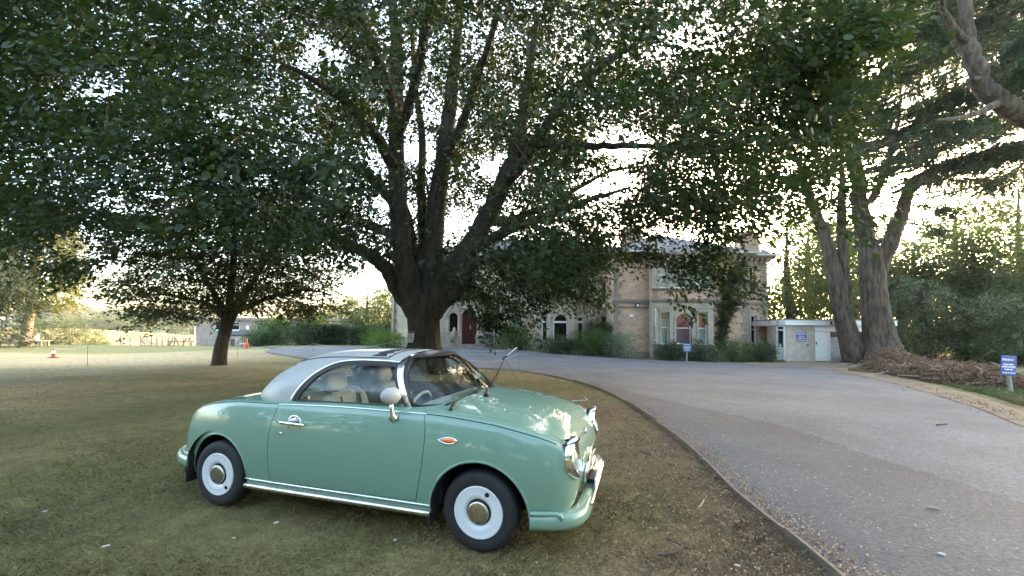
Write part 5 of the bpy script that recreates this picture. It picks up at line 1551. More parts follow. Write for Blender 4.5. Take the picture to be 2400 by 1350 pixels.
# window in the angled left face
def LP(t, z, o=0):
    d = np.array([sx0 - lx, SY - ly]); L = np.linalg.norm(d); d /= L
    n_ = np.array([d[1], -d[0]])
    p_ = np.array([lx, ly]) + d * t * L + n_ * o
    return (p_[0], p_[1], z)
def lbox(t0, t1, z0, z1, o0, o1):
    V = [LP(t, z, o) for o in (o0, o1) for t, z in ((t0, z0), (t1, z0), (t1, z1), (t0, z1))]
    return V, [(0, 1, 2, 3), (7, 6, 5, 4), (0, 4, 5, 1), (1, 5, 6, 2), (2, 6, 7, 3), (3, 7, 4, 0)]
ta, tb = .56, .98
zA, zB, zC, zD = sz_t - .05, sz_t - .30, hz(813, SY), hz(843, SY)
mb = MB()
for a, b, z0_, z1_ in ((ta, ta + .05, zD, zA), (tb - .05, tb, zD, zA), (ta + .05, tb - .05, zA - .05, zA), (ta + .05, tb - .05, zB - .04, zB + .03), (ta + .05, tb - .05, zC - .05, zC + .03)): mb.add(*lbox(a, b, z0_, z1_, .01, .07))
wf = mb.build('window', m_white, shed, fix=True)
mb = MB(); mb.add(*lbox(ta + .05, tb - .05, zD, zC - .051, .012, .05)); mb.build('white_panel', m_fas, wf, fix=True)
mb = MB(); mb.add(*lbox(ta + .05, tb - .05, zC + .03, zA - .05, .004, .012)); mb.build('pane', mat('dark_pane', (.02, .02, .02), rough=.06), wf, fix=True)
mb = MB(); mb.add(*lbox(ta + .12, tb - .2, zC + .05, zC + .22, .014, .03)); mb.build('window_ornament', m_lens, wf, fix=True)
# lamp on the fascia, boot scraper knob, alarm on trunk side
fl(1949, 757, SY - .16, .22, .2, m_lens, shed, 'floodlight')
mb = MB(); mb.lathe([(.04, -.05), (.05, -.02), (.0, 0)], (hx(1891, SY), SY - .0, hz(806, SY)), 10, 'y'); mb.build('wall_vent', m_dark, shed)
house = _h
# ================================================================== the car
CAR_P, CAR_YAW = (-2.1795, 4.179, 0.0), -0.3024
car = thing('parked_car', 'pale green retro two-door car with white hard top parked on the lawn', 'car', CAR_P, CAR_YAW)
def paint(name, c, rough=.5, spec=.25, coat=1.0):
    m, n, l, b = newmat(name)
    b.inputs['Base Color'].default_value = (*c, 1); b.inputs['Roughness'].default_value = rough
    b.inputs['Coat Weight'].default_value = coat; b.inputs['Specular IOR Level'].default_value = spec; b.inputs['Coat IOR'].default_value = 1.5
    tc = n.new('ShaderNodeTexCoord')
    t = n.new('ShaderNodeTexNoise'); t.inputs['Scale'].default_value = 3; t.inputs['Detail'].default_value = 8
    l.new(tc.outputs['Object'], t.inputs['Vector'])
    mr = n.new('ShaderNodeMapRange'); mr.inputs[3].default_value = .015; mr.inputs[4].default_value = .06
    l.new(t.outputs['Fac'], mr.inputs[0]); l.new(mr.outputs[0], b.inputs['Coat Roughness'])
    t2 = n.new('ShaderNodeTexNoise'); t2.inputs['Scale'].default_value = 1.4; t2.inputs['Detail'].default_value = 2
    l.new(tc.outputs['Object'], t2.inputs['Vector'])
    bp = n.new('ShaderNodeBump'); bp.inputs['Strength'].default_value = .03; bp.inputs['Distance'].default_value = .02
    l.new(t2.outputs['Fac'], bp.inputs['Height']); l.new(bp.outputs[0], b.inputs['Coat Normal'])
    return m
c_green = paint('pale_green_paint', (.138, .240, .175))
c_white = paint('white_roof_paint', (.34, .338, .32), .6, .2, .35)
c_chrome = mat('chrome', (.78, .78, .78), rough=.07, metal=1)
c_chrome_w = mat('dull_chrome', (.62, .6, .57), (.5, .46, .42), 12, .2, 1, rough2=.35)
c_black = mat('black_rubber', (.012, .012, .013), (.02, .02, .021), 30, .6)
c_trim = mat('black_trim', (.01, .01, .011), rough=.3)
c_gap = mat('panel_gap', (.004, .005, .005), rough=.9)
c_tyre = mat('tyre', (.009, .0095, .011), (.016, .0165, .018), 18, .72, bump=.15, bscale=60)
c_cap = paint('white_wheel_paint', (.60, .62, .64), .4)
c_leather = mat('grey_leather', (.27, .252, .222), (.34, .318, .284), 7, .48, bump=.12, bscale=120)
c_leather_d = mat('grey_trim_cloth', (.24, .235, .225), (.3, .295, .28), 9, .8)
c_pipe = mat('black_piping', (.02, .02, .02), rough=.5)
c_glass = glassmat('car_glass', (.86, .9, .88), .005)
c_amber = mat('amber_lens', (.75, .2, .03), (.6, .12, .02), 60, .12, coat=1)
c_red = mat('red_lens', (.45, .02, .02), rough=.12, coat=1)
c_plate = mat('number_plate', (.75, .75, .72), rough=.35)
c_int = mat('dark_carpet', (.03, .03, .032), (.05, .05, .05), 40, .95)
c_lens = glassmat('headlamp_glass', (.93, .95, .95), .01)

XB = [-.755, -.70, -.6, -.4, -.05, .2, .6, 1.2, 1.87, 2.3, 2.58, 2.77, 2.855, 2.905, 2.935]
def itp(xs_, vs): 
    xs_, vs = np.array(xs_), np.array(vs)
    def f(x):
        # smooth monotone-ish interpolation
        i = int(np.clip(np.searchsorted(xs_, x) - 1, 0, len(xs_) - 2))
        h = xs_[i + 1] - xs_[i]; t = (x - xs_[i]) / h
        def sl(k):
            if k == 0: return (vs[1] - vs[0]) / (xs_[1] - xs_[0])
            if k == len(xs_) - 1: return (vs[-1] - vs[-2]) / (xs_[-1] - xs_[-2])
            a, b = (vs[k] - vs[k - 1]) / (xs_[k] - xs_[k - 1]), (vs[k + 1] - vs[k]) / (xs_[k + 1] - xs_[k])
            return 0 if a * b <= 0 else 2 * a * b / (a + b)
        m0, m1 = sl(i) * h, sl(i + 1) * h
        return float((2 * t ** 3 - 3 * t ** 2 + 1) * vs[i] + (t ** 3 - 2 * t ** 2 + t) * m0 + (-2 * t ** 3 + 3 * t ** 2) * vs[i + 1] + (t ** 3 - t ** 2) * m1)
    return f
fB = itp(XB, [.43, .535, .64, .755, .838, .862, .868, .882, .876, .845, .797, .742, .688, .62, .50])
fT = itp(XB, [.44, .57, .69, .80, .88, .905, .915, .935, .948, .905, .855, .79, .725, .64, .51])
fZ = itp(XB, [.42, .30, .245, .21, .20, .20, .20, .20, .20, .20, .21, .235, .27, .33, .48])
def fW(x):
    u = (x - 1.13) / (1.807 if x > 1.13 else 1.887)
    u = min(abs(u), 1)
    n = 8.0 if x > 1.13 else 4.2
    return .812 * (1 - u ** n) ** (1 / (n - .2))
def body_section(x, nsub=6):
    W, B, T, zb = max(fW(x), .002), fB(x), fT(x), fZ(x)
    h = B - zb
    ctl = [(0, zb), (.55 * W, zb), (.92 * W, zb + .01 * min(1, h / .3)), (.985 * W, zb + .12 * h), (1.0 * W, zb + .40 * h), (.988 * W, zb + .68 * h), (.957 * W, zb + .88 * h), (.91 * W, B), (.80 * W, B + .38 * (T - B)), (.45 * W, B + .86 * (T - B)), (0, T)]
    half = [(float(p[0]), float(p[1])) for p in catmull([np.array(c) for c in ctl], nsub)]
    half[0] = (0, half[0][1]); half[-1] = (0, half[-1][1])
    full = half + [(-y, z) for y, z in half[-2:0:-1]]
    return full
def loft(secs, xs_):
    mb = MB(); n = len(secs[0])
    V = [(x, y, z) for x, s_ in zip(xs_, secs) for y, z in s_]
    F = [(i * n + k, (i + 1) * n + k, (i + 1) * n + (k + 1) % n, i * n + (k + 1) % n) for i in range(len(xs_) - 1) for k in range(n)]
    F += [tuple(range(n)), tuple((len(xs_) - 1) * n + k for k in range(n))[::-1]]
    mb.add(V, F)
    return mb
bxs = -.754 + (2.934 + .754) * (1 - np.cos(np.pi * np.linspace(0, 1, 150))) / 2
bxs = np.unique(np.concatenate([bxs, np.linspace(-.4, 2.6, 60)]))
body_mb = loft([body_section(x) for x in bxs], bxs)
def tmpobj(mb, name='tmp'):
    o = bpy.data.objects.new(name, mb.mesh(name, None, fix=True)); COL.objects.link(o); return o
def boolean(a, b, op='DIFFERENCE', solver='EXACT', free=True):
    m = a.modifiers.new('b', 'BOOLEAN'); m.object = b; m.operation = op; m.solver = solver
    dg = bpy.context.evaluated_depsgraph_get()
    me = bpy.data.meshes.new_from_object(a.evaluated_get(dg))
    a.modifiers.clear(); old = a.data; a.data = me; bpy.data.meshes.remove(old)
    if free: bpy.data.objects.remove(b)
    return a
def finish(o, name, m, parent=None, angle=28, keep=False):
    o.name = name; o.data.name = name
    o.data.materials.clear(); o.data.materials.append(m)
    o.data.shade_smooth()
    o.data.set_sharp_from_angle(angle=math.radians(angle))
    o.parent = parent or car
    return o
body = tmpobj(body_mb, 'body')
bvh_body = BVHTree.FromPolygons([v.co.copy() for v in body.data.vertices], [tuple(p.vertices) for p in body.data.polygons])
def on_side(x, z, s=-1, off=0.0):
    h, n, i, d = bvh_body.ray_cast(Vector((x, s * 1.5, z)), Vector((0, -s, 0)))
    if h is None: return Vector((x, s * .75, z)), Vector((0, s, 0))
    return h + n * off, n
def on_top(x, y, off=0.0):
    h, n, i, d = bvh_body.ray_cast(Vector((x, y, 2.0)), Vector((0, 0, -1)))
    if h is None: return Vector((x, y, .8)), Vector((0, 0, 1))
    return h + n * off, n
# wheel arches
WR, WF, AX = (0.0, .262), (2.3, .262), .326
for cx, cz, rx, rz in ((.015, .262, .325, .325), (2.305, .262, .338, .332)):
    for s in (-1, 1):
        c_ = MB(); c_.prism([(cx + rx * math.cos(2 * math.pi * k / 64), cz + rz * math.sin(2 * math.pi * k / 64)) for k in range(64)], s * .50, s * 1.2)
        boolean(body, tmpobj(c_))
# cabin cavity
c_ = MB(); c_.superbox((1.13, 0, 1.0), (.80, .655, .72), .22, 40, 24); boolean(body, tmpobj(c_))
# doors cut out of the side with a real shut line
def rounded(poly, k=5):
    return [(float(p[0]), float(p[1])) for p in poly]
door_poly = [(.61, 1.2), (.608, .875), (.585, .78), (.567, .69), (.562, .60), (.565, .49), (.577, .38), (.592, .292), (.60, .287), (1.2, .290), (1.845, .294), (1.855, .298), (1.872, .38), (1.893, .50), (1.906, .62), (1.910, .72), (1.902, .80), (1.885, .86), (1.87, .90), (1.87, 1.2)]
doors = []
for s in (-1, 1):
    d_ = tmpobj(MB().add([tuple(v.co) for v in body.data.vertices], [tuple(p.vertices) for p in body.data.polygons]), 'door')
    c_ = MB(); c_.prism(door_poly, s * .56, s * 1.1); boolean(d_, tmpobj(c_), 'INTERSECT')
    cx = sum(p[0] for p in door_poly) / len(door_poly)
    doors.append(d_)
for s in (-1, 1):
    g = .0045
    big_ = [(x + (g if x > 1.23 else -g), z - (g if z < .5 else 0)) for x, z in door_poly]
    c_ = MB(); c_.prism(big_, s * .60, s * 1.1); boolean(body, tmpobj(c_))
# bonnet
bon_poly = []
def bonnet_edge(x): return .80 * fW(x) * (1.0 - .0 * x)
bx_ = np.concatenate([np.linspace(2.07, 2.80, 14), np.linspace(2.81, 2.885, 6)])
left = [(x, bonnet_edge(x) * (1 if x < 2.8 else 1 - ((x - 2.8) / .12) ** 2 * .55)) for x in bx_]
back_edge = [(2.03, .55), (1.985, .35), (2.0, .18)]
nose = [(2.900, .10)]
half_ = [(2.10, 0)] + [(2.10 - .05 * 0, .3), (2.075, .5)] + left + nose + [(2.903, 0)]
bon_poly = half_ + [(x, -y) for x, y in half_[-2:0:-1]]
bonnet = tmpobj(MB().add([tuple(v.co) for v in body.data.vertices], [tuple(p.vertices) for p in body.data.polygons]), 'bonnet')
c_ = MB(); c_.prism(bon_poly, .60, 1.3, 'z'); boolean(bonnet, tmpobj(c_), 'INTERSECT')
cxy = (2.5, 0)
bigp = [(x + .0045 * (1 if x > 2.87 else (-1 if x < 2.12 else 0)), y + .0045 * (1 if y > .05 else (-1 if y < -.05 else 0))) for x, y in bon_poly]
c_ = MB(); c_.prism(bigp, .68, 1.3, 'z'); boolean(body, tmpobj(c_))
finish(body, 'body', c_green)
body.data.materials.append(c_gap)
for p_ in body.data.polygons:
    c_ = p_.center
    for cx, cz, rx, rz in ((.015, .262, .325, .325), (2.305, .262, .338, .332)):
        q_ = math.hypot((c_.x - cx) / rx, (c_.z - cz) / rz)
        if abs(c_.y) > .49 and (abs(q_ - 1) < .012 and abs(p_.normal.y) < .6 and p_.normal.dot(Vector((c_.x - cx, 0, c_.z - cz))) < 0 or (q_ < 1 and abs(abs(c_.y) - .5) < .004)): p_.material_index = 1
finish(bonnet, 'bonnet', c_green)
for d_ in doors: finish(d_, 'door', c_green)
for o_ in [body] + doors:          # inner faces of the cabin are trimmed in grey
    if o_ is not body: o_.data.materials.append(c_gap)
    o_.data.materials.append(c_leather_d)
    for p_ in o_.data.polygons:
        c_ = p_.center
        if p_.material_index == 0 and .36 < c_.x < 1.93 and abs(c_.y) < .685 and c_.z > .26 and (p_.normal.y * c_.y < -.05 or abs(c_.y) < .64) and p_.normal.z < .75: p_.material_index = 2
door = doors[0]
# dark inner structure behind the shut lines and in the arches
mb = MB()
mb.box(-.5, .45, -.48, .48, .25, .7); mb.box(1.98, 2.75, -.48, .48, .25, .70)
for s in (-1, 1):
    mb.box(.45, 2.0, s * .62, s * .70, .25, .80)
mb.build('inner_structure', c_gap, car, keep=False)
for cx in (.0, 2.3):
    for s in (-1, 1):
        a_ = MB(); prof = [(cx + .36 * math.cos(t), .262 + .36 * math.sin(t)) for t in np.linspace(-.1, math.pi + .1, 24)]
        V = [(x, s * .44, z) for x, z in prof] + [(x, s * .775, z) for x, z in prof]
        n = len(prof); a_.add(V, [(i, i + 1, i + n + 1, i + n) for i in range(n - 1)]); a_.add([(x, s * .44, z) for x, z in prof], [tuple(range(n))])
        a_.build('wheel_arch_liner', c_gap, car, keep=False, fix=False)
# rolled arch lips
for cx, cz, rx, rz in ((.015, .262, .327, .327), (2.305, .262, .340, .334)):
    for s in (-1, 1):
        pts = []
        for t in np.linspace(-.02, math.pi + .02, 40):
            h, n_ = on_side(cx + (rx + .006) * math.cos(t), cz + (rz + .006) * math.sin(t), s)
            pts.append(np.array(h) + np.array([0, -s * .004, 0]))
        a_ = MB(); a_.tube(pts, .0085, 6); a_.build('arch_lip', c_green, body, smooth=True, keep=False)

# ------------------------------------------------------------------ greenhouse
fR = itp([-.01, .05, .12, .22, .38, .58, .82, 1.1, 1.35, 1.52, 1.62, 1.7, 1.8, 1.9, 2.0, 2.06, 2.09], [.84, .90, .965, 1.06, 1.175, 1.247, 1.274, 1.281, 1.281, 1.276, 1.258, 1.215, 1.145, 1.055, .965, .905, .84])
def fH(x, base=.705):
    if x < 1.05: return base * max(0, 1 - ((1.05 - x) / 1.062) ** 3.6) ** (1 / 3.0)
    if x > 1.45: return (base - .015 * min(1, (x - 1.45) / .3)) * max(0, 1 - ((x - 1.45) / .645) ** 3.6) ** (1 / 2.6)
    return base
def bubble(off=0.0, n=30):
    xs_ = np.unique(np.concatenate([-.01 + off + (2.09 + .01 - 2 * off) * (1 - np.cos(np.pi * np.linspace(0, 1, 80))) / 2, np.linspace(.15, 1.95, 64)]))
    secs = []
    for x in xs_:
        xx = 1.04 + (x - 1.04) * (1.05 / (1.05 - off) if off else 1)
        xx = min(max(xx, -.0095), 2.0895)
        H_ = max(fH(xx) - off, .002); R_ = max(fR(xx) - off - .80, .004)
        s_ = []
        for k in range(n + 1):
            a = math.pi * k / n
            ca, sa = math.cos(a), math.sin(a)
            e = 2 / 2.75
            s_.append((H_ * math.copysign(abs(ca) ** e, ca), .80 + R_ * abs(sa) ** e))
        zb_ = .79 - 3 * max(0, off + .01)
        s_ += [(-H_, zb_), (H_ * -.5, zb_), (0, zb_), (H_ * .5, zb_), (H_, zb_)]
        secs.append(s_)
    return loft(secs, xs_)
B0 = bubble(0)
bvh_b = BVHTree.FromPolygons([Vector(v) for v in B0.v], B0.f)
def on_roof(x, z, s=-1, off=0.0):
    h, n, i, d = bvh_b.ray_cast(Vector((x, s * 1.5, z)), Vector((0, -s, 0)))
    if h is None: return Vector((x, s * .6, z))
    return h + n * off
win_out = [(.655, .885), (.715, .98), (.775, 1.06), (.84, 1.128), (.91, 1.175), (1.0, 1.202), (1.15, 1.213), (1.3, 1.214), (1.42, 1.212), (1.515, 1.206), (1.725, .885)]
win_in = [(.722, .902), (.764, .97), (.816, 1.038), (.868, 1.094), (.928, 1.134), (1.015, 1.161), (1.15, 1.173), (1.3, 1.175), (1.40, 1.174), (1.503, 1.170), (1.680, .902)]
apil = [(1.725, .86), (1.515, 1.206), (1.55, 1.40), (2.4, 1.40), (2.4, .86)]
wsf = [(1.783, .82), (1.551, 1.235), (1.573, 1.40), (2.4, 1.40), (2.4, .82)]
wsg = [(1.758, .915), (1.578, 1.236), (2.4, 1.236), (2.4, .915)]
def shell(o1, o2):
    a = tmpobj(bubble(o1)); boolean(a, tmpobj(bubble(o2))); return a
def cutp(o, poly, y0, y1, op='DIFFERENCE', axis='y'):
    c_ = MB(); c_.prism(poly, y0, y1, axis); return boolean(o, tmpobj(c_), op)
roof = shell(0, .03)
cutp(roof, win_out, -1.2, 1.2); cutp(roof, apil, -1.2, 1.2)
cutp(roof, [(-.55, .95), (-.50, 1.15), (-.32, 1.20), (.32, 1.20), (.50, 1.15), (.55, .95)], -.3, .62, 'DIFFERENCE', 'x')
finish(roof, 'hard_top', c_white)
hl_ = shell(.031, .036); cutp(hl_, win_out, -1.2, 1.2); cutp(hl_, apil, -1.2, 1.2)
cutp(hl_, [(-.55, .95), (-.50, 1.15), (-.32, 1.20), (.32, 1.20), (.50, 1.15), (.55, .95)], -.3, .62, 'DIFFERENCE', 'x'); finish(hl_, 'headliner', c_leather_d)
rg = shell(.008, .013); cutp(rg, [(-.56, .94), (-.51, 1.16), (-.32, 1.21), (.32, 1.21), (.51, 1.16), (.56, .94)], -.3, .62, 'INTERSECT', 'x')
finish(rg, 'rear_window', c_glass)
pil = shell(-.004, .03); cutp(pil, apil, -1.2, 1.2, 'INTERSECT'); cutp(pil, wsf, -1.2, 1.2)
finish(pil, 'windscreen_pillar', c_chrome)
wf_ = shell(-.006, .010); cutp(wf_, wsf, -1.2, 1.2, 'INTERSECT'); cutp(wf_, wsg, -1.2, 1.2); cutp(wf_, [(-3, .2), (3, .2), (3, .895), (-3, .895)], -2, 2)
finish(wf_, 'windscreen_surround', c_trim)
ws = shell(.006, .011); cutp(ws, wsg, -1.2, 1.2, 'INTERSECT'); finish(ws, 'windscreen', c_glass)
for s in (-1, 1):
    a_, b_ = sorted((s * .3, s * 1.2))
    se = shell(.004, .028); cutp(se, win_out, a_, b_, 'INTERSECT'); cutp(se, win_in, a_ - 1, b_ + 1); finish(se, 'window_seal', c_black)
    wg = shell(.012, .016); cutp(wg, win_in, a_, b_, 'INTERSECT'); finish(wg, 'side_window', c_glass)
    pts = [on_roof(x, z, s, .004) for x, z in catmull([np.array(p) for p in win_out[:-1]], 4)]
    mb = MB(); mb.tube(pts, .011, 8); mb.build('window_trim', c_chrome, car, smooth=True, keep=False)
    # bright strip along the waistline, dark seam along the wing
    pts = [on_side(x, fB(x) - .004, s, .002)[0] for x in np.linspace(.60, 1.89, 30)]
    mb = MB(); mb.tube(pts, .0055, 6); mb.build('waist_trim', c_chrome, car, smooth=True, keep=False)
    pts = [on_side(x, fB(x) - .003, s, -.0015)[0] for x in np.linspace(1.90, 2.80, 30)]
    mb = MB(); mb.tube(pts, .0042, 6); mb.build('wing_seam', c_gap, car, smooth=True, keep=False)
    pts = [on_side(x, fB(x) - .003, s, -.0015)[0] for x in np.linspace(-.45, .595, 30)]
    mb = MB(); mb.tube(pts, .0035, 6); mb.build('wing_seam', c_gap, car, smooth=True, keep=False)
# canvas sunroof: black edged panel standing slightly proud, its front lip tilted up
mb = MB()
xs_ = np.linspace(.52, 1.36, 15); ys_ = np.linspace(-.43, .43, 11)
V = []
for o in (0, 1):
    for x in xs_:
        for y in ys_:
            h, n_, i_, d_ = bvh_b.ray_cast(Vector((x, y, 2)), Vector((0, 0, -1)))
            lift = (-.004, .004)[o]
            V.append((x, y, h.z + lift))
nx_, ny_ = len(xs_), len(ys_); N_ = nx_ * ny_
F = []
for i in range(nx_ - 1):
    for j in range(ny_ - 1):
        a = i * ny_ + j; F += [(a, a + 1, a + ny_ + 1, a + ny_), (a + N_, a + ny_ + N_, a + ny_ + 1 + N_, a + 1 + N_)]
for i in range(nx_ - 1): F += [(i * ny_, (i + 1) * ny_, (i + 1) * ny_ + N_, i * ny_ + N_), (i * ny_ + ny_ - 1, i * ny_ + ny_ - 1 + N_, (i + 1) * ny_ + ny_ - 1 + N_, (i + 1) * ny_ + ny_ - 1)]
for j in range(ny_ - 1): F += [(j, j + N_, j + 1 + N_, j + 1), ((nx_ - 1) * ny_ + j, (nx_ - 1) * ny_ + j + 1, (nx_ - 1) * ny_ + j + 1 + N_, (nx_ - 1) * ny_ + j + N_)]
mb.add(V, F); cv = mb.build('canvas_sunroof', c_white, car, smooth=True, angle=40, keep=False)

def rtop(x, y, o=0.0):
    h, n_, i_, d_ = bvh_b.ray_cast(Vector((x, y, 2)), Vector((0, 0, -1))); return np.array((x, y, h.z + o))
mb = MB(); rim_ = [rtop(x, -.44, .003) for x in np.linspace(.50, 1.38, 14)] + [rtop(1.38, y, .003) for y in np.linspace(-.40, .40, 10)] + [rtop(x, .44, .003) for x in np.linspace(1.38, .50, 14)] + [rtop(.50, y, .003) for y in np.linspace(.40, -.44, 10)]
mb.tube(rim_, .004, 6, False); mb.build('sunroof_gasket', c_black, cv, smooth=True, keep=False)
V = []; XS = (1.17, 1.20, 1.24, 1.29, 1.33, 1.37); LS = (.001, .004, .006, .006, .004, .001)
for o in (0, 1):
    for x, l_ in zip(XS, LS):
        for y in np.linspace(-.41, .41, 9): V.append(rtop(x, y, (l_ if o else -.01)))
m_ = len(XS); F = [(54 + i * 9 + j, 54 + (i + 1) * 9 + j, 54 + (i + 1) * 9 + j + 1, 54 + i * 9 + j + 1) for i in range(m_ - 1) for j in range(8)] + [(i * 9, (i + 1) * 9, 54 + (i + 1) * 9, 54 + i * 9) for i in range(m_ - 1)] + [(i * 9 + 8, 54 + i * 9 + 8, 54 + (i + 1) * 9 + 8, (i + 1) * 9 + 8) for i in range(m_ - 1)]
mb = MB(); mb.add(V, F); mb.build('folded_canvas', c_black, cv, smooth=True, keep=False)

# ------------------------------------------------------------------ wheels
def make_wheel(x, s, rot):
    w_ = bpy.data.objects.new('wheel', None); COL.objects.link(w_); w_.parent = car; w_.location = (x, s * .69, .262); w_.rotation_euler = (0, 0, 0 if s < 0 else math.pi)
    w_.empty_display_size = .1
    mb = MB()
    prof = [(.150, -.066), (.168, -.074), (.185, -.079), (.215, -.081), (.24, -.077), (.256, -.066), (.2635, -.052), (.266, -.03), (.2665, 0), (.266, .03), (.2635, .052), (.256, .066), (.24, .077), (.2, .08), (.15, .066)]
    mb.lathe([(r_, y_) for r_, y_ in prof], n=56, axis='y'); t_ = mb.build('tyre', c_tyre, w_, smooth=True, keep=False)
    mb = MB()
    prof = [(.1715, -.060), (.1715, -.078), (.169, -.083), (.163, -.084), (.155, -.080), (.125, -.085), (.10, -.082), (.087, -.072), (.083, -.062)]
    mb.lathe(prof, n=56, axis='y'); mb.build('wheel_cap', c_cap, w_, smooth=True, keep=False)
    mb = MB(); mb.lathe([(.0, -.055), (.084, -.056), (.09, -.06), (.0, -.0601)][::-1], n=40, axis='y'); mb.build('cap_recess', c_gap, w_, smooth=False, keep=False)
    mb = MB(); mb.lathe([(.074, -.058), (.0745, -.080), (.071, -.089), (.066, -.091), (.055, -.0925), (.03, -.094), (.0, -.0945)], n=44, axis='y'); mb.build('hub_cap', c_chrome_w, w_, smooth=True, keep=False)
    ca, sa = math.cos(rot) * .137, math.sin(rot) * .137
    mb = MB(); mb.lathe([(.0, -.0855), (.013, -.0857), (.0155, -.0845), (.0155, -.08)], (ca, 0, sa), 16, 'y', 1.0, 1.0); mb.build('valve_shade_disc', c_gap, w_, smooth=False, keep=False)  # near-black disc painted in place of the shade inside a hole
    return w_
for x, s, r_ in ((0, -1, -.75), (2.3, -1, 1.1), (0, 1, 2), (2.3, 1, 3)): make_wheel(x, s, r_)
# mud flaps
for s in (-1, 1):
    for x0, pts in ((0, [(-.315, .40), (-.325, .28), (-.345, .16)]), (0, [(1.945, .34), (1.955, .24), (1.945, .14)])):
        mb = MB()
        for (xa, za), (xb, zb) in zip(pts, pts[1:]):
            V = [(xx + o, s * yy, zz) for o in (-.005, .005) for xx, yy, zz in ((xa, .60, za), (xa, .785, za), (xb, .78, zb), (xb, .60, zb))]
            mb.add(V, [(0, 1, 2, 3), (7, 6, 5, 4), (0, 4, 5, 1), (1, 5, 6, 2), (2, 6, 7, 3), (3, 7, 4, 0)])
        mb.build('mud_flap', c_black, car, keep=False, fix=True)

# ------------------------------------------------------------------ sills, bumpers
for s in (-1, 1):
    pts = [on_side(x, .278, s, .004)[0] for x in np.linspace(.335, 1.965, 24)]
    mb = MB(); mb.tube(pts, .0065, 6); mb.build('sill_trim', c_chrome, car, smooth=True, keep=False)
    pts = [np.array(on_side(x, .228, s, .010)[0]) for x in np.linspace(.33, 1.96, 24)]
    mb = MB(); mb.tube(pts, .024, 10, flat=.9); mb.build('sill_bar', c_chrome_w, car, smooth=True, keep=False)
    mb = MB(); mb.box(.36, 1.94, s * .60, s * .74, .17, .21); mb.build('sill', c_gap, car, keep=False, bevel=.01)
def bumper(xs_, front, zc, name):
    """band following the nose or tail, rolled lower edge"""
    pts = []
    sgn = 1 if front else -1
    plan = [(x, fW2(x, front)) for x in xs_]
    path = [(x, -y) for x, y in plan] + [(x, y) for x, y in plan[::-1]][1:]
    path = [np.array([x, y]) for x, y in path]
    a = np.array(path); t = np.gradient(a, axis=0); t /= np.linalg.norm(t, axis=1, keepdims=True)
    nr = np.stack([t[:, 1], -t[:, 0]], 1) * (1 if front else -1)
    sec = [(-.045, .045), (.012, .048), (.030, .038), (.038, .010), (.040, -.02), (.034, -.040), (.016, -.050), (-.045, -.046)]
    V, m_ = [], len(sec)
    for p_, n_ in zip(a, nr):
        for o, z in sec: V.append((p_[0] + n_[0] * o, p_[1] + n_[1] * o, zc + z))
    F = [(i * m_ + k, i * m_ + (k + 1) % m_, (i + 1) * m_ + (k + 1) % m_, (i + 1) * m_ + k) for i in range(len(a) - 1) for k in range(m_)]
    F += [tuple(range(m_)), tuple((len(a) - 1) * m_ + k for k in range(m_))[::-1]]
    mb = MB(); mb.add(V, F); return mb.build(name, c_green, car, smooth=True, angle=50, keep=False), a, nr
def fW2(x, front):
    if front:
        u = min(1, max(0, (x - 1.13) / 1.835)); return .80 * (1 - u ** 8.2) ** (1 / 7.6)
    u = min(1, max(0, (1.13 - x) / 1.905)); return .79 * (1 - u ** 5.2) ** (1 / 4.4)
xf = np.concatenate([np.linspace(2.655, 2.87, 14), 2.87 + .095 * np.sin(np.linspace(0, math.pi / 2, 16))[1:]])
fb, fa, fn = bumper(xf, True, .262, 'front_bumper')
xr = np.concatenate([np.linspace(-.335, -.66, 12), -.66 - .115 * np.sin(np.linspace(0, math.pi / 2, 16))[1:]])
rb, ra, rn = bumper(xr, False, .325, 'rear_bumper')
for s in (-1, 1):
    pts = [on_side(x, .318, s, .022)[0] for x in np.linspace(2.655, 2.80, 8)]
    pts += [pts[-1] + Vector((.03, 0, -.006)), pts[-1] + Vector((.045, 0, -.03))]
    mb = MB(); mb.tube(pts, .016, 8); mb.build('bumper_roll', c_green, fb, smooth=True, keep=False)
    pts = [on_side(x, .385, s, .018)[0] for x in np.linspace(-.34, -.52, 7)]
    mb = MB(); mb.tube(pts, .014, 8); mb.build('bumper_roll', c_green, rb, smooth=True, keep=False)
# chrome centre strip of the front bumper, grille, plate
mb = MB()
pts = [np.array([p_[0] + n_[0] * .04, p_[1] + n_[1] * .04, .30]) for p_, n_ in zip(fa, fn) if abs(p_[1]) < .50]
mb.tube(pts, .013, 8); mb.build('bumper_chrome', c_chrome, fb, smooth=True, keep=False)
gz, gw, gh = .425, .30, .095
def nosep(y, z, off=0):
    h, n_, i_, d_ = bvh_body.ray_cast(Vector((4, y, z)), Vector((-1, 0, 0)))
    return (h + n_ * off) if h is not None else Vector((2.9, y, z))
pts = []
for k in range(49):
    a = 2 * math.pi * k / 48
    e = .8
    pts.append(nosep(gw * math.copysign(abs(math.cos(a)) ** e, math.cos(a)), gz + gh * math.copysign(abs(math.sin(a)) ** e, math.sin(a)), .012))
mb = MB(); mb.tube(pts, .018, 8, False); gr = mb.build('grille', c_chrome, car, smooth=True, keep=False)
mb = MB(); c0_ = nosep(0, gz, .005); mb.add([c0_] + [p_ - Vector((.008, 0, 0)) for p_ in pts[:-1]], [(0, 1 + k, 1 + (k + 1) % 48) for k in range(48)]); mb.build('grille_back', c_gap, gr, keep=False)
mb = MB()
for i in range(-12, 13):
    y = i * .023; hh = gh * math.sqrt(max(0, 1 - (y / gw) ** 2)) * .95
    mb.tube([nosep(y, gz - hh, .012), nosep(y, gz, .012), nosep(y, gz + hh, .012)], .0028, 5)
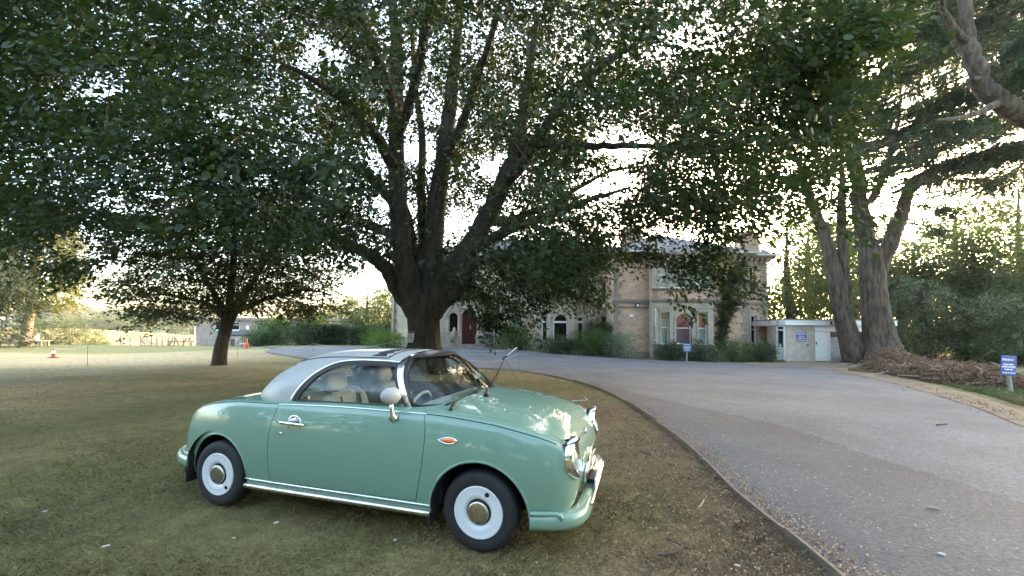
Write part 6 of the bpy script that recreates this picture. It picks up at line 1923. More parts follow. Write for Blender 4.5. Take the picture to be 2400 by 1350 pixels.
for j in range(-3, 4):
    z = gz + j * .026; ww = gw * math.sqrt(max(0, 1 - ((z - gz) / gh) ** 2)) * .95
    mb.tube([nosep(ww * t, z, .013) for t in np.linspace(-1, 1, 9)], .0028, 5)
o = mb.build('grille_mesh', c_chrome_w, gr, smooth=True, keep=False); o['kind'] = 'stuff'
mb = MB(); mb.box(3.000, 3.008, -.26, .26, .275, .385); pl_ = mb.build('number_plate', c_plate, car, keep=False)
mb = MB(); mb.box(2.92, 2.999, -.14, .10, .315, .345); mb.build('plate_bracket', c_trim, pl_, keep=False)
mb = MB(); b_ = nosep(0, .665, .004); mb.lathe([(.03, 0), (.028, .008), (.018, .012), (.0, .013)], (b_.x, b_.y, b_.z), 16, 'x'); mb.build('nose_badge', c_chrome, car, smooth=True, keep=False)

# ------------------------------------------------------------------ headlamps
def headlamp(s):
    M = Matrix.Translation((2.895, s * .575, .618)) @ Matrix.Rotation(s * math.radians(3), 4, 'Z') @ Matrix.Rotation(math.radians(-13), 4, 'Y')
    def T(p_): return M @ Vector(p_)
    def addT(mb, src):
        return mb.add([T(v) for v in src.v], src.f)
    # bezel: egg-shaped bright ring, pointed hood at the top
    def outline(r_):
        P = []
        for k in range(40):
            a = 2 * math.pi * k / 40
            y, z = r_ * math.cos(a), r_ * 1.10 * math.sin(a)
            if z > 0: z *= 1.0 + .10 * (math.sin(a)) ** 6
            P.append((y, z))
        return P
    prof = [(.117, -.028), (.118, -.012), (.116, .012), (.108, .024), (.098, .026), (.092, .016), (.088, -.004)]
    V = []
    for r_, x in prof: V += [(x + (.03 * max(0, z / .12) ** 2 if x > -.05 else 0), y, z) for y, z in outline(r_)]
    F = [(i * 40 + k, i * 40 + (k + 1) % 40, (i + 1) * 40 + (k + 1) % 40, (i + 1) * 40 + k) for i in range(len(prof) - 1) for k in range(40)]
    mb = MB(); mb.add([T(v) for v in V], F); hl = mb.build('headlight', c_chrome, car, smooth=True, angle=60, keep=False)
    src = MB(); src.lathe([(.104, -.16), (.115, -.09), (.1175, -.0285)], n=40, axis='x', sy=1.1); mb = addT(MB(), src); mb.build('lamp_pod', c_green, hl, smooth=True, keep=False, fix=True)
    src = MB(); src.lathe([(.0, -.07), (.03, -.066), (.06, -.05), (.082, -.02), (.09, .0)], n=32, axis='x'); mb = addT(MB(), src); mb.build('reflector', c_chrome, hl, smooth=True, keep=False, fix=False)
    src = MB(); src.ball((-.03, 0, 0), .022); mb = addT(MB(), src); mb.build('bulb', c_plate, hl, smooth=True, keep=False)
    src = MB(); src.lathe([(.091, .004), (.075, .022), (.05, .034), (.02, .039), (.0, .040)], n=32, axis='x', sy=1.08); mb = addT(MB(), src); mb.build('lens', c_lens, hl, smooth=True, keep=False, fix=False)
    # pointed eyebrow running back along the wing
    V = [(.05, -.07, .115), (.075, 0, .125), (.05, .07, .115), (-.03, .085, .10), (-.10, .03, .128), (-.10, -.03, .128), (-.03, -.085, .10), (.045, -.06, .098), (.068, 0, .105), (.045, .06, .098)]
    mb = MB(); mb.add([T(v) for v in V], [(0, 1, 4, 5, 6), (1, 2, 3, 4), (0, 7, 8, 1), (1, 8, 9, 2), (7, 6, 0), (2, 9, 3)]); mb.build('lamp_hood', c_chrome, hl, angle=50, keep=False)
for s in (-1, 1): headlamp(s)
# indicators on the wing: pointed amber lens in a chrome rim
for s in (-1, 1):
    c_, n_ = on_side(2.078, .718, s)
    P = []
    for k in range(28):
        a = 2 * math.pi * k / 28
        x = .064 * math.cos(a) * (1.25 if math.cos(a) < 0 else 1); z = .024 * math.sin(a) * (1 - .75 * max(0, -math.cos(a)) ** 2)
        P.append((x, z))
    V = [on_side(2.09 + x, .718 + z, s, .003)[0] for x, z in P] + [on_side(2.09 + x * .9, .718 + z * .88, s, .012)[0] for x, z in P] + [on_side(2.09 + x * .8, .718 + z * .7, s, .007)[0] for x, z in P]
    n = 28
    mb = MB(); mb.add(V, [(i * n + k, i * n + (k + 1) % n, (i + 1) * n + (k + 1) % n, (i + 1) * n + k) for i in range(2) for k in range(n)]); im = mb.build('indicator', c_chrome, car, smooth=True, keep=False)
    mb = MB(); mb.add([on_side(2.09 + x * .82, .718 + z * .74, s, .007)[0] for x, z in P] + [on_side(2.09 + x * .45, .718 + z * .4, s, .015)[0] for x, z in P], [(k, (k + 1) % n, (k + 1) % n + n, k + n) for k in range(n)] + [tuple(range(n, 2 * n))]); mb.build('amber_lens', c_amber, im, smooth=True, keep=False)
# rear lamps
for s in (-1, 1):
    c_, n_ = on_side(-.62, .52, s)
    mb = MB(); mb.ball((c_.x - .01, c_.y * .88, c_.z), (.03, .05, .07)); mb.build('rear_light', c_red, car, smooth=True, keep=False)
# door furniture
for di, s in ((0, -1), (1, 1)):
    dd = doors[di]
    c_, n_ = on_side(.80, .735, s)
    y0 = c_.y
    mb = MB(); prof = []
    mb.lathe([(.068, .0), (.066, .005), (.058, .007), (.050, .0035), (.02, .001), (.0, .0005)], (.80, 0, .735), 32, 'y'); mb.v = [(x, y0 - (-s) * 0 + s * y, z) for x, y, z in mb.v]
    mb.build('handle_bowl', c_chrome, dd, smooth=True, keep=False)
    hp = []
    for x, z, o in ((.675, .738, .014), (.69, .738, .026), (.76, .737, .032), (.83, .735, .030), (.885, .733, .024), (.90, .733, .014)):
        q_, _ = on_side(x, z, s, o); hp.append(np.array(q_))
    mb = MB(); mb.tube(catmull(hp, 4), [.010] * 4 + [.0135] * 4 + [.0115] * 4 + [.010] * 4 + [.0105] * 4 + [.008], 10); mb.build('door_handle', c_chrome, dd, smooth=True, keep=False)
    q_, _ = on_side(.683, .655, s)
    mb = MB(); mb.lathe([(.013, 0), (.0125, .006), (.009, .008), (.0, .008)], (q_.x, 0, q_.z), 18, 'y'); mb.v = [(x, q_.y + s * y, z) for x, y, z in mb.v]; mb.build('door_lock', c_chrome, dd, smooth=True, keep=False)
    # wing mirror on its stalk
    q_, _ = on_side(1.655, .842, s)
    mb = MB(); base = np.array([1.655, q_.y + s * .006, .836])
    mb.tube([base, base + [0, s * .012, .006], base + [0, s * .02, .022], base + [-.004, s * .026, .06], base + [-.006, s * .028, .12]], [.036, .033, .016, .0125, .0135], 16)
    mr_ = mb.build('door_mirror', c_chrome, car, smooth=True, keep=False)
    mc = base + np.array([-.008, s * .03, .158])
    mb = MB(); mb.ball(mc, (.048, .076, .060), 28, 18); mb.v = [(x if x > mc[0] - .03 else mc[0] - .03, y, z) for x, y, z in mb.v]
    Mr = Matrix.Translation(mc) @ Matrix.Rotation(-s * .35 - .25, 4, 'Z') @ Matrix.Translation(-mc) if False else Matrix.Translation(mc) @ Matrix.Rotation(s * .55, 4, 'Z') @ Matrix.Translation(-mc)
    mb.v = [tuple(Mr @ Vector(v)) for v in mb.v]
    mb.build('mirror_shell', c_white, mr_, smooth=True, angle=40, keep=False)
# ------------------------------------------------------------------ wipers, aerial, washer jets
def wtop(x, y, o=0.0): return np.array(on_top(x, y, o)[0])
def wsp(y, z, off=.012):
    h, n_, i_, d_ = bvh_b.ray_cast(Vector((4, y, z)), Vector((-1, 0, 0)))
    return np.array(h + n_ * off)
CM = Matrix.Translation(Vector(CAR_P)) @ Matrix.Rotation(CAR_YAW, 4, 'Z')
CMi = CM.inverted()
def pick(px, py, off=.0):
    o = CMi @ Vector(CAM); d = (CMi.to_3x3() @ Vector(ray(px, py))).normalized()
    best = None
    for t_ in (bvh_body, bvh_b):
        h, n_, i_, D_ = t_.ray_cast(o, d)
        if h is not None and (best is None or D_ < best[2]): best = (h, n_, D_)
    return np.array(best[0] + best[1] * off)
for pv, el, tp, b0, b1 in (((1056, 963), (1082, 938), (1092, 928), (1045, 952), (1122, 912)), ((1118, 921), (1134, 909), (1137, 906), (1100, 926), (1145, 905))):
    a_, e_, t_ = pick(*pv, .006), pick(*el, .018), pick(*tp, .014)
    mb = MB(); mb.tube(catmull([a_, a_ * .6 + e_ * .4 + [0, 0, .02], e_, t_], 3), [.014] * 3 + [.008] * 3 + [.006] * 3 + [.004], 8)
    mb.tube([pick(*b0, .012), pick((b0[0] + b1[0]) / 2, (b0[1] + b1[1]) / 2 , .016), pick(*b1, .012)], .006, 6)
    mb.build('wiper', c_trim, car, smooth=True, keep=False)
ab = pick(1140, 929, 0)
mb = MB(); mb.tube([ab, ab + [0, 0, .025], ab + [.01, 0, .07]], [.026, .018, .009], 12); mb.build('aerial_base', c_trim, car, smooth=True, keep=False)
def lift_(px, py, x_):
    """point on the pixel's line of sight above the car at local x"""
    o = CMi @ Vector(CAM); d = (CMi.to_3x3() @ Vector(ray(px, py)))
    k = (ab[1] - o.y) / d.y
    return np.array(o + d * k)
m1_, m2_, tip = lift_(1163, 880, 0), lift_(1184, 837, 0), lift_(1212, 814, 0)
mb = MB(); mb.tube([ab + [.005, 0, .05], m1_, m2_], [.0045, .0035, .003], 6); mb.tube([m2_ - (tip - m2_) * .25, m2_ + (tip - m2_) * .15], .007, 6); ae = mb.build('aerial', c_trim, car, smooth=True, keep=False)
mb = MB(); mb.tube([m2_ + (tip - m2_) * .1, tip], [.0045, .003], 6); mb.build('aerial_tip', c_plate, ae, smooth=True, keep=False)
mb = MB(); mb.tube(catmull([m2_, lift_(1168, 865, 0) + [0, .02, 0], lift_(1163, 884, 0) + [0, .03, 0], lift_(1158, 893, 0) + [0, .03, 0], lift_(1146, 902, 0)], 4), .002, 5); mb.build('loose_wire', c_trim, ae, smooth=True, keep=False)
mb = MB(); mb.tube(catmull([m2_, lift_(1200, 870, 0), lift_(1225, 905, 0), pick(1262, 936, .004)], 4), .0012, 5); mb.build('stay_wire', c_trim, ae, smooth=True, keep=False)
# ------------------------------------------------------------------ interior
def cushion(c_, r_, e, tilt=0, m=c_leather, par=None, name='cushion', yaw=0):
    mb = MB(); mb.superbox(c_, r_, e, 28, 16, Matrix.Rotation(tilt, 3, 'Y') @ Matrix.Rotation(yaw, 3, 'Z')); return mb.build(name, m, par or car, smooth=True, keep=False)
for s in (-1, 1):
    y = s * .345; t = math.radians(-16); X0 = .89
    seat = cushion((X0, y, .70), (.075, .20, .24), .45, t, name='front_seat')
    for q_ in (-1, 1):
        cushion((X0 + .02, y + q_ * .175, .69), (.105, .07, .235), .6, t, par=seat, name='seat_bolster')
        pts = [np.array([X0 + .115 - .29 * (z - .70), y + q_ * .115, z]) for z in np.linspace(.50, .90, 8)]
        mb = MB(); mb.tube(pts, .007, 6); mb.build('piping', c_pipe, seat, smooth=True, keep=False)
    for k in range(5):
        cushion((X0 + .058, y + (k - 2) * .042, .66), (.045, .022, .20), .6, t, par=seat, name='seat_flute')
    cushion((X0 + .16, y, .47), (.27, .24, .09), .5, math.radians(6), par=seat, name='seat_base')
    hr = cushion((X0 - .115, y, 1.0), (.062, .128, .082), .62, t, par=seat, name='headrest')
    for q_ in (-1, 1):
        mb = MB(); mb.tube([(X0 - .045, y + q_ * .062, .86), (X0 - .085, y + q_ * .062, .96)], .0085, 8); mb.build('headrest_post', c_chrome, seat, smooth=True, keep=False)
mb = MB(); mb.superbox((.34, 0, .70), (.12, .52, .18), .4, 28, 14); mb.build('rear_seat', c_leather_d, car, smooth=True, keep=False)
mb = MB(); mb.superbox((1.82, 0, .80), (.14, .64, .10), .4, 28, 14); mb.build('dashboard', c_leather_d, car, smooth=True, keep=False)
mb = MB()
rim = [np.array([1.60 + .06 * math.sin(a), -.345 + .18 * math.cos(a), .80 + .16 * math.sin(a)]) for a in np.linspace(0, 2 * math.pi, 33)]
mb.tube(rim, .013, 8, False); sw = mb.build('steering_wheel', c_leather_d, car, smooth=True, keep=False)
mb = MB(); mb.tube([(1.6, -.345, .8), (1.78, -.345, .74)], [.05, .03], 10); mb.build('steering_column', c_leather_d, sw, smooth=True, keep=False)
mb = MB(); mb.box(.34, 1.92, -.62, .62, .27, .30); mb.build('cabin_floor', c_int, car, keep=False)
for s in (-1, 1):
    mb = MB(); mb.tube([(.36, s * .44, 1.05), (.33, s * .50, .95), (.30, s * .55, .78)], .024, 6, flat=.15); bl = mb.build('seat_belt', c_leather_d, car, smooth=True, keep=False)
    mb = MB(); mb.superbox((.36, s * .435, 1.055), (.04, .014, .024), .5, 14, 8); mb.build('belt_guide', c_leather_d, bl, smooth=True, keep=False)
    mb = MB(); mb.tube([(.80, s * .655, .88), (.80, s * .655, .925)], .006, 8); mb.build('lock_button', c_chrome, car, smooth=True, keep=False)
# ================================================================== shrubs and hedges
def shrub(name, label, cat, base, rad, n, m, leaf=.07, seed=1, group=None, lumps=7, K=8, wr=.5, flat=.0, up=0.0, stem=True):
    """leafy mound built of overlapping lumps, its foot on the ground"""
    r = np.random.default_rng(seed)
    base = np.array(base, float); rad = np.array(rad, float)
    t = thing(name, label, cat, tuple(base), 0, group)
    cs = [base + [0, 0, rad[2] * .45]]; rs = [rad * [.85, .85, .62]]
    for i in range(lumps):
        a = r.uniform(0, 2 * np.pi); q_ = r.uniform(.25, .62)
        k = r.uniform(.38, .62)
        cs.append(base + [math.cos(a) * rad[0] * q_, math.sin(a) * rad[1] * q_, rad[2] * r.uniform(.3, 1.0 - k * .55)]); rs.append(rad * [k, k, k * .8])
    per = n // len(cs)
    P, D = [], []
    for c, rr in zip(cs, rs):
        U = r.normal(0, 1, (per, 3)); U /= np.linalg.norm(U, axis=1, keepdims=True)
        p_ = c + U * rr * (.72 + .36 * r.random((per, 1)) ** .6)
        P.append(p_); D.append(U)
    P, D = np.vstack(P), np.vstack(D)
    P[:, 2] = np.maximum(P[:, 2], base[2] + .03)
    D[:, 2] += up; D += r.normal(0, .45, D.shape)
    leaf *= 1.4
    V, F = sprays(P, D, K, leaf * 5, leaf * 2.6, leaf, seed, flat=leaf * .8, droop=.1, wr=wr, tilt=.7)
    np_obj('foliage', V, F, m, t, kind='stuff')
    mb = MB()
    for i in range(6):
        a = r.uniform(0, 2 * np.pi)
        mb.tube([base + [math.cos(a) * .05, math.sin(a) * .05, -.05], base + [math.cos(a) * rad[0] * .3, math.sin(a) * rad[1] * .3, rad[2] * .5]], [.03, .012], 5)
    mb.build('stems', bark_dark, t, fix=False, kind='stuff')
    return t
sh_green = leafmat('shrub_green', (.035, .075, .02), (.075, .13, .035), 1.5, .3)
sh_dark = leafmat('shrub_dark', (.022, .048, .02), (.05, .085, .035), 1.5, .22)
sh_bright = leafmat('shrub_bright', (.06, .12, .02), (.12, .19, .035), 1.5, .35)
sh_pale = leafmat('shrub_variegated', (.12, .16, .10), (.30, .34, .25), 9, .3, (1.2, 1.2, .9))
ivy_m = leafmat('ivy', (.018, .034, .014), (.045, .065, .028), 2.5, .2)
def onp(px, py, Y=None):
    if Y is None: return gnd(px, py)
    p_ = at(px, py, Y); return np.array([p_[0], Y, hgt(p_[0], Y)])
def span(pl, pr, Y): return (at(pr, 780, Y)[0] - at(pl, 780, Y)[0]) / 2
def top_h(px, py, Y): return at(px, py, Y)[2] - hgt(at(px, py, Y)[0], Y)
GS = 'shrubs along the front of the house'
for i, (pl, pr, pt, Y, m_, lf, lab, ry) in enumerate([
        (1170, 1268, 768, 26.6, sh_green, .07, 'tall rounded green shrub covering the wall left of the canted bay', 1.3),
        (1245, 1352, 794, 25.2, sh_dark, .06, 'low spreading dark shrub under the canted bay window', 1.1),
        (1325, 1452, 780, 24.8, sh_green, .06, 'broad green mound shrub right of the canted bay', 1.4),
        (1370, 1442, 757, 26.6, sh_dark, .08, 'dark climbing shrub reaching up between two drainpipes', .7),
        (1415, 1487, 786, 24.2, sh_pale, .06, 'pale variegated shrub at the corner of the brick wing', 1.0)]):
    p_ = onp((pl + pr) / 2, 820, Y)
    shrub('shrub', lab, 'shrub', p_, (span(pl, pr, Y), ry, top_h((pl + pr) / 2, pt, Y)), 900, m_, lf, 500 + i, GS)
# informal hedge under the right-hand bay
for i, (pl, pr, pt, Y, m_, lab) in enumerate([(1535, 1610, 806, 23.9, sh_dark, 'low dark hedge plant left of the small blue sign'), (1600, 1690, 800, 23.8, sh_dark, 'hedge plant right behind the small blue sign'), (1675, 1760, 800, 23.8, sh_green, 'hedge plant under the ivy on the brick wing'), (1745, 1818, 806, 23.7, sh_dark, 'end plant of the low hedge next to the shed window')]):
    p_ = onp((pl + pr) / 2, 835, Y)
    shrub('hedge_plant', lab, 'hedge', p_, (span(pl, pr, Y), .8, top_h((pl + pr) / 2, pt, Y)), 760, m_, .055, 520 + i, 'low hedge in front of the brick wing', lumps=9)
# clipped hedges and the big shrub on the left
def hedge(label, pl, pr, ptl, ptr, Y, dep, m, seed):
    r = np.random.default_rng(seed)
    a, b = onp(pl, 800, Y), onp(pr, 800, Y)
    t = thing('clipped_hedge', label, 'hedge', tuple((a + b) / 2), 0, 'clipped hedges left of the house')
    n = 2600
    u = r.random(n); hz_ = (ptl + (ptr - ptl) * u)
    face = r.integers(0, 5, n)
    x = a[0] + (b[0] - a[0]) * u
    top = np.array([top_h(1000, q_, Y) for q_ in (ptl, ptr)]); hh = top[0] + (top[1] - top[0]) * u
    y = np.where(face < 2, Y + r.normal(0, .05, n), np.where(face < 4, Y + r.random(n) * dep, Y + dep + r.normal(0, .05, n)))
    z = np.where((face < 2) | (face == 4), r.random(n) * hh, hh + r.normal(0, .04, n))
    e = r.random(n) < .12
    x = np.where(e, np.where(r.random(n) < .5, a[0], b[0]) + r.normal(0, .05, n), x); y = np.where(e, Y + r.random(n) * dep, y); z = np.where(e, r.random(n) * hh, z)
    P = np.stack([x, y, z + np.array([hgt(q_, Y) for q_ in x])], 1)
    D = np.stack([r.normal(0, .6, n), -np.ones(n) + r.normal(0, .6, n), r.normal(.3, .5, n)], 1)
    V, F = sprays(P, D, 8, .3, .17, .085, seed, flat=.05, droop=0, tilt=.8)
    np_obj('foliage', V, F, m, t, kind='stuff')
    core = MB(); core.box(a[0] + .1, b[0] - .1, Y + .12, Y + dep - .12, a[2], a[2] + min(top) - .15); core.build('stems', bark_dark, t)
hedge('short dark clipped hedge between the big shrub and the path gap', 750, 813, 766, 766, 31.5, 1.4, sh_dark, 540)
hedge('long dark clipped hedge running to the house corner', 817, 950, 770, 764, 31.0, 1.4, sh_dark, 541)
p_ = onp(902, 810, 26); shrub('shrub', 'bright green feathery shrub in front of the long clipped hedge', 'shrub', p_, (span(853, 955, 26), 1.3, top_h(902, 776, 26)), 900, sh_bright, .06, 542, None, up=.5)
for i, (pl, pr, pt, Y, m_, lab) in enumerate([(655, 760, 746, 31, sh_dark, 'big dark laurel-like shrub left of the clipped hedges'), (600, 680, 750, 31.5, sh_green, 'yellow-green side of the big shrub nearest the gazebo'), (700, 760, 742, 32, sh_green, 'tall back part of the big shrub group'), (585, 632, 780, 31, sh_green, 'small flowering bush beside the plain red cone')]):
    p_ = onp((pl + pr) / 2, 808, Y)
    shrub('shrub', lab, 'shrub', p_, (span(pl, pr, Y), 1.6, top_h((pl + pr) / 2, pt, Y)), 900, m_, .10 if i < 3 else .07, 545 + i, 'shrubs round the garden lawn corner')
# ivy on the brick wing
iv = thing('ivy', 'dark ivy climbing the brick wall right of the two-storey bay', 'ivy', (hx(1690, RW), RW, hgt(hx(1690, RW), RW)))
r = np.random.default_rng(77)
mb = MB(); P = []
for px0, py0, px1, py1, k in ((1684, 815, 1700, 690, 90), (1700, 700, 1726, 640, 110), (1700, 712, 1738, 706, 70), (1712, 690, 1690, 640, 60), (1690, 760, 1712, 720, 80), (1700, 715, 1660, 712, 14), (1720, 650, 1745, 600, 70), (1690, 820, 1690, 760, 40)):
    a = at(px0, py0, RW - .06); b = at(px1, py1, RW - .06)
    mb.tube(catmull([a, (a + b) / 2 + [r.normal(0, .1), 0, 0], b], 4), [.03] * 3 + [.018] * 6 , 5)
    u = r.random((k, 1))
    P.append(a + (b - a) * u + r.normal(0, 1, (k, 3)) * np.array([.22, .05, .2]))
mb.build('stems', bark_dark, iv, fix=False, kind='stuff')
P = np.vstack(P); P[:, 1] = np.minimum(P[:, 1], RW - .05)
D = r.normal(0, 1, P.shape); D[:, 1] = -.6; D[:, 2] -= .4
V, F = sprays(P, D, 22, .4, .22, .085, 78, flat=.05, droop=.3, wr=.9, tilt=.5)
np_obj('foliage', V, F, ivy_m, iv, kind='stuff')

# ================================================================== signs
m_blue = mat('blue_sign_paint', (.035, .055, .26), (.05, .075, .30), 5, .45)
m_print = mat('white_print', (.74, .78, .82), (.68, .72, .78), 30, .5)
m_post = mat('grey_post', (.22, .22, .21), (.32, .32, .3), 20, .7, bump=.3)
def sign(name, label, c, wd, ht, lines, group=None, lean=0.0, post=None, rz=0.0):
    """blue board; lines = (centre x, centre z, half width, half height) in board fractions; the print is a row of small word blocks"""
    t = thing(name, label, 'sign', (c[0], c[1], c[2] - ht / 2 if not post else post[2]), 0, group)
    M = Matrix.Translation(Vector(c)) @ Matrix.Rotation(rz, 4, 'Z') @ Matrix.Rotation(lean, 4, 'Y')
    def put(mb): mb.v = [tuple(M @ Vector(v)) for v in mb.v]; return mb
    b = MB(); b.box(-wd / 2, wd / 2, -.008, .008, -ht / 2, ht / 2); bo = put(b).build('board', m_blue, t, bevel=.004)
    for cx, cz, hw_, hh_ in lines:
        r = random.Random(int((cz + 1) * 977)); x = cx - hw_
        pm = MB()
        while x < cx + hw_ - .02:
            L = min(r.uniform(.07, .2), cx + hw_ - x)
            # letters as narrow strokes
            y0 = x
            while y0 < x + L - .012:
                st = r.uniform(.016, .026)
                hh2 = hh_ * r.choice((1, 1, .85))
                pm.box(y0 * wd, min(y0 + st, x + L) * wd, -.0105, -.0085, (cz - hh_) * ht, (cz - hh_ + 2 * hh2) * ht)
                y0 += st + .008
            x += L + .03
        put(pm).build('printed_line', m_print, bo, kind='stuff', fix=False)
    if post:
        pb = MB(); pb.tube([np.array(post) - [0, 0, .2], np.array(c) + [.03, .062, -ht * .2]], .042, 10); pb.build('post', m_post, t, smooth=True, angle=40)
    return t
pb = gnd(2373, 921)
Yp = pb[1]
c = at(2357, 856, Yp); wS = 36 / FPX * Yp; hS = 46 / FPX * Yp
sign('warning_sign', 'blue sign with white lettering on a grey post at the right edge of the verge', (c[0], c[1] - .06, c[2]), wS, hS,
     [(-.07, .29, .36, .055), (-.02, .05, .33, .042), (.0, -.07, .44, .042), (0, -.2, .27, .04), (.03, -.37, .42, .03)], post=(pb[0], pb[1], pb[2]), lean=.06)
c = at(1878, 789.5, SY - .02)
sign('warning_sign', 'square blue sign with white lettering fixed to the shed wall left of the white door', (c[0], SY - .022, c[2]), .58, .52,
     [(0, .40, .45, .035), (0, .29, .45, .035), (0, .07, .28, .05), (0, -.12, .4, .03), (0, -.23, .45, .035), (0, -.40, .43, .03)])
p_ = onp(1609, 840, 22.9); c = at(1610, 814, 22.9)
sign('warning_sign', 'small blue sign on a stake in the low hedge below the arched plum window', (c[0], 22.86, c[2]), .46, .48,
     [(-.02, .32, .39, .05), (-.02, .07, .37, .045), (.0, -.06, .46, .04), (0, -.2, .3, .045), (0, -.37, .4, .03)], post=(p_[0], 22.94, p_[2]))
# notice pinned to the lime trunk
tn = at(963, 790, TY - .70)
nt_ = thing('paper_notice', 'creased white paper notice with a dark red heading pinned to the big trunk', 'notice', tuple(tn))
mb = MB(); q_ = .13; hh = .18
for z0_, z1_, dy0, dy1, sk0, sk1 in ((.0, hh, 0, .01, .0, .012), (-hh, -.003, .012, 0, -.03, .0)):
    mb.add([(tn[0] - q_ + sk0, tn[1] + dy0, tn[2] + z0_), (tn[0] + q_ * .8 + sk0, tn[1] + dy0 + .01, tn[2] + z0_), (tn[0] + q_ * .8 + sk1, tn[1] + dy1 + .01, tn[2] + z1_), (tn[0] - q_ + sk1, tn[1] + dy1, tn[2] + z1_)], [(0, 1, 2, 3)])
mb.build('paper', mat('aged_paper', (.42, .41, .38), (.55, .54, .52), 12, .8), nt_, fix=False)
mb = MB(); mb.box(tn[0] - q_ * .85, tn[0] + q_ * .75, tn[1] - .006, tn[1] - .003, tn[2] + hh * .72, tn[2] + hh * .95); mb.build('heading', mat('maroon_print', (.12, .02, .035), rough=.7), nt_, fix=False)
mb = MB()
for k in range(9):
    z = tn[2] + hh * (.6 - .17 * k); 
    mb.box(tn[0] - q_ * .75, tn[0] + q_ * random.uniform(.3, .7), tn[1] - .007, tn[1] - .004, z - .004, z + .004)
mb.build('printed_line', mat('faded_print', (.2, .2, .2), rough=.8), nt_, fix=False, kind='stuff')

# ================================================================== cones, pins and rope
m_or = mat('cone_orange', (.62, .07, .025), (.52, .055, .02), 8, .45)
m_cw = mat('cone_white', (.72, .72, .70), (.62, .61, .58), 14, .5)
m_cb = mat('cone_base', (.05, .045, .045), (.09, .07, .06), 20, .8)
def cone(label, b, h, bands=True, col=m_or):
    t = thing('traffic_cone', label, 'traffic cone', tuple(b), 0, 'traffic cones')
    r0, r1 = h * .22, h * .045
    def rad(u): return r0 + (r1 - r0) * u
    mb = MB(); mb.box(b[0] - h * .3, b[0] + h * .3, b[1] - h * .3, b[1] + h * .3, b[2], b[2] + h * .05); mb.build('base', m_cb if bands else col, t, bevel=.01)
    mb = MB(); mb.lathe([(rad(0), h * .05), (rad(.40), h * .40)], b, 20); mb.build('lower_band', col, t, smooth=True, angle=40)
    mb = MB(); mb.lathe([(rad(.40) + .001, h * .401), (rad(.70) + .001, h * .70)], b, 20); mb.build('sleeve', m_cw if bands else col, t, smooth=True, angle=40)
    mb = MB(); mb.lathe([(rad(.70), h * .701), (r1, h * .98), (r1 * .6, h)], b, 20); mb.build('tip', col, t, smooth=True, angle=40)
cone('orange and white striped cone alone on the far left lawn', gnd(125, 838), .5)
b_ = gnd(577, 816); cone('plain red cone beside the low barrier near the garden shrubs', b_, .64, False)
b_ = gnd(1091, 878); cone('red-tipped white cone just behind the car windscreen', b_, .52)
m_pin = mat('rusty_pin', (.12, .1, .085), (.2, .16, .12), 30, .7)
m_rope = mat('white_rope', (.62, .62, .62), (.5, .5, .5), 60, .8)
pins = {}
def pin(label, px, pyb, pyt):
    b = gnd(px, pyb); tp = at(px, pyt, b[1])
    mb = MB(); mb.tube([b - [0, 0, .1], tp, tp + [.012, 0, .02], tp + [.024, 0, .0]], .007, 6)
    o = mb.build('rope_pin', m_pin, None, smooth=True); tag(o, label, 'rope pin', 'thin steel pins carrying the rope'); return tp
pa = pin('thin steel pin on the left lawn between the striped cone and the small tree', 205, 857, 811)
pbn = pin('thin steel pin just right of the small tree trunk', 557, 835, 797)
pc = pin('thin steel pin at the lawn edge right of the car aerial', 1216, 869, 829)
pd_ = pin('thin steel pin on the far lawn edge above the rear of the car roof', 734, 824, 804)
def rope(label, a, b, sag=.12):
    a, b = np.array(a), np.array(b)
    pts = [a + (b - a) * t - [0, 0, sag * 4 * t * (1 - t)] for t in np.linspace(0, 1, 17)]
    mb = MB(); mb.tube(pts, .0055, 5); o = mb.build('rope', m_rope, None, smooth=True); tag(o, label, 'rope', 'ropes slung between pins and cones')
rope('rope slung from the cone behind the car to the pin at the lawn edge', gnd(1091, 878) + [0, 0, .5], pc, .16)
rope('rope from the big trunk past the front steps towards the drive', TB + [.65, -.2, 1.0], at(1212, 815, pc[1] + 5), .22)
rope('rope from the striped cone to the pin on the left lawn', gnd(125, 838) + [0, 0, .45], pa, .06)
rope('rope from the left lawn pin towards the small tree', pa, SB + [-.1, .2, 1.1], .2)
rope('rope between the small tree and the plain red cone', SB + [.2, .3, 1.0], pbn, .05)
rope('rope from the pin by the small tree to the far lawn corner', pbn, pd_, .45)
rope('rope from the far lawn pin to the big trunk', pd_, TB + [-.6, .3, 1.2], .3)
# wire hoops left lying on the lawn
for lab, pts in (('pale bent wire lying on the lawn beyond the bonnet', [(1328, 945), (1352, 942), (1374, 941), (1376, 938), (1370, 935)]), ('pale bent wire lying on the lawn behind the aerial base', [(1140, 914), (1152, 913), (1164, 910), (1167, 907), (1158, 906), (1146, 906)])):
    mb = MB(); mb.tube(catmull([gnd(*q_) + [0, 0, .03] for q_ in pts], 4), .006, 5); o = mb.build('bent_wire', m_rope, None, smooth=True); tag(o, lab, 'wire')

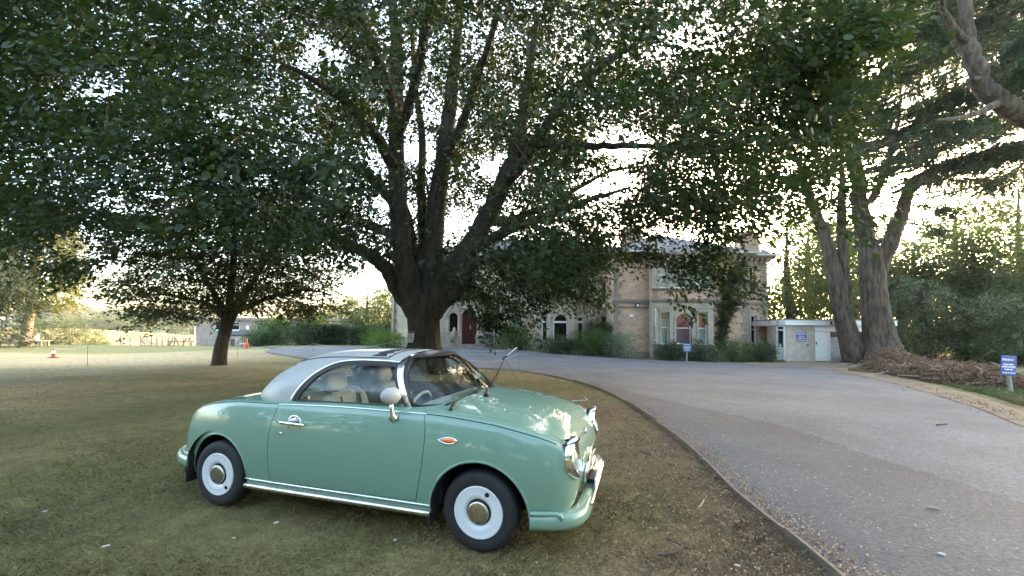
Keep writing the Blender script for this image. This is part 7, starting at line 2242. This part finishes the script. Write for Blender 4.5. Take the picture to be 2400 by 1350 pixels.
# ================================================================== far left: low building, gazebo, fence, bench
LYB = 42.0
m_lb = brickmat('brown_brick', (.30, .225, .18), (.36, .28, .23), (.36, .33, .3), .225, .075, .010, (.2, .17, .15), .25)
lowb = thing('low_brick_building', 'low flat-roofed brown brick building with white windows behind the small tree', 'building', tuple(onp(620, 808, LYB)))
house = lowb
x0, x1 = hx(462, LYB), hx(830, LYB); zb, zt = hgt(x0, LYB) - .3, float(at(640, 752, LYB)[2])
ops = [opx(a, b, t, bt, LYB) for a, b, t, bt in ((503, 531, 762, 782), (541, 563, 762, 782), (601, 614, 762, 780), (650, 676, 762, 782))]
wall('brick_wall', x0, x1, zb, zt, LYB, ops, m_lb)
side_wall('return_wall', x0, LYB, LYB + 8, zb, zt, m_lb, lowb)
mb = MB(); mb.box(x0 - .2, x1 + .2, LYB - .25, LYB + 8, zt + .002, zt + .28); mb.build('flat_roof', mat('roof_edge', (.2, .16, .14), (.28, .23, .2), 4, .8), lowb)
for o in ops:
    window(*o, LYB, (o[2] + o[3]) / 2 + .15, wdt=.08, inset=.06, par=lowb)
mb = MB(); mb.box(ops[0][0] - .1, ops[1][1] + .1, LYB - .05, LYB - .001, ops[0][2] - .16, ops[0][2] - .02); mb.build('green_sill_board', mat('green_board', (.05, .3, .22), rough=.6), lowb)
mb = MB(); xx, zz = hx(583, LYB), float(at(583, 768, LYB)[2]); mb.box(xx - .12, xx + .12, LYB - .12, LYB - .001, zz - .2, zz + .2); mb.build('wall_light', m_white, lowb)
house = _h
# path in front of the low building
sheet('side_path', [(430, 806.5), (600, 806.5), (652, 813), (640, 817), (560, 812), (470, 810.5), (430, 810)], tarmac('path_tarmac', (.11, .1, .1), (.15, .14, .14), .2), .02, .8)
# gazebo with dark canopy and white trestle
gY = 38.0; gb = onp(578, 806, gY)
gz_ = thing('gazebo', 'dark pop-up gazebo roof over a white trestle by the low brick building', 'gazebo', tuple(gb))
xa, xb = hx(541, gY), hx(612, gY); ze, za_ = float(at(575, 784, gY)[2]), float(at(575, 771, gY)[2]); xm = (xa + xb) / 2
mb = MB(); Vg = [(xa, gY - 1.3, ze), (xb, gY - 1.3, ze), (xb, gY + 1.3, ze), (xa, gY + 1.3, ze)]
Vr = [(x, y, z - .16) for x, y, z in Vg]
mb.add(Vg + Vr + [(xm, gY, za_)], [(0, 1, 8), (1, 2, 8), (2, 3, 8), (3, 0, 8), (0, 4, 5, 1), (1, 5, 6, 2), (2, 6, 7, 3), (3, 7, 4, 0)]); mb.build('canopy', mat('charcoal_canvas', (.035, .035, .045), (.05, .05, .06), 6, .85), gz_, fix=False)
for x, y in ((xa + .05, gY - 1.25), (xb - .05, gY - 1.25), (xa + .05, gY + 1.25), (xb - .05, gY + 1.25)):
    mb = MB(); mb.tube([(x, y, hgt(x, y) - .05), (x, y, ze)], .025, 6); mb.build('leg', m_iron, gz_)
mb = MB(); mb.box(xa + .2, xb - .3, gY - .6, gY + .1, gb[2] + .70, gb[2] + .76); tb_ = mb.build('trestle_top', m_white, gz_)
for x in (xa + .4, xb - .5):
    mb = MB(); mb.box(x - .03, x + .03, gY - .55, gY + .05, gb[2], gb[2] + .699); mb.build('trestle_leg', m_iron, tb_)
# low rail barrier by the red cone
b_ = gnd(590, 813); rl = thing('low_rail', 'low white rail on two short posts beside the plain red cone', 'rail', tuple(b_))
xa, xb, yy = hx(566, b_[1]), hx(602, b_[1]), b_[1]; zt_ = float(at(585, 804, yy)[2])
mb = MB(); mb.box(xa, xb, yy - .03, yy + .03, zt_ - .08, zt_); mb.build('rail', m_white, rl)
for x in (xa + .06, xb - .06):
    mb = MB(); mb.box(x - .05, x + .05, yy - .029, yy + .029, hgt(x, yy) - .1, zt_ - .081); mb.build('post', m_post, rl)
# post-and-wire fence along the far edge of the lawn
fY = 36.5
m_fp = mat('grey_fence_post', (.27, .23, .19), (.38, .33, .28), 18, .85, bump=.3)
fence = thing('post_fence', 'rough timber post and wire fence at the far edge of the lawn by the wheat', 'fence', tuple(onp(340, 808, fY)))
tops = []
for i, (px, pt, lean_) in enumerate([(282, 787, 0), (305, 787, 0), (330, 785, 0), (355, 785, 0), (368, 787, 0), (380, 786, 0), (394, 786, 0), (407, 786, .12), (431, 788, 0), (446, 788, 0)]):
    b = onp(px, 808, fY); tp = at(px, pt, fY)
    mb = MB(); mb.tube([b - [0, 0, .2], [tp[0] + lean_, tp[1], tp[2]]], .042, 6); mb.build('post', m_fp, fence); tops.append(np.array([tp[0] + lean_, tp[1], tp[2]]))
    if i in (0, 2, 7):
        for s in ((1,) if i else (1, .55)):
            mb = MB(); mb.tube([tp - [0, 0, .15], b + [s * .36 * (1 if i < 5 else -1), 0, 0]], .028, 6); mb.build('brace', m_fp, fence)
mb = MB()
for f_ in (.04, .3, .55, .8):
    pts = [t_ - [0, .05, f_ * .85] for t_ in tops]
    mb.tube(pts, .008, 4)
mb.build('wire', m_iron, fence, kind='stuff')
# plastic windbreak netting on the right half of the fence
mb = MB(); nn = 26
prof_ = [(tops[2][0] + (tops[-1][0] - tops[2][0]) * k / nn, .55 + .07 * math.sin(k * 1.1)) for k in range(nn + 1)]
for (xa_, ha), (xb_, hb) in zip(prof_, prof_[1:]):
    mb.add([(xa_, fY + .08, hgt(xa_, fY) + .03), (xb_, fY + .08, hgt(xb_, fY) + .03), (xb_, fY + .08, hgt(xb_, fY) + hb), (xa_, fY + .08, hgt(xa_, fY) + ha)], [(0, 1, 2, 3)])
m, n, l, b_ = newmat('mesh_netting'); b_.inputs['Base Color'].default_value = (.2, .24, .27, 1); b_.inputs['Roughness'].default_value = .8
tr_ = n.new('ShaderNodeBsdfTransparent'); mx_ = n.new('ShaderNodeMixShader'); mx_.inputs[0].default_value = .4
l.new(tr_.outputs[0], mx_.inputs[1]); l.new(b_.outputs[0], mx_.inputs[2]); l.new(mx_.outputs[0], n['Material Output'].inputs[0])
mb.build('netting', m, fence, fix=False)
# white goal-like pole and picnic table
b = onp(455, 808, 37.2); pl = thing('white_pole', 'tall thin white pole with a short arm in front of the low brick building', 'pole', tuple(b))
tp = at(457, 763, 37.2)
mb = MB(); mb.tube([b - [0, 0, .2], tp], .05, 8); mb.build('pole', m_white, pl, smooth=True, angle=40)
mb = MB(); a_ = at(455, 800.5, 37.2); mb.tube([a_, a_ + [.28, 0, 0]], .03, 6); mb.build('arm', m_white, pl)
b = onp(424, 808, 37.0); pt_ = thing('picnic_table', 'pinkish timber picnic table beside the white pole', 'picnic table', tuple(b))
m_pk = mat('pink_wood', (.42, .24, .2), (.5, .32, .27), 8, .8)
for k in range(4):
    mb = MB(); y0 = 36.65 + k * .17; mb.box(b[0] - .85, b[0] + .85, y0, y0 + .15, b[2] + .66, b[2] + .70); mb.build('tabletop_board', m_pk, pt_)
for s in (-1, 1):
    mb = MB(); mb.box(b[0] - .85, b[0] + .85, 36.97 + s * .62 - .12, 36.97 + s * .62 + .12, b[2] + .38, b[2] + .42); mb.build('bench_board', m_pk, pt_)
    for q_ in (-1, 1):
        mb = MB(); mb.tube([(b[0] + s * .6, 36.97 + q_ * .55, b[2]), (b[0] + s * .6, 36.97 + q_ * .15, b[2] + .659)], .045, 6); mb.build('leg', m_pk, pt_)
    mb = MB(); mb.box(b[0] + s * .6 - .03, b[0] + s * .6 + .03, 36.3, 37.64, b[2] + .32, b[2] + .379); mb.build('crossbar', m_pk, pt_)
# seat built round the pale cypress trunk
b = onp(58, 807, 33.5); be = thing('tree_bench', 'hexagonal timber bench built round the pale trunk at the left edge', 'bench', tuple(b))
m_bw = mat('silvered_wood', (.38, .31, .24), (.5, .42, .34), 10, .85)
for k in range(6):
    a0, a1 = math.pi / 3 * k + .02, math.pi / 3 * (k + 1) - .02
    mb = MB(); P = [(b[0] + r_ * math.cos(a), b[1] + r_ * math.sin(a)) for r_, a in ((1.55, a0), (1.55, a1), (.8, a1), (.8, a0))]
    mb.prism(P, b[2] + .40, b[2] + .45, 'z'); mb.build('seat_board', m_bw, be)
    mb = MB(); P = [(b[0] + r_ * math.cos(a), b[1] + r_ * math.sin(a)) for r_, a in ((.79, a0), (.79, a1), (.70, a1), (.70, a0))]
    mb.prism(P, b[2] + .46, b[2] + 1.0, 'z'); mb.build('backrest', m_bw, be)
    a = math.pi / 3 * k
    mb = MB(); mb.box(b[0] + 1.3 * math.cos(a) - .05, b[0] + 1.3 * math.cos(a) + .05, b[1] + 1.3 * math.sin(a) - .05, b[1] + 1.3 * math.sin(a) + .05, b[2] - .1, b[2] + .399); mb.build('leg', m_bw, be)
# red-roofed farmhouse in the far trees
fb_ = at(168, 742, 380); fbz = hgt(fb_[0], 380)
fh = thing('farmhouse', 'distant house with a red tiled roof among the trees on the hill', 'house', (fb_[0], 380, fbz))
z0_ = fb_[2] - 3.2
mb = MB(); mb.box(fb_[0] - 10, fb_[0] + 10, 378, 388, fbz - 1, z0_ + 2.2); mb.build('wall', m_lb, fh)
mb = MB(); mb.prism([(376.6, z0_ + 2.1), (389.4, z0_ + 2.1), (383, z0_ + 7)], fb_[0] - 10.6, fb_[0] + 10.6, 'x'); mb.build('roof', mat('red_tile', (.40, .13, .08), (.5, .2, .12), .6, .8), fh)

# ================================================================== brush pile by the cedar
m_br = leafmat('dead_leaf', (.12, .075, .05), (.25, .17, .115), 5.0, .12, (1.3, 1.0, .7), .7)
m_br_t = mat('peeled_branch', (.30, .24, .17), (.42, .34, .25), 9, .85)
bp = gnd(2190, 896)
pile = thing('brush_pile', 'long low heap of cut branches and dead brown leaves beside the cedar trunk', 'brush pile', tuple(bp))
r = np.random.default_rng(91)
ridge = [(2062, 862, .3, .6), (2090, 868, .95, .9), (2130, 874, .65, 1.2), (2180, 882, .55, 1.3), (2230, 890, .58, 1.3), (2280, 898, .5, 1.1), (2325, 906, .34, .9), (2362, 912, .12, .6)]
RP = np.array([[*gnd(a, b)[:2], h, w_] for a, b, h, w_ in ridge])
n = 2600
u = r.random(n) * (len(ridge) - 1); i = np.minimum(u.astype(int), len(ridge) - 2); f = (u - i)[:, None]
Q = RP[i] * (1 - f) + RP[i + 1] * f
v = r.uniform(-1, 1, n)
d = RP[-1, :2] - RP[0, :2]; d /= np.linalg.norm(d); nrm = np.array([-d[1], d[0]])
P = np.zeros((n, 3)); P[:, :2] = Q[:, :2] + nrm * (v * Q[:, 3])[:, None]
hh = Q[:, 2] * np.sqrt(np.clip(1 - v * v, 0, 1)) * (.6 + .75 * vnoise(np.stack([u * 3.1, v * 2, 0 * u], 1), 5))
P[:, 2] = terrain(P[:, 0], P[:, 1]) + hh * (.55 + .45 * r.random(n) ** .5)
D = r.normal(0, 1, (n, 3)); D[:, 2] *= .5
V, F = sprays(P, D, 12, .42, .2, .085, 92, flat=.05, droop=.5, wr=.55, tilt=.9)
np_obj('dead_leaves', V, F, m_br, pile, kind='stuff')
def pilez(p_): return p_
for k in range(110):
    j = int(r.integers(0, n)); a = P[j] + [0, 0, .02]; dd = r.normal(0, 1, 3); dd[2] = abs(dd[2]) * .25; dd /= np.linalg.norm(dd)
    L = r.uniform(.4, 1.3)
    mb = MB(); mb.tube(catmull([a - dd * L * .5, a + r.normal(0, .05, 3), a + dd * L * .5 + r.normal(0, .06, 3)], 4), [.016] * 4 + [.012] * 4 + [.006], 5); mb.build('branch', m_br_t if k % 3 == 0 else bark_cedar, pile, smooth=True, fix=False)
for pts, rr in (([(2040, 872), (2075, 858), (2112, 846)], .05), ([(2075, 868), (2110, 866), (2135, 886)], .03), ([(2162, 884), (2160, 868), (2154, 858), (2168, 852)], .022), ([(2190, 884), (2215, 876), (2240, 866)], .024), ([(2030, 880), (2060, 876), (2100, 862), (2125, 850)], .03)):
    b0 = gnd(*pts[0]); pp = [at(a, b, b0[1] + .1 * k) for k, (a, b) in enumerate(pts)]
    mb = MB(); mb.tube(catmull(pp, 5), rr, 7); mb.build('branch', m_br_t, pile, smooth=True, fix=False)
# loose pale sticks at the foot of the trunks
for k, pts in enumerate([[(1962, 853), (1995, 855), (2042, 854)], [(1990, 862), (2012, 858), (2046, 863)], [(1958, 858), (1985, 861), (2005, 863)], [(1985, 847), (2005, 850), (2025, 858)], [(1968, 861), (1990, 857), (2010, 852)]]):
    b0 = gnd(*pts[1]); pp = [at(a, b, b0[1] + .05 * j) + [0, 0, .05] for j, (a, b) in enumerate(pts)]
    mb = MB(); mb.tube(catmull(pp, 4), [.03] * 5 + [.02] * 4, 6); o = mb.build('stick', m_br_t if k < 3 else bark_cedar, None, smooth=True); tag(o, ['long pale stick lying level at the foot of the leaning cedar trunk', 'pale crooked stick nearest the drive at the cedar foot', 'short pale stick at the left end of the loose heap by the cedar', 'dark stick behind the others at the cedar foot', 'short dark stick in the middle of the loose heap by the cedar'][k], 'stick', 'loose sticks at the cedar foot')

# ================================================================== litter
m_lit = mat('dry_leaf', (.30, .17, .085), (.44, .29, .16), 3, .8)
def litter(name, label, N, fx, size, m, seed):
    r = np.random.default_rng(seed)
    x, y = fx(r, N)
    P = np.stack([x, y, terrain(x, y) + .028], 1)
    A = r.normal(0, 1, (N, 3)); A[:, 2] *= .25
    Nn = np.array([0, 0, 1.0]) + r.normal(0, .5, (N, 3))
    V, F = leaf_mesh(P, A, Nn, size * (.5 + r.random(N)), size * .5 * (.6 + .8 * r.random(N)), .3)
    o = np_obj(name, V, F, m, kind='stuff'); tag(o, label, 'leaf litter')
def along_edge(r, N):
    y = 1.8 * (14 / 1.8) ** r.random(N)
    x = np.interp(y, edge_xy[:, 1], edge_xy[:, 0]) + np.abs(r.normal(0, .14, N)) + .03
    return x, y
litter('leaf_litter', 'fallen brown leaf scraps gathered along the tarmac side of the timber edging', 2300, along_edge, .024, m_lit, 71)
def wedge(r, N):
    y = 2.0 * (10 / 2.0) ** r.random(N); e = np.interp(y, edge_xy[:, 1], edge_xy[:, 0]); x = e - np.abs(r.normal(0, .75, N)) - .04
    return x, y
litter('leaf_litter', 'brown leaf scraps scattered over the bare soil between the car and the edging', 1900, wedge, .02, m_lit, 72)
def onroad(r, N):
    y = 2.2 * (16 / 2.2) ** r.random(N); e = np.interp(y, edge_xy[:, 1], edge_xy[:, 0]); x = e + r.random(N) ** 1.4 * 4.5 + .1
    return x, y
litter('leaf_litter', 'small pale seed wings and leaf scraps scattered over the dark tarmac strip', 1300, onroad, .022, mat('pale_seed_wing', (.36, .30, .22), (.48, .42, .33), 5, .8), 73)
def verge(r, N):
    k = r.random(N); px = 1700 + 700 * k; y = np.interp(px, [1700, 1900, 2060, 2150, 2290, 2400], [853, 862, 884, 905, 945, 985]) + r.normal(0, 7, N)
    Q_ = np.array([gnd(a, max(846, b))[:2] for a, b in zip(px, y)]); return Q_[:, 0], Q_[:, 1]
litter('leaf_litter', 'rusty fallen needles and leaves along the right verge of the drive', 1200, verge, .045, m_lit, 74)
# single twigs, stones and petals that stand out
m_twig = mat('dark_twig', (.05, .038, .028), (.09, .07, .05), 20, .9)
for k, (lab, pts, rr, m_) in enumerate([('long dark forked twig on the brown soil near the bottom edge', [(1545, 1312), (1580, 1305), (1610, 1286), (1627, 1268)], .007, m_twig), ('short black twig on the soil beside the car front', [(1500, 1062), (1512, 1068), (1526, 1072)], .008, m_twig), ('small dark twig half way along the soil wedge', [(1636, 1198), (1645, 1190), (1650, 1180)], .005, m_br_t),
                                          ('pale twig lying on the dark tarmac at lower right', [(2173, 1197), (2190, 1199), (2204, 1203)], .008, m_br_t), ('dark twig under the lower curve of the timber edging', [(1560, 1272), (1590, 1285), (1620, 1300)], .005, m_twig), ('dark stick lying across the edging at bottom right', [(1893, 1303), (1912, 1306), (1930, 1312)], .007, m_twig), ('thin dark twig on the upper drive right of the edging', [(2195, 1000), (2208, 999), (2220, 998)], .01, m_twig)]):
    mb = MB(); mb.tube(catmull([gnd(*q_) + [0, 0, .03] for q_ in pts], 4), rr, 6); o = mb.build('twig', m_, None, smooth=True); tag(o, lab, 'twig')
m_pet = mat('white_scrap', (.46, .46, .43), (.36, .36, .32), 20, .7)
for k, (lab, px, py, s_) in enumerate([('curled white scrap on the grass below the rear of the sill', 647, 1233, .03), ('small round white pebble below the rear wheel', 548, 1269, .018), ('pale blue-white pebble on the grass below the door', 926, 1274, .022), ('grey-white stone at lower left of the lawn', 248, 1289, .035), ('pale stone on the lawn left of the rear wheel', 105, 1206, .03), ('white scrap on the tarmac near the bottom right', 2207, 1308, .035), ('cream leaf on the soil near the bottom of the edging', 1727, 1335, .03),
                                          ('white scrap on the verge in front of the brush pile', 2258, 925, .06), ('upright white scrap on the dark tarmac strip', 1937, 1152, .022), ('small white scrap on the tarmac right of the edging bend', 1996, 1172, .025), ('pale scrap on the worn tarmac at far right', 2219, 1077, .025), ('tiny white speck on the soil by the bumper', 1560, 1046, .02)]):
    c = gnd(px, py); mb = MB(); s_ *= .62; mb.superbox((c[0], c[1], c[2] + .022 + s_ * .2), (s_, s_ * .55, s_ * .3), .8, 12, 8, Matrix.Rotation(px * .7, 3, 'Z') @ Matrix.Rotation(.3, 3, 'X'))
    o = mb.build('pale_scrap', m_pet, None, smooth=True); tag(o, lab, 'scrap')
# ================================================================== evening air
m, n, l, b = newmat('evening_haze')
n.remove(b)
pv = n.new('ShaderNodeVolumePrincipled')
pv.inputs['Color'].default_value = (.92, .93, .95, 1)
pv.inputs['Density'].default_value = .0003
pv.inputs['Anisotropy'].default_value = .55
l.new(pv.outputs[0], n['Material Output'].inputs['Volume'])
mb = MB(); mb.box(-1560, 1560, -70, 3060, -6.5, 34)
hz_o = mb.build('haze', m, None); hz_o['kind'] = 'stuff'; tag(hz_o, 'thin pale evening haze filling the air over the whole grounds', 'haze')
